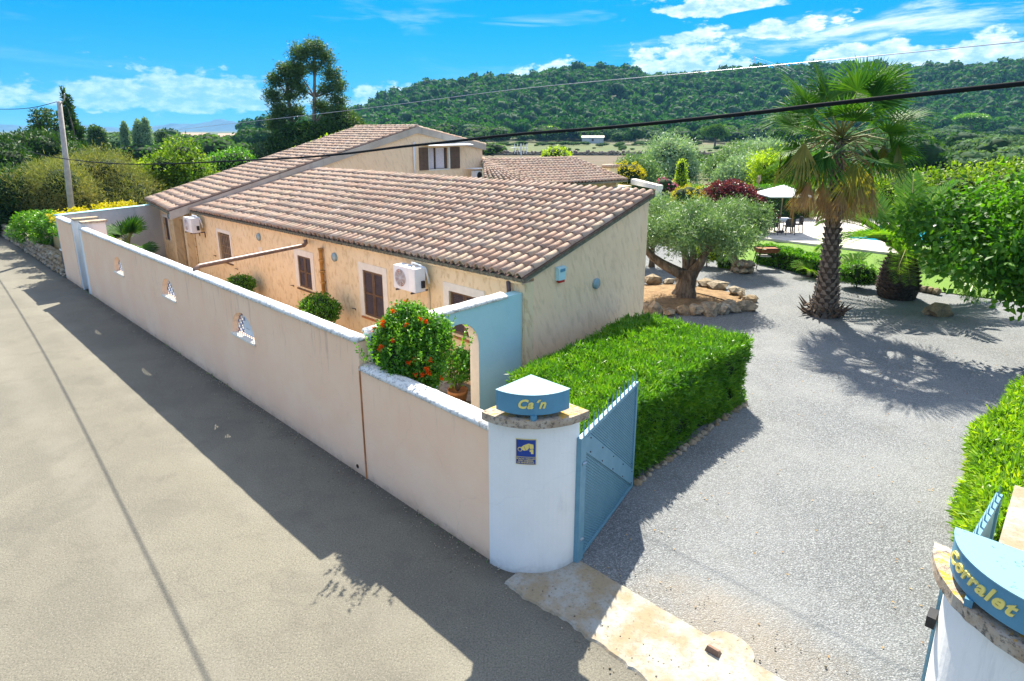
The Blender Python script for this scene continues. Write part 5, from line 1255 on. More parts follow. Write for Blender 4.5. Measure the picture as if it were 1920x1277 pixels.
for i in range(26):      # curling old leaf bases at the foot
    a = i * 2.4; o = Vector((math.cos(a), math.sin(a), 0)); b0 = Vector((9.58, 18.1, .1 + .03 * (i % 8)))
    mb.tube([b0 + o * .36, b0 + o * .56 + Vector((0, 0, -.05)), b0 + o * (.66 + .08 * (i % 3)) + Vector((0, 0, .10 + .05 * (i % 4)))], [.06, .045, .008], 5)
tk_ = obj('trunk', mb, M['palmdark'], fp); props(obj('leaf_bases', mbb, M['palmboot'], tk_), kind='stuff')
cx, cy, cz = 9.43, 18.1, 5.25
for i in range(14):
    put_frond(live[i % 3], fp, (cx, cy, cz + .1), i * 2.399, R(q.uniform(26, 74)), q.uniform(-1.3, 1.3), q.uniform(.98, 1.16), 'frond')
for i in range(20):
    put_frond(live[i % 3], fp, (cx, cy, cz), i * 2.399 + .8, R(q.uniform(-28, 32)), q.uniform(-1.0, 1.0), q.uniform(.92, 1.12), 'frond')
for i in range(15):
    put_frond(hang[i % 3], fp, (cx, cy, cz - .1), i * 2.399 + .3, R(q.uniform(-12, 10)), q.uniform(-.15, .15), q.uniform(.9, 1.08), 'hanging_frond')
for i in range(22):
    put_frond(dead[i % 3], fp, (cx - .03, cy, cz - .45 - .1 * (i % 3)), i * 2.399 + 1.2, R(q.uniform(-10, 8)), q.uniform(-.15, .15), q.uniform(.85, 1.1), 'dry_frond')
# small fan palm in the far corner of the courtyard
sp = thing('small_fan_palm', 'small bushy fan palm in the far corner of the courtyard by the grey wall', 'palm', W(21.8, 1.9, 0))
sl3 = fan_frond('frond', 81, .42, .48, 1.6, 22, .2, (L['palm'], PET), 1.2)
b0 = Vector(W(21.8, 1.9, 1.15)); mb = MB().tube([W(21.8, 1.9, 0), tuple(b0)], [.14, .12], 8); obj('trunk', mb, M['palmbark'], sp, True)
for i in range(30): put_frond(sl3, sp, b0 + Vector((0, 0, .1)), i * 2.399, R(-15 + 95 * ((i * .618) % 1)), q.uniform(-.5, .5), q.uniform(1.1, 1.5), 'frond')

# ---- date palm with a squat trunk
def pinnate(name, seed, Lf, arch_, n=44, ll=.42, mat=None, wl_=.034):
    r2 = np.random.default_rng(seed); t_ = np.linspace(0.12, 1, n)
    def pt_(t2): ang = arch_ * t2 ** 1.4; return np.stack([np.zeros_like(t2), Lf * t2 * np.cos(ang * .55), -Lf * .55 * t2 * np.sin(ang)], 1)
    P = pt_(t_); T = unit(pt_(t_ + .01) - pt_(t_ - .01)); V = []; F = []; b = 0
    for sg in (-1, 1):
        D = unit(T * .75 + np.array([sg * .85, 0, .25]) + r2.normal(size=P.shape) * .08)
        l2 = ll * np.sin(np.pi * (0.12 + .84 * t_)) ** .6 * (0.9 + .2 * r2.random(n)) + .05
        v, f = cards(P, D, unit(np.tile([0, 0, 1.0], (n, 1)) + T * .2), l2, wl_, .1); V.append(v); F.append(f + b); b += len(v)
    tb = MB().tube([tuple(x) for x in pt_(np.linspace(0, 1, 9))], [.035, .03, .026, .022, .018, .014, .01, .007, .004], 4)
    pv = np.array([tuple(p) for p in tb.v]); pf = [(f[0], f[k], f[k + 1]) for f in tb.f for k in range(1, len(f) - 1)]
    me = mesh_np(name, np.concatenate(V + [pv]), np.concatenate(F + [np.array(pf) + b])); me.materials.append(mat); me.materials.append(PET)
    me.polygons.foreach_set('material_index', np.array([0] * sum(len(f) for f in F) + [1] * len(pf), np.int32)); return me
dp = thing('date_palm', 'date palm with a squat dark scaly trunk and long arching feathery fronds', 'palm tree', (13.1, 20.2, 0)); q = random.Random(9)
path = [(13.1, 20.2, -.05), (13.1, 20.2, .3), (13.1, 20.2, .9), (13.1, 20.2, 1.45)]; rad2 = [.50, .60, .52, .34]
mb = MB(); mb.tube(path, [.46, .55, .46, .28], 16); boots(mb, path, rad2, 13, 20, q, .085, .07); obj('trunk', mb, material('dark palm bark', m_bark((.045, .032, .025), (.13, .10, .085), 14, .6)), dp)
pf_ = [pinnate('frond', 90 + i, 3.3, .6 + .4 * i, 60, .52, L['phoenix'], .048) for i in range(3)]
for i in range(48):
    e = R(4 + 76 * ((i * .618) % 1)); put_frond(pf_[i % 3], dp, (13.1, 20.2, 1.45), i * 2.399, e, q.uniform(-.3, .3), q.uniform(.85, 1.05), 'frond')
# cycads
cyl = [pinnate('cycad_frond', 97, .95, .9, 26, .16, L['phoenix'])]
for k, (x, y, sc, lab) in enumerate([(W(2.6, 19.9)[0], W(2.6, 19.9)[1], .8, 'small bright feathery cycad at the end of the low hedge left of the fan palm'), (W(1.3, 20.9)[0], W(1.3, 20.9)[1], 1.1, 'feathery yellow green cycad behind the stone border right of the fan palm trunk')]):
    c = thing('cycad', lab, 'cycad', (x, y, 0)); obj('trunk', MB().tube([(x, y, 0), (x, y, .22)], [.1, .09], 8), M['palmbark'], c, True)
    for i in range(20): put_frond(cyl[0], c, (x, y, .2), i * 2.399, R(10 + 65 * ((i * .618) % 1)), 0, sc, 'frond')

# ---- olive trees
def olive_lobes(R_, z, seed, k=13, flat=.62):
    q = random.Random(seed); o = [((0, 0, z + R_ * .35), (R_ * .62, R_ * .62, R_ * .45))]
    for i in range(k):
        a = 2.399 * i; rr = R_ * (.38 + .34 * q.random()); s = R_ * q.uniform(.30, .44)
        o.append(((rr * math.cos(a), rr * math.sin(a), z + R_ * q.uniform(-.32, .42)), (s, s, s * .8)))
    return o
ol = thing('olive_tree', 'old olive tree with a thick gnarled trunk in a ring of rocks', 'olive tree', (5.80, 20.0, 0)); q = random.Random(55)
mb = MB(); bx_, by_ = 5.80, 20.0
ring = []; prof = [(-.05, .56), (.10, .42), (.35, .31), (.7, .27), (1.0, .31)]
for z, r2 in prof:
    for k in range(18):
        a = 2 * math.pi * k / 18; rr = r2 * (1 + .20 * math.sin(a * 5 + z * 2.5) + .10 * math.sin(a * 9 - z * 3)); ring.append((bx_ + rr * math.cos(a) + .12 * z, by_ + rr * math.sin(a), z))
mb.add(ring, [(i * 18 + k, i * 18 + (k + 1) % 18, (i + 1) * 18 + (k + 1) % 18, (i + 1) * 18 + k) for i in range(4) for k in range(18)] + [tuple(4 * 18 + k for k in range(18))])
f0 = Vector((bx_ + .1, by_, .9))
for tgt, r0 in [((-1.5, -.1, 2.05), .20), ((.55, -.2, 1.75), .20), ((.25, .6, 2.1), .17), ((1.3, .1, 2.3), .15), ((-.5, .5, 2.3), .15)]:
    e_ = Vector((bx_ + tgt[0], by_ + tgt[1], tgt[2])); pts = limb(mb, f0 + Vector((tgt[0] * .12, tgt[1] * .12, -.05)), e_, r0, .07, .18, 7, 6, q)
    for j in range(4): limb(mb, pts[4 + j % 3], e_ + Vector((q.uniform(-.7, .7), q.uniform(-.7, .7), q.uniform(.3, 1.0))), .05, .015, .12, 5, 4, q)
obj('trunk', mb, M['olivebark'], ol, True)
lb = []; q3 = random.Random(14)
for i in range(34):
    a = 2.399 * i; rr3 = 1.85 * math.sqrt((i + .6) / 34); s3 = q3.uniform(.34, .62); zz3 = 2.35 + 1.05 * (1 - (rr3 / 2.2) ** 2) * q3.uniform(-.35, 1.0) + q3.uniform(-.35, .3)
    lb.append(((rr3 * math.cos(a), rr3 * math.sin(a) * .9, zz3), (s3, s3, s3 * .75)))
link('crown', crown_mesh('crown', 61, lb, 44000, .12, .028, up=.35, inner=.4, clump=9, spread=1.1, rand=.7), L['olive'], ol)
def olive(label, p, R_, z, seed, n=14000, lm='olive', group=None, tr=.12, core=.5, ln=.11, wd=.028):
    return tree('olive_tree', label, 'olive tree', p, olive_lobes(R_, z, seed, 10), n, ln, wd, L[lm], tr, 'olivebark', group, seed, core, clump=8, spread=1.1, inner=.4, up=.4)
olive('smaller olive tree growing from a square stone planter right of the gnarled olive', (8.95, 24.2, 0), 1.3, 1.85, 62, 22000)
olive('olive tree half hidden behind the right corner of the house', W(8.0, 17.3, 0), 1.5, 1.75, 63, 16000)
# planter of stones round the small olive
pn = thing('stone_planter', 'square rough stone planter at the foot of the smaller olive tree', 'planter', (9.25, 24.0, 0)); q = random.Random(3)
for i in range(14):
    a = i * 2 * math.pi / 7; z = .12 + .24 * (i // 7); obj('stone', MB().ico((9.25 + .30 * math.cos(a + .4 * (i // 7)), 24.0 + .30 * math.sin(a + .4 * (i // 7)), z), .17, (1.1, 1.1, .85), .2, i), M['stone'], pn)
# soil bed and ring of rocks
mb = MB(); k = 30; mb.v = [(5.55, 20.05, .16)] + [(5.55 + 2.2 * math.cos(2 * math.pi * i / k), 20.05 + 1.85 * math.sin(2 * math.pi * i / k), .03) for i in range(k)]; mb.f = [(0, 1 + i, 1 + (i + 1) % k) for i in range(k)]
structure('soil_bed', mb, M['soil'], True)
rr_ = thing('rock_border', 'ring of rough brown rocks round the gnarled olive tree', 'rock border', (5.55, 20.05, 0)); q = random.Random(31); k = 34
for i in range(k):
    a = 2 * math.pi * i / k; s = q.uniform(.17, .27)
    obj('rock', MB().ico((5.55 + 2.3 * math.cos(a) + q.uniform(-.16, .16), 20.05 + 1.95 * math.sin(a) + q.uniform(-.16, .16), .12 + q.uniform(-.05, .06)), s * q.uniform(.75, 1.2), (q.uniform(.9, 1.4), 1, q.uniform(.7, 1.1)), .30, 100 + i, 2 if a > 3 else 1), M['stone'], rr_)
ir = thing('irrigation_hose', 'thin black irrigation hose lying across the olive bed', 'hose', (5.6, 19.6, .1))
obj('hose', MB().tube([(6.1, 20.3, .17), (6.6, 19.9, .13), (7.0, 19.3, .12), (7.25, 18.9, .10)], .018, 6), M['cable'], ir, True)
rk = thing('boulder', 'flat brown boulder on the gravel below the mulberry leaves', 'boulder', (13.1, 18.1, 0)); obj('rock', MB().ico((13.1, 18.1, .14), .36, (1.15, .8, .62), .22, 5, 2), M['stone'], rk)
ball_shrub('round clipped bush with yellow tips behind the gnarled olive trunk', W(6.35, 18.9, 0), .55, .62, 71, L['yellowg'], 5000)
ball_shrub('flat dark clipped cushion shrub behind the gnarled olive trunk', W(5.6, 19.3, 0), .42, .2, 72, L['bush'], 3000)
hedge_box('low_hedge', 'low leafy hedge between the gravel and the lawn', [(2.0, 19.75), (5.2, 21.1), (4.95, 21.85), (1.8, 20.5)], .72, 16000, .08, .045, L['bush'], 24)
hedge_box('tall_hedge', 'tall dark clipped hedge behind the terrace', [(8.0, 36.5), (13.0, 30.5), (14.0, 31.4), (9.0, 37.4)], 2.1, 16000, .10, .05, L['bush'], 25, .3)
hedge_box('tall_hedge', 'tall dark clipped hedge along the far side of the pool', [(-8, 41.5), (8.0, 38.6), (8.2, 39.8), (-7.8, 42.7)], 2.1, 20000, .12, .05, L['bush'], 26, .3)
# stone border of the lawn
sb = thing('lawn_border', 'low curved border of rough stones along the lawn beside the fan palm', 'stone edging', W(.6, 20.4, 0)); q = random.Random(12)
for i in range(18):
    u = 1.7 - i * .19; obj('stone', MB().ico(W(u, 20.15 + .25 * math.sin(i * .18), .11), .16, (1.1, .9, .9), .2, i), M['stone'], sb)
ball_shrub('dark green shrub left of the squat date palm', (12.4, 21.4, 0), .6, .55, 73, L['bush'], 4500)

# ---- mulberry tree over the drive
tree('mulberry_tree', 'large leafy mulberry tree with broad drooping leaves at the right edge', 'mulberry tree', (14.7, 15.3, 0),
     [((-2.3, -.7, 3.35), (1.9, 1.6, 1.15)), ((-3.7, -1.1, 2.75), (1.15, 1.0, .75)), ((-.8, -.9, 3.7), (1.9, 1.6, 1.2)), ((-1.5, -1.5, 2.35), (1.8, 1.1, .85)), ((.9, -.6, 3.4), (1.9, 1.7, 1.2)), ((0, -1.5, 2.1), (1.7, 1.1, .8)), ((-3.9, .2, 3.2), (1.0, 1.0, .8)), ((-2.6, -1.6, 2.1), (1.0, .7, .6)), ((1.6, -1.2, 2.2), (1.6, 1.1, .9)), ((-.6, -1.8, 1.6), (1.2, .8, .5))],
     19000, .18, .11, L['mulberry'], .14, 'bark', None, 81, .0, clump=5, spread=.9, droop=.75, rand=.5, inner=.3)
tree('persimmon_tree', 'lighter yellowish green tree behind the mulberry and the date palm', 'tree', (20.5, 27, 0),
     [((-1.2, 0, 3.0), (1.7, 1.5, 1.0)), ((1.5, 0, 3.2), (1.9, 1.6, 1.1)), ((-3.2, .4, 2.9), (1.5, 1.3, .9)), ((0, -.8, 2.2), (2.2, 1.3, .9)), ((3.8, 0, 3.2), (1.9, 1.5, 1.2)), ((5.6, 0, 2.8), (1.8, 1.5, 1.2))], 16000, .17, .10, L['persimmon'], .15, 'bark', None, 82, .55, clump=4, spread=.9, droop=.3)
tree('green_tree', 'broad green tree behind the mulberry at the right edge', 'tree', (24, 25, 0),
     [((-2, 0, 2.2), (2.2, 1.6, 1.6)), ((1.0, 0, 2.4), (2.3, 1.8, 1.6)), ((-4.2, .5, 1.5), (1.6, 1.5, 1.3))], 14000, .17, .11, L['mulberry'], .15, 'bark', None, 83, .6, clump=4, spread=.9, droop=.3)

# ---- garden beyond
tree('purple_plum_tree', 'purple leaved plum tree left of the white parasol', 'tree', (12.2, 33.6, 0), [((0, 0, 1.9), (1.0, .9, .8)), ((-1.0, 0, 2.2), (.8, .7, .6)), ((.9, -.1, 1.5), (.8, .7, .6)), ((1.5, -.3, .9), (.7, .6, .5)), ((-.2, 0, 2.5), (.6, .6, .4)), ((.5, 0, 2.2), (.5, .5, .4))], 7000, .13, .09, L['plum'], .07, 'bark', None, 91, .55, clump=4)
ball_shrub('bright yellow flowering shrub in front of the tall hedge near the purple tree', (10.2, 35.5, 0), 1.0, 1.75, 92, L['yellow'], 2600, .10, .06)
tree('conical_conifer', 'narrow bright green conical conifer standing behind the rear roof', 'conifer', (11.4, 42, 0), [((0, 0, .9), (.62, .62, 1.1)), ((0, 0, 2.0), (.5, .5, .95)), ((0, 0, 2.9), (.3, .3, .75))], 5000, .12, .06, L['yellowg'], .06, 'bark', None, 93, .85, clump=5)
ball_shrub('yellow flowering shrub beside the rear chimney', (8.9, 48, 0), 1.25, 2.3, 94, L['yellow'], 2600, .13, .08)
ball_shrub('bright green clump just above the ridge of the rear roof', (4.4, 62, 0), 1.5, 2.9, 95, L['yellowg'], 3000, .2, .11)
ball_shrub('pink flowering low shrub on the porch parapet behind the rear roof', (10.0, 40.5, 0), .7, 2.05, 96, L['pink'], 500, .09, .06)
sil = [('silvery olive tree with soft drooping foliage behind the rear roof', (14.0, 56, 0), 3.2, 2.6, 'silver'), ('broad silvery olive tree right of the conical conifer', (19.5, 52, 0), 2.7, 1.4, 'silver'),
       ('green olive tree behind the rear chimney', (10.6, 52, 0), 2.0, 1.7, 'olive'), ('grey green olive tree behind the purple plum tree', (21.5, 60, 0), 3.0, 1.8, 'olive'), ('silvery bush behind the tall hedge and white parasol', (25, 62, 0), 3.0, 2.4, 'silver'),
       ('leafy green tree behind the white parasol and the tall hedge', (20.8, 48, 0), 2.4, 1.9, 'yellowg'), ('green leafy tree behind the left fronds of the fan palm', (23.6, 50, 0), 2.2, 1.9, 'bush')]
for i, (lab, p, R_, z, lm) in enumerate(sil): olive(lab, p, R_, z, 200 + i, 16000, lm, None, .12, .5, .26, .09)

# ---- terrace furniture
TC = (14.35, 33.3)
def dining_chair(name, label, group):
    c = thing(name, label, 'chair', (0, 0, 0), group)
    obj('seat', MB().box(-.23, .23, -.23, .23, .42, .46), M['dark'], c)
    mb = MB().box(-.23, .23, .21, .24, .46, .86); mb2 = MB()
    obj('backrest', mb, M['dark'], c)
    for x in (-.21, .21):
        for y in (-.21, .21): obj('leg', MB().tube([(x, y, .43), (x * 1.12, y * 1.15, 0)], .022, 5), M['dark'], c)
    for x in (-.24, .24): obj('armrest', MB().box(x - .02, x + .02, -.2, .22, .63, .66), M['dark'], c)
    return c
spots = [(-1.15, .2, R(90), 'black garden chair at the left end of the terrace table'), (-.45, -.75, R(180), 'black garden chair on the near side of the terrace table, left one'), (.45, -.72, R(180), 'black garden chair on the near side of the terrace table, right one'), (1.2, 0, R(-90), 'black garden chair at the right end of the terrace table'), (-.4, .8, 0, 'black garden chair on the far side of the terrace table, left one'), (.5, .8, 0, 'black garden chair on the far side of the terrace table, right one')]
c0 = None
for x, y, a, lab in spots:
    if c0 is None: c0 = dining_chair('garden_chair', lab, 'chairs round the terrace table'); c0.location = (TC[0] + x, TC[1] + y, .12); c0.rotation_euler = (0, 0, a)
    else: copy_thing(c0, (TC[0] + x, TC[1] + y, .12), a, lab)
tb = thing('garden_table', 'pale topped dark framed garden table under the white parasol', 'table', (TC[0], TC[1], .12))
obj('tabletop', MB().box(TC[0] - .85, TC[0] + .85, TC[1] - .45, TC[1] + .45, .83, .87), M['blueboard'], tb)
for x in (-.8, .8):
    for y in (-.4, .4): obj('leg', MB().box(TC[0] + x - .03, TC[0] + x + .03, TC[1] + y - .03, TC[1] + y + .03, .12, .83), M['dark'], tb)
for k, (x, c_) in enumerate([(-.1, 'dark'), (.15, 'rust')]):
    cu_ = thing('table_jar', ['dark jar on the terrace table', 'brown jar on the terrace table'][k], 'jar', (TC[0] + x, TC[1], .87)); obj('jar', MB().lathe((TC[0] + x, TC[1], .872), [(.05, 0), (.07, .06), (.04, .12), (.05, .14)], 10), M[c_], cu_, True)
um = thing('parasol', 'open white square parasol over the terrace table', 'parasol', (TC[0] + .3, TC[1] + .1, .12)); ux, uy = TC[0] + .3, TC[1] + .1
obj('pole', MB().tube([(ux, uy, .12), (ux, uy, 2.66)], .035, 8), M['wood'], um, True)
mb = MB(); mb.v = [(ux, uy, 2.68)] + [(ux + 1.15 * sx, uy + 1.15 * sy, 2.16) for sx, sy in ((-1, -1), (1, -1), (1, 1), (-1, 1))] + [(ux + 1.15 * sx, uy + 1.15 * sy, 2.10) for sx, sy in ((-1, -1), (1, -1), (1, 1), (-1, 1))]
mb.f = [(0, 1, 2), (0, 2, 3), (0, 3, 4), (0, 4, 1), (1, 5, 6, 2), (2, 6, 7, 3), (3, 7, 8, 4), (4, 8, 5, 1)]; obj('canopy', mb, M['canvas'], um)
for sx, sy in ((-1, -1), (1, -1), (1, 1), (-1, 1)): obj('rib', MB().tube([(ux, uy, 2.62), (ux + 1.12 * sx, uy + 1.12 * sy, 2.13)], .012, 4), M['wood'], um)
obj('foot', MB().lathe((ux, uy, .121), [(.28, 0), (.28, .06), (.06, .10)], 16), M['dark'], um, True)
lmp = thing('garden_lamp', 'slim dark garden lamp post beside the terrace table', 'lamp post', (13.4, 34.0, .12)); obj('post', MB().tube([(13.4, 34.0, .12), (13.4, 34.0, 2.05)], .03, 6), M['dark'], lmp); obj('lamp_head', MB().lathe((13.4, 34.0, 2.05), [(.03, 0), (.09, .05), (.09, .16), (.02, .2)], 10), M['dark'], lmp)
fl_ = thing('dried_flower_stalk', 'tall dried flower stalk in front of the tall hedge', 'plant', (15.3, 38.5, 0)); obj('stalk', MB().tube([(15.3, 38.5, 0), (15.3, 38.5, 2.5)], .02, 5), M['wood'], fl_); obj('flower_head', MB().ico((15.3, 38.5, 2.6), .12, (1, 1, 2.2), .3, 3, 2), M['wood'], fl_)
# barbecue
bb = thing('barbecue', 'small rusty barbecue tray on dark splayed legs standing on the gravel', 'barbecue', (10.4, 24.7, 0))
obj('tray', MB().hexa([(10.05, 24.5, .68), (10.8, 24.5, .68), (10.8, 24.95, .68), (10.05, 24.95, .68), (9.98, 24.45, .84), (10.87, 24.45, .84), (10.87, 25.0, .84), (9.98, 25.0, .84)]), M['rust'], bb)
obj('rim', MB().tube([(9.97, 24.44, .86), (10.88, 24.44, .86), (10.88, 25.01, .86), (9.97, 25.01, .86), (9.97, 24.44, .86)], .02, 5), M['dark'], bb)
obj('shelf', MB().box(10.15, 10.55, 24.52, 24.9, .52, .55), M['cream'], bb)
for x, y in ((-.33, -.18), (.36, -.18), (.36, .18), (-.33, .18)): obj('leg', MB().tube([(10.42 + x, 24.72 + y, .7), (10.42 + x * 1.35, 24.72 + y * 1.3, 0)], .02, 5), M['dark'], bb)

# ================================================================== STREET SIDE, POLE AND WIRES
up = thing('utility_pole', 'slim pale concrete utility pole behind the end wall', 'utility pole', W(29.2, 1.6, 0))
pb = Vector(W(30.1, 1.75, 0)); ptop = Vector(W(29.0, 1.9, 6.75)); mb = MB(); mb.tube([tuple(pb), tuple(ptop)], [.15, .10], 10); obj('shaft', mb, M['pole'], up, True)
obj('insulator', MB().tube([tuple(ptop + Vector((0, 0, -.15))), tuple(ptop + Wd(-.5, .1, .05)), tuple(ptop + Wd(-.7, .1, .3))], .025, 6), M['zinc'], up, True)
def wire(name, label, pts, r_, k=12, mat='cable'):
    # smooth curve through the points
    P = [Vector(p) for p in pts]; out = []
    for i in range(len(P) - 1):
        p0, p1, p2, p3 = P[max(i - 1, 0)], P[i], P[i + 1], P[min(i + 2, len(P) - 1)]
        for j in range(k):
            t_ = j / k; out.append(.5 * ((2 * p1) + (p2 - p0) * t_ + (2 * p0 - 5 * p1 + 4 * p2 - p3) * t_ * t_ + (3 * p1 - p0 - 3 * p2 + p3) * t_ ** 3))
    out.append(P[-1]); w_ = thing(name, label, 'cable', tuple(P[0])); obj('strand', MB().tube([tuple(p) for p in out], r_, 6), M[mat], w_, True)
wire('overhead_cable', 'thick black twisted overhead cable sagging along the road wall', [W(-12, -.67, 6.3), W(-4.61, -.35, 5.75), W(-3.05, -.29, 5.62), W(-1.85, -.24, 5.53), W(-.59, -.18, 5.46), W(1.08, -.11, 5.33), W(5.5, .08, 5.02), W(17.6, .59, 4.52), W(33.2, 1.25, 4.49), W(42, 1.6, 5.3)], .0165)
wire('overhead_wire', 'thin grey overhead wire above the farmhouse roof', [W(-14, 6, 6.9), W(-3.95, 6, 6.63), W(-.26, 6, 6.54), W(5.29, 6, 6.42), W(12.69, 6, 6.09), W(32, 6, 5.36)], .007, mat='zinc')
wire('overhead_wire', 'thin overhead wire from the utility pole to the left edge', [tuple(ptop), W(34, .5, 6.5), W(46, -4, 7.2)], .014)
wire('overhead_wire', 'faint upper overhead wire crossing the sky at the top right', [(20, 24, 8.4), (34, 52, 9.3), (60, 110, 14)], .010)
wire('overhead_wire', 'faint overhead wire crossing the hill at the right edge', [(22, 24, 7.4), (34, 48, 7.2), (62, 110, 11.5)], .012)
# dry stone wall along the road beyond the entrance
dw = thing('dry_stone_wall', 'low dry stone wall along the road beyond the entrance', 'stone wall', W(30, 0, 0)); q = random.Random(44); sm = []
for s in range(8):
    mb = MB().ico((0, 0, 0), 1, (1, 1, 1), .22, 300 + s); me = bpy.data.meshes.new('stone'); me.from_pydata(mb.v, [], mb.f); me.update(); me.materials.append(M['stone']); sm.append(me)
for i in range(60):
    for j in range(4):
        u = 23.5 + i * .27 + .12 * (j % 2); o = bpy.data.objects.new('stone', sm[(i * 3 + j) % 8]); COL.objects.link(o); o.parent = dw
        o.location = Vector(W(u + q.uniform(-.03, .03), .02 + .03 * j + q.uniform(-.03, .03), .09 + j * .17)) - ORG[dw]; o.scale = (.16 * q.uniform(.85, 1.15), .14, .11 * q.uniform(.85, 1.1)); o.rotation_euler = (q.uniform(-.2, .2), q.uniform(-.2, .2), ANG_U + q.uniform(-.3, .3))
obj('rubble_core', MB().wbox(23.3, 48, .06, .45, 0, .62), M['stone'], dw)
mb = MB()
for i in range(200):
    mb.ico(W(39.7 + q.uniform(0, 14), .05 + q.uniform(-.04, .05), q.uniform(.05, .7)), .13, (1, 1, .75), .2, i)
props(obj('far_stones', mb, M['stone'], dw), kind='stuff')
ow = thing('ochre_side_wall', 'old ochre block wall behind the dry stone wall', 'wall', W(26.8, .7, 0))
obj('block_wall', MB().wbox(23.75, 30.5, .62, .85, 0, 1.62), M['ochrewall'], ow)
mbx = thing('meter_box', 'dark green box with a pale rim at the end of the dry stone wall', 'box', W(23.45, .1, 0)); obj('cabinet', MB().wbox(23.28, 23.62, .02, .3, .35, 1.05), M['brown' if 0 else 'dark'], mbx); obj('rim', MB().wbox(23.25, 23.65, 0, .32, 1.053, 1.10), M['whitemetal'], mbx)
def creeper(label, boxes, seed, lm, n, ln, wd):
    c0_ = boxes[0][0]; t_ = thing('creeper', label, 'creeper', (c0_[0], c0_[1], 0))
    lobes = [((c[0] - c0_[0], c[1] - c0_[1], c[2]), r2) for c, r2 in boxes]
    link('leaves', crown_mesh('leaves', seed, lobes, n, ln, wd, droop=.3, clump=5), L[lm], t_); return t_
creeper('bright green creeper tumbling over the ochre wall and the dry stone wall', [(W(28.3, .7, 1.65), (.9, .6, .35)), (W(26.6, .7, 1.72), (.8, .5, .28)), (W(30.5, .6, 1.4), (1.2, .7, .5)), (W(31.2, .2, .9), (.9, .4, .5)), (W(28.6, .35, 1.0), (.5, .3, .5)), (W(25.0, .6, 1.6), (.6, .4, .22)), (W(24.0, .45, 1.5), (.25, .25, .5))], 301, 'hedge', 12000, .10, .065)
creeper('yellow flowering creeper behind the coping of the grey end wall', [(W(24.2, .9, 2.40), (.3, .5, .12)), (W(24.4, 1.9, 2.48), (.3, .6, .13)), (W(24.7, 2.7, 2.46), (.3, .5, .12)), (W(24.0, .2, 2.30), (.3, .35, .15))], 302, 'yellow', 1500, .09, .06)

# ================================================================== TREES BEHIND, LEFT
def far_tree(name, label, b, D, lobes, n, ln, wd, lm, seed, tr=.15, core=.7, group=None, bark='bark', cat='tree', **kw):
    return tree(name, label, cat, (b * D, D, -.05), lobes, n, ln, wd, L[lm], tr, bark, group, seed, core, **kw)
def bl(R_, H_, seed, k=9): return blob_lobes(seed, R_, H_, 0.0, k)
far_tree('dark_tree', 'dark evergreen tree at the far left edge above the road', -.83, 40, bl(3.6, 5.0, 1), 12000, .28, .12, 'dark', 401, .2)
far_tree('dark_tree', 'dark evergreen tree behind the feathery tamarisk at the left', -.755, 47, bl(3.8, 5.3, 2), 12000, .28, .12, 'dark', 402, .2)
far_tree('dark_tree', 'low dark shrubby tree over the dry stone wall at the left edge', -.80, 34, bl(2.4, 3.6, 3), 9000, .22, .10, 'dark', 403, .2)
# layered cedar and a spire
q = random.Random(6)
lbs = []
for i in range(13):
    z = 2.2 + i * .40; r2 = 3.4 * (1 - i / 15.5); a = i * 2.2
    for s in range(3):
        a2 = a + s * 2.1; lbs.append(((r2 * .55 * math.cos(a2), r2 * .55 * math.sin(a2), z), (r2 * .5, r2 * .5, .17)))
far_tree('cedar', 'dark layered cedar left of the utility pole', -.735, 50, lbs, 14000, .26, .10, 'dark', 404, .22, .0, None, cat='cedar', inner=.2)
lbs = [((.12 * math.sin(i * 2), .12 * math.cos(i * 1.7), 1.2 + i * .62), (1.75 * (1 - i / 13.5) * (1.1 if i % 2 else .75), 1.75 * (1 - i / 13.5) * (.8 if i % 2 else 1.1), .42)) for i in range(13)]
far_tree('spire_conifer', 'tall dark ragged conifer right of the utility pole', -.696, 54, lbs, 15000, .30, .10, 'dark', 405, .2, .55, None, cat='conifer')
far_tree('round_tree', 'rounded mid green tree alone against the sky right of the tall conifer', -.656, 88, [((0, 0, 3.0), (1.35, 1.35, 2.0)), ((.3, 0, 4.6), (.95, .95, 1.5)), ((-.35, 0, 4.9), (.8, .8, 1.4)), ((-.2, 0, 1.5), (1.3, 1.3, 1.3))], 6000, .3, .15, 'euc', 406, .12, .8)
for k, (b, r2, h) in enumerate([(-.612, .8, 6.9), (-.59, 1.0, 7.2), (-.578, 1.0, 7.5)]):
    far_tree('poplar', ['slender pale poplar, leftmost of the three poplars', 'middle pale poplar of the three poplars', 'widest pale poplar, rightmost of the three poplars'][k], b, 100, [((0, 0, h * .3), (r2, r2, h * .28)), ((0, 0, h * .6), (r2 * .9, r2 * .9, h * .3)), ((.1, 0, h * .82), (r2 * .55, r2 * .55, h * .18))], 5000, .32, .13, 'silver', 410 + k, .12, .7, 'poplars on the plain', up=.9)
far_tree('small_tree', 'small dark spreading tree right of the poplars', -.553, 112, bl(1.7, 5.4, 9, 6), 3000, .35, .18, 'euc', 415, .12)
far_tree('tamarisk', 'large feathery brownish green tamarisk behind the end wall, left half', -.735, 34, bl(2.4, 3.7, 11, 11), 26000, .26, .030, 'tamarisk', 420, .1, .62, 'tamarisks behind the end wall', clump=8, spread=.7)
far_tree('tamarisk', 'large feathery golden brown tamarisk behind the end wall, right half', -.655, 37, bl(3.0, 4.2, 12, 12), 34000, .28, .030, 'tamarisk', 421, .1, .62, 'tamarisks behind the end wall', clump=8, spread=.7)
far_tree('yellow_green_tree', 'bright yellow green leafy tree behind the left end of the roofs', -.525, 41, bl(2.3, 5.0, 13, 14), 17000, .17, .10, 'persimmon', 422, .12, .5, clump=4, inner=.4)
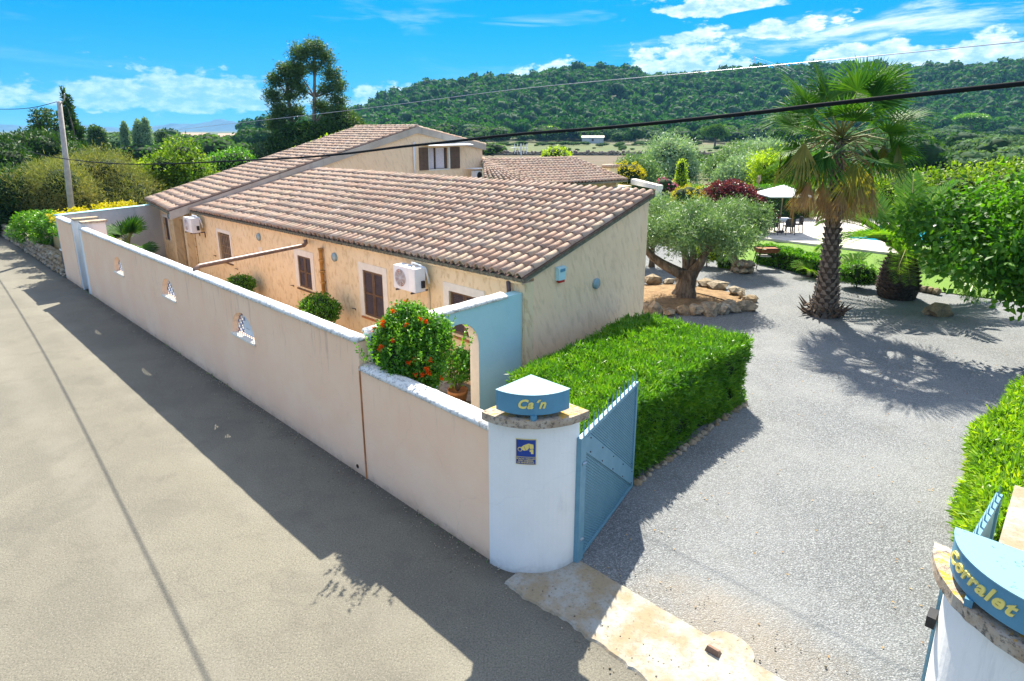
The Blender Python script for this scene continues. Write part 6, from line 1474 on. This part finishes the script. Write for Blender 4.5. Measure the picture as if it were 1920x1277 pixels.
far_tree('yellow_green_tree', 'lower bright yellow green bush left of the yellow green tree', -.595, 40, bl(1.7, 3.5, 14, 8), 8000, .17, .10, 'yellowg', 423, .12, .72, clump=4)
far_tree('green_shrub', 'mid green rounded shrub behind the upper roof slope', -.445, 52, bl(2.9, 3.7, 15, 10), 10000, .22, .12, 'bush', 424, .12)
far_tree('green_shrub', 'darker green rounded shrub nearer the eucalyptus behind the upper roof', -.395, 56, bl(2.6, 4.3, 16, 10), 9000, .24, .13, 'euc', 425, .12)
yl = thing('yucca', 'spiky green yucca behind the upper eave at the left', 'yucca', (-.565 * 33, 33, 0)); r2 = np.random.default_rng(8); k = 160
D_ = unit(r2.normal(size=(k, 3)) + np.array([0, 0, .5])); V, F = cards(np.tile([0, 0, 1.7], (k, 1)), D_, unit(r2.normal(size=(k, 3))), .75, .06); link('leaves', mesh_np('leaves', V, F), L['palm'], yl); obj('trunk', MB().tube([(-.565 * 33, 33, 0), (-.565 * 33, 33, 1.7)], [.12, .1], 7), M['bark'], yl, True)
# eucalyptus pair and the dark grove at their feet
def euc(label, x, y, lobes, seed, forks):
    t_ = thing('eucalyptus', label, 'eucalyptus tree', (x, y, 0), 'the two tall eucalyptus trees'); q = random.Random(seed); mb = MB()
    top = max(l[0][2] for l in lobes); pts = [Vector((x + f[0], y, f[1])) for f in forks]
    mb.tube([tuple(p) for p in pts], [.30 - .22 * i / (len(pts) - 1) for i in range(len(pts))], 8)
    for c, r3 in lobes:
        s = min(pts, key=lambda p: abs(p.z - (c[2] - 1.6))); limb(mb, s, Vector((x + c[0], y + c[1], c[2])), .10, .025, .10, 5, 5, q)
    obj('trunk', mb, M['eucbark'], t_, True)
    link('crown', crown_mesh('crown', seed, [(c, (r5[0] * .82, r5[1] * .82, r5[2] * .85)) for c, r5 in lobes], 15000, .26, .08, droop=.2, inner=.2, clump=12, spread=1.0), L['euc'], t_)

euc('taller eucalyptus with an open airy crown rising above the upper roof', -18.6, 60, [((-.9, 0, 12.3), (1.1, 1, .8)), ((.5, 0, 12.8), (1.2, 1, .75)), ((1.4, 0, 12.0), (.9, .9, .7)), ((-1.4, 0, 11.0), (.8, .8, .6)), ((1.8, .2, 10.6), (1.0, .9, .6)), ((2.5, 0, 9.6), (.9, .8, .55)), ((1.3, 0, 9.2), (.8, .8, .5)), ((2.3, 0, 8.2), (1.0, .9, .6)), ((.6, .3, 7.8), (.9, .9, .5)), ((-1.0, 0, 9.2), (.7, .7, .5)), ((1.6, 0, 7.0), (1.2, 1, .7)), ((.2, 0, 11.2), (.8, .8, .5))], 431, [(-.6, 0), (-.4, 3), (-.1, 6), (.15, 8.5), (.3, 10.5), (.35, 12.3)])
euc('slightly shorter eucalyptus with small leaf clumps left of the taller one', -21.2, 60.5, [((.2, 0, 10.9), (1.0, .9, .6)), ((-.9, 0, 10.0), (.8, .8, .6)), ((.8, 0, 9.8), (.7, .7, .5)), ((-1.2, 0, 8.6), (.9, .8, .6)), ((.3, 0, 8.7), (.7, .7, .45)), ((-.7, 0, 7.3), (1.0, .9, .6)), ((.7, 0, 7.2), (.8, .8, .5)), ((-1.1, 0, 6.0), (1.1, 1, .7)), ((1.3, 0, 10.9), (.7, .7, .5))], 432, [(.9, 0), (.6, 3), (.35, 6), (.1, 8.5), (0, 10.8)])
far_tree('dark_tree', 'broad dark evergreen tree at the foot of the eucalyptus pair, left part', -.355, 57, [((-.9, 0, 2.2), (2.2, 2, 2.0)), ((-.3, 0, 4.2), (1.6, 1.5, 1.4)), ((1.4, 0, 3.6), (2, 1.8, 1.7)), ((.5, 0, 5.3), (1.0, 1, .8))], 13000, .28, .13, 'dark', 440, .2, .8)
far_tree('dark_tree', 'broad dark evergreen tree at the foot of the eucalyptus pair, middle part', -.315, 58, [((0, 0, 4.8), (1.8, 1.6, 1.5)), ((-1.3, 0, 5.2), (1.3, 1.3, 1.0)), ((1.5, 0, 5.4), (1.3, 1.2, 1.2)), ((0, 0, 2.5), (3, 2.4, 2))], 13000, .28, .13, 'dark', 441, .2, .8)
far_tree('dark_tree', 'rounded dark green tree at the right of the eucalyptus pair', -.262, 59, [((0, 0, 6.0), (1.6, 1.5, 1.3)), ((.9, 0, 5.0), (1.5, 1.4, 1.4)), ((-1.2, 0, 5.5), (1.4, 1.4, 1.3)), ((-.5, 0, 7.1), (1.0, 1, .7)), ((0, 0, 3), (2.6, 2.2, 2))], 13000, .26, .13, 'euc', 442, .2, .8)
far_tree('climbing_fig', 'bright lime green leafy shoots rising behind the upper roof slope', -.30, 42, [((-1.6, 0, 3.5), (1.1, .8, .7)), ((-.4, 0, 4.0), (1.1, .8, .7)), ((.9, 0, 4.6), (1.1, .8, .6)), ((2.0, 0, 5.0), (.9, .7, .5)), ((-.2, 0, 2.6), (2.4, 1, 1.2))], 5200, .22, .15, 'yellowg', 443, .1, .5, clump=3, cat='shrub')
ball_shrub('small tufted shrub behind the ridge of the upper gable', (-9.6, 62, 0), 1.9, 4.2, 444, L['bush'], 3500, .22, .12)

# ================================================================== FAR LANDSCAPE
def template(seed, R_, H_, n, ln, wd, lobes=5, sub=1, core=.74):
    """one small mesh: leaf cards (slot 0) over a lumpy core (slot 1)"""
    r_ = np.random.default_rng(seed); lb_ = [((R_ * .42 * math.cos(i * 2.4 + seed), R_ * .42 * math.sin(i * 2.4 + seed), H_ * (.5 + .22 * ((i * .618) % 1))), (R_ * .62, R_ * .62, H_ * .30)) for i in range(lobes)] + [((0, 0, H_ * .72), (R_ * .55, R_ * .55, H_ * .28))]
    P, N0 = shell_points(r_, lb_, n, .8); D = unit(np.cross(N0, r_.normal(size=P.shape)) + N0 * .25); P = P - D * ln * .4
    V, F = cards(P, D, unit(N0 + r_.normal(size=P.shape) * .4), ln * (.7 + .6 * r_.random(n)), wd, .2)
    mb = MB(); add_core(mb, lb_, core, seed, sub); cv = np.array([tuple(v) for v in mb.v]); cf = np.array(mb.f)
    return V, F, cv, cf
def tmesh(name, tp, m0, m1):
    V, F, cv, cf = tp; me = mesh_np(name, np.concatenate([V, cv]), np.concatenate([F, cf + len(V)])); me.materials.append(m0); me.materials.append(m1)
    me.polygons.foreach_set('material_index', np.array([0] * len(F) + [1] * len(cf), np.int32)); return me
hr = np.random.default_rng(42)
pts = []
cell = {}
tries = 0
while len(pts) < 3200 and tries < 90000:
    tries += 1; y = 322 + 400 * hr.random() ** 1.15; x = hr.uniform(-.42, 1.05) * y; h = hillh(x, y)
    if h < .6 and y > 345: 
        if hr.random() > .5: continue
    if h < -.9 and (x < -40 and y > 340): continue
    k = (int(x // 8), int(y // 8)); bad = False
    for i in (-1, 0, 1):
        for j in (-1, 0, 1):
            for (a, b) in cell.get((k[0] + i, k[1] + j), ()):
                if (a - x) ** 2 + (b - y) ** 2 < 7.4 ** 2: bad = True
    gap = math.sin(x * .045 + 1.3) * math.sin(y * .06 + x * .02)
    if bad or (gap > .82): continue
    cell.setdefault(k, []).append((x, y)); pts.append((x, y, max(h, 0) - .3))
vis = [p for p in pts]
vis.sort(key=lambda p: p[1])
tps = [template(500 + i, 5.2, 10.5, 340, 1.5, 1.1, 5, 1, .84) for i in range(5)]
near_m = [tmesh('pine_tree', tp, L['pine'], PINECORE) for tp in tps] + [tmesh('holm_oak', template(520 + i, 5.0, 7.5, 340, 1.4, 1.0, 6, 1, .84), L['scrub'], PINECORE) for i in range(2)]
for k, (x, y, z) in enumerate(vis[:280]):
    m_ = near_m[int(hr.integers(0, 7))]; o = bpy.data.objects.new(m_.name.split('.')[0], m_); COL.objects.link(o); s = hr.uniform(.75, 1.25)
    o.location = (x, y, z); o.rotation_euler = (0, 0, hr.uniform(0, 6.28)); o.scale = (s, s, s * hr.uniform(.85, 1.15))
    props(o, ('tall green pine in the front rows of the wooded hill' if 'pine' in m_.name else 'lower greyish green oak in the front rows of the wooded hill'), 'tree', 'trees at the front of the wooded hill')
tl = [template(540 + i, 5.3, 11.0, 110, 2.3, 1.7, 5, 1, .86) for i in range(6)]
VL, FL, ML = [], [], []; base = 0
for k, (x, y, z) in enumerate(vis[280:]):
    V, F, cv, cf = tl[k % 6]; a = hr.uniform(0, 6.28); s = hr.uniform(.7, 1.3); sz = s * hr.uniform(.8, 1.25); c_, s_ = math.cos(a), math.sin(a)
    A = np.concatenate([V, cv]); B = np.stack([(A[:, 0] * c_ - A[:, 1] * s_) * s + x, (A[:, 0] * s_ + A[:, 1] * c_) * s + y, A[:, 2] * sz + z], 1)
    VL.append(B); FL.append(np.concatenate([F, cf + len(V)]) + base); ML += [0] * len(F) + [1] * len(cf); base += len(A)
me = mesh_np('hill_forest', np.concatenate(VL), np.concatenate(FL)); me.materials.append(L['pine']); me.materials.append(PINECORE); me.polygons.foreach_set('material_index', np.array(ML, np.int32))
o = link('hill_forest', me, None); props(o, 'dense green pine forest covering the hill behind the fields', 'forest', None, 'stuff')

# scattered trees and scrub on the plain
sc_m = [tmesh('scrub_tree', template(560 + i, 2.9, 4.3, 520, .62, .42, 6, 2, .8), L['scrub'], CORE) for i in range(3)]
ol_m = [tmesh('field_tree', template(570 + i, 2.9, 4.2, 520, .60, .34, 6, 2, .8), L['farsilver'], PINECORE) for i in range(2)]
dk_m = [tmesh('dark_field_tree', template(580 + i, 3.2, 5.2, 520, .62, .42, 6, 2, .8), L['fardark'], PINECORE) for i in range(2)]
lg_m = [tmesh('light_field_tree', template(590, 2.6, 4.0, 520, .6, .4, 6, 2, .8), L['yellowg'], CORE)]
def put(me, x, y, s, label, group, cat='tree', sz=1.0, z=-.1):
    kd = {'scrub_tree': 'mid green', 'field_tree': 'silvery', 'dark_field_tree': 'dark green', 'light_field_tree': 'bright yellow green'}[me.name.split('.')[0]]
    if group: label = kd + ' ' + label
    o = bpy.data.objects.new(me.name.split('.')[0], me); COL.objects.link(o); o.location = (x, y, z); o.rotation_euler = (0, 0, hr.uniform(0, 6.28)); o.scale = (s, s, s * sz); return props(o, label, cat, group)
for i in range(85):      # scrubland behind the left of the house
    y = 95 + 240 * hr.random() ** 1.2; b = hr.uniform(-.80, -.26); m_ = (sc_m + ol_m + dk_m + sc_m)[int(hr.integers(0, 10))]
    put(m_, b * y, y, hr.uniform(.8, 1.5), 'rounded scrub tree on the plain left of the eucalyptus trees', 'scrub on the plain at the left', 'tree', hr.uniform(.65, .95))
for i in range(150):      # band of trees at the foot of the hill
    y = 258 + 72 * hr.random(); b = hr.uniform(-.30, .98); m_ = (sc_m + ol_m + dk_m + lg_m + sc_m)[int(hr.integers(0, 11))]
    if .02 < b < .16 and y < 300: y += 30
    put(m_, b * y, y, hr.uniform(1.0, 2.3), 'tree in the band between the meadow and the wooded hill', 'trees along the foot of the hill', 'tree', hr.uniform(.7, .95))
for i in range(34):      # low hedge row across the meadow
    y = 236 + 6 * hr.random(); b = -.04 + .34 * hr.random(); put(sc_m[i % 3], b * y, y, hr.uniform(.45, .8), 'low shrub in the hedge row across the green meadow', 'shrubs of the meadow hedge row', 'shrub', .55)
for i in range(26):
    y = 150 + 80 * hr.random(); b = -.06 + .40 * hr.random(); put((sc_m + dk_m)[i % 5], b * y, y, hr.uniform(.22, .55), 'small low shrub dotted on the green meadow', 'small shrubs on the meadow', 'shrub', .6)
for i in range(70):      # olives and scrub to the right, behind the garden
    y = 66 + 150 * hr.random() ** 1.4; b = hr.uniform(.52, .98); m_ = (sc_m + ol_m + dk_m + ol_m)[int(hr.integers(0, 9))]
    put(m_, b * y, y, hr.uniform(.9, 1.35), 'olive or scrub tree behind the garden right of the fan palm', 'trees behind the garden at the right', 'tree', hr.uniform(.75, .95))
for i in range(44):
    y = 70 + 60 * hr.random() ** 1.4; b = hr.uniform(.27, .55); m_ = (sc_m + ol_m)[int(hr.integers(0, 5))]
    put(m_, b * y, y, hr.uniform(.5, .95), 'low tree on the rough ground left of the fan palm', 'low trees left of the fan palm', 'tree', hr.uniform(.7, .9))
put(dk_m[0], 47.5, 248, 1.35, 'solitary dark round tree at the edge of the meadow', None, 'tree', 1.0)
put(sc_m[0], -5, 130, 1.25, 'green bush at the left end of the field wall', None, 'bush', .6)
tree('leaning_field_tree', 'bare stemmed spreading tree at the right of the green meadow', 'tree', (66, 205, 0), [((-1.5, 0, 5.2), (3.2, 2.5, 1.6)), ((1.5, 0, 4.8), (2.8, 2.5, 1.5)), ((0, 0, 6.2), (2.5, 2, 1.2))], 3000, .55, .28, L['scrub'], .35, 'bark', None, 601, .6)
# umbrella pine
tree('umbrella_pine', 'broad flat topped umbrella pine at the foot of the hill at the right', 'pine tree', (.722 * 310, 310, 0), [((0, 0, 11.5), (7, 6, 1.8)), ((-4, 0, 10.8), (4, 4, 1.4)), ((4, 0, 10.8), (4, 4, 1.4))], 4000, .9, .5, L['hedge'], .5, 'bark', None, 602, .8)
# field wall
fw = thing('field_wall', 'long low grey dry stone wall between the brown field and the green meadow', 'stone wall', (20, 145, 0)); q = random.Random(15); mb = MB()
mb.hexa([(-24, 147.2, 0), (72, 141.4, 0), (72, 142.0, 0), (-24, 147.8, 0), (-24, 147.2, .75), (72, 141.4, .75), (72, 142.0, .75), (-24, 147.8, .75)])
obj('rubble_core', mb, M['stone'], fw); mb = MB()
for i in range(420):
    f = q.random(); mb.ico((-24 + 96 * f, 147.1 - 5.8 * f + q.uniform(-.1, .1), q.uniform(.15, 1.0)), q.uniform(.25, .42), (1, 1, .8), .2, i)
props(obj('stones', mb, M['stone'], fw), kind='stuff')
# farm buildings far away
def gable_house(name, label, c, wdt, dep, h, rh, wallm, roofm, rot=0.0, windows=2, cat='house'):
    t_ = thing(name, label, cat, c); ca, sa = math.cos(rot), math.sin(rot)
    T = lambda x, y, z: (c[0] + x * ca - y * sa, c[1] + x * sa + y * ca, c[2] + z)
    a, b = wdt / 2, dep / 2
    obj('wall', MB().hexa([T(-a, -b, -2), T(a, -b, -2), T(a, b, -2), T(-a, b, -2), T(-a, -b, h), T(a, -b, h), T(a, b, h), T(-a, b, h)]), wallm, t_)
    o_ = .4; mb = MB().add([T(-a - o_, -b - o_, h - .1), T(a + o_, -b - o_, h - .1), T(a + o_, b + o_, h - .1), T(-a - o_, b + o_, h - .1), T(-a - o_, 0, h + rh), T(a + o_, 0, h + rh)], [(0, 1, 5, 4), (2, 3, 4, 5), (0, 4, 3), (1, 2, 5), (3, 2, 1, 0)])
    obj('roof', mb, roofm, t_)
    for i in range(windows):
        x = -a + wdt * (i + .5) / windows; obj('window', MB().hexa([T(x - .45, -b - .03, h * .35), T(x + .45, -b - .03, h * .35), T(x + .45, -b + .02, h * .35), T(x - .45, -b + .02, h * .35), T(x - .45, -b - .03, h * .75), T(x + .45, -b - .03, h * .75), T(x + .45, -b + .02, h * .75), T(x - .45, -b + .02, h * .75)]), M['louver'], t_)
    return t_
gable_house('farm_building', 'white farm building with a low roof at the foot of the hill', (-12.5, 350, hillh(-12.5, 350) + 1.0), 11, 8, 3.2, 1.0, M['skyblue' if 0 else 'white'], M['terrace'], .1, 3)
gable_house('shed', 'grey shed with a pale sloping roof beyond the meadow', (36.5, 285, 0), 9.5, 5, 2.6, .8, M['greywall'], M['terrace'], -.15, 1, 'shed')
gable_house('country_house', 'terracotta coloured country house on the lower hillside', (96, 392, hillh(96, 392) - .5), 14, 9, 5.6, 1.4, M['ochrewall'], M['tile2'], 0.1, 4)
gable_house('country_house', 'low pink roofed farmhouse among the scrub left of the eucalyptus trees', (-113, 262, 0), 15, 10, 2.8, 1.6, M['gable'], M['tile2'], .3, 3)
gable_house('country_house', 'distant farmhouse roof among the scrub nearer the yellow green tree', (-150, 300, 0), 13, 9, 3.0, 1.6, M['gable'], M['tile2'], -.2, 3)
gable_house('hilltop_house', 'small pale house on the skyline at the far right', (505, 655, hillh(505, 655) + 4), 16, 9, 6, 1, M['white'], M['terrace'], 0, 4)
gable_house('hilltop_house', 'low house on the skyline under the row of tiny palms', (-12, 655, hillh(-12, 655) + 4.5), 22, 9, 5.5, 1, M['terrace'], M['tile2'], 0, 5)
# row of tiny palms on the ridge
mb = MB(); q = random.Random(4)
V_, F_ = [], []; tp = None
rp = np.random.default_rng(3); k = 60; D_ = unit(rp.normal(size=(k, 3)) + np.array([0, 0, .35])); V, F = cards(np.tile([0, 0, 12.0], (k, 1)), D_, unit(rp.normal(size=(k, 3))), 2.6, .7)
tm_ = MB().tube([(0, 0, 0), (0, 0, 12)], [.35, .3], 5); tv = np.array([tuple(v) for v in tm_.v]); tf = np.array([(f[0], f[j], f[j + 1]) for f in tm_.f for j in range(1, len(f) - 1)])
pme = mesh_np('ridge_palm', np.concatenate([V, tv]), np.concatenate([F, tf + len(V)])); pme.materials.append(L['dark'])
for i, x in enumerate([-34, -30, -24, -20, -17.5, -14, -11, -8.5, -5, -2, 1, -27]):
    o = bpy.data.objects.new('ridge_palm', pme); COL.objects.link(o); o.location = (x, 648, hillh(x, 648) + 2.5 + q.uniform(-1.5, 1)); props(o, 'tiny palm in the row of palms on the hill skyline', 'palm tree', 'palms on the hill skyline')
# pylon on the ridge
py = thing('lattice_pylon', 'thin lattice power pylon on the ridge left of the fan palm', 'pylon', (238, 640, hillh(238, 640))); bx0, by0, bz0 = 238, 640, hillh(238, 640); mb = MB()
for sx, sy in ((-1, -1), (1, -1), (1, 1), (-1, 1)): mb.tube([(bx0 + 1.3 * sx, by0 + 1.3 * sy, bz0), (bx0 + .2 * sx, by0 + .2 * sy, bz0 + 24)], .13, 4)
for z in range(2, 24, 3): w_ = 1.3 - 1.1 * z / 24; mb.tube([(bx0 - w_, by0 - w_, bz0 + z), (bx0 + w_, by0 - w_, bz0 + z + 1.5)], .08, 4)
obj('lattice', mb, M['whitemetal'], py)
for z in (17, 20, 23): obj('crossarm', MB().tube([(bx0 - 2.6, by0, bz0 + z), (bx0 + 2.6, by0, bz0 + z)], .10, 4), M['whitemetal'], py)
for k, dx in enumerate((-2.6, 0, 2.6)):
    wire('power_line', ['left power line sagging down from the pylon', 'middle power line sagging down from the pylon', 'right power line sagging down from the pylon'][k], [(bx0 + dx, by0, bz0 + 20 + (3 if dx == 0 else 0)), (bx0 + dx - 4 + k * 3, by0 - 90, bz0 + 2), (bx0 + dx - 14 + k * 4, by0 - 190, 20)], .06, 6, 'whitemetal')
# roof antenna
an = thing('roof_antenna', 'white television antenna and small dish on the rear roof', 'antenna', (.55, 37.5, 3.6)); mb = MB().tube([(.55, 37.5, 3.0), (.55, 37.5, 4.75)], .03, 5)
obj('mast', mb, M['whitemetal'], an)
mb = MB()
for i in range(5): mb.tube([(.15 + i * .18, 37.5, 4.15), (.15 + i * .18, 37.5, 4.75)], .018, 4)
mb.tube([(.1, 37.5, 4.5), (.95, 37.5, 4.5)], .02, 4); obj('elements', mb, M['whitemetal'], an)
obj('dish', MB().lathe((.1, 37.4, 4.45), [(.02, 0), (.22, .05), (.24, .06), (.02, .02)], 12), M['whitemetal'], an, True)
# grass tufts and leaf litter on the gravel edge
r_ = np.random.default_rng(71); k = 2600
uv_ = np.stack([r_.uniform(-6, 8, k), 20.3 + r_.uniform(0, 16, k)], 1); Pg = np.array([W(u, v, .01) for u, v in uv_])
V, F = cards(Pg, unit(r_.normal(size=(k, 3)) * .5 + np.array([0, 0, 1])), unit(r_.normal(size=(k, 3))), .09, .02)
o = link('lawn_blades', mesh_np('lawn_blades', V, F), L['hedge']); props(o, 'short bright grass blades on the lawn', 'grass', None, 'stuff')
k = 700; Pg = np.array([W(u, v, .02) for u, v in np.stack([r_.uniform(-5, 10, k), r_.uniform(.9, 18, k)], 1)])
V, F = cards(Pg, unit(r_.normal(size=(k, 3)) * np.array([1, 1, .15])), unit(r_.normal(size=(k, 3)) * .3 + np.array([0, 0, 1])), .045, .02)
o = link('leaf_litter', mesh_np('leaf_litter', V, F), L['drypalm']); props(o, 'small dry fallen leaves on the gravel', 'leaf litter', None, 'stuff')

k = 1500; rr2 = np.random.default_rng(91)      # grit along the foot of the wall and the edge of the drive
uu = rr2.uniform(-4, 22, k); vv = -.03 - rr2.exponential(.16, k); m_ = uu < -.9; vv[m_] = rr2.uniform(-.4, 1.4, m_.sum())
v0, f0_ = icosphere(1); v0 = np.array(v0); f0_ = np.array(f0_); sc_ = rr2.uniform(.004, .013, (k, 1, 1)) * rr2.uniform(.6, 1.3, (k, 1, 3))
C_ = np.array([W(u, v, .010 if v < -.1 else .028) for u, v in zip(uu, vv)])[:, None, :]
VV = (v0[None] * sc_ + C_).reshape(-1, 3); FF = (f0_[None] + (np.arange(k) * len(v0))[:, None, None]).reshape(-1, 3)
props(link('grit', mesh_np('grit', VV, FF), M['stone'], None), 'loose grit and pebbles along the foot of the road wall', 'grit', None, 'stuff')
k = 500; uu = rr2.uniform(-.5, 23, k); Pg = np.array([W(u, -.01 - abs(rr2.normal()) * .03, .0) for u in uu]); Pg = Pg[(np.sin(uu * 1.7) + np.sin(uu * .61 + 2)) > .7]
V, F = cards(Pg, unit(rr2.normal(size=Pg.shape) * .6 + np.array([0, 0, .8])), unit(rr2.normal(size=Pg.shape)), .07, .014)
props(link('weeds', mesh_np('weeds', V, F), L['olive'], None), 'thin weeds growing at the foot of the road wall', 'weeds', None, 'stuff')
# ------------------------------------------------------------------ air
hz = MB().box(-9000, 9000, -400, 8000, -1.2, 112); hm = bpy.data.materials.new('air'); hm.use_nodes = True; t = NT(hm.node_tree); t.n.clear()
pv = t.new('ShaderNodeVolumePrincipled', None, Density=HAZE, Anisotropy=0.0); pv.inputs['Color'].default_value = (.22, .58, 1, 1)
t.new('ShaderNodeOutputMaterial', None, Volume=pv)
props(obj('haze', hz, hm), 'thin blue summer haze over the plain and the hills', 'haze', None, 'stuff')
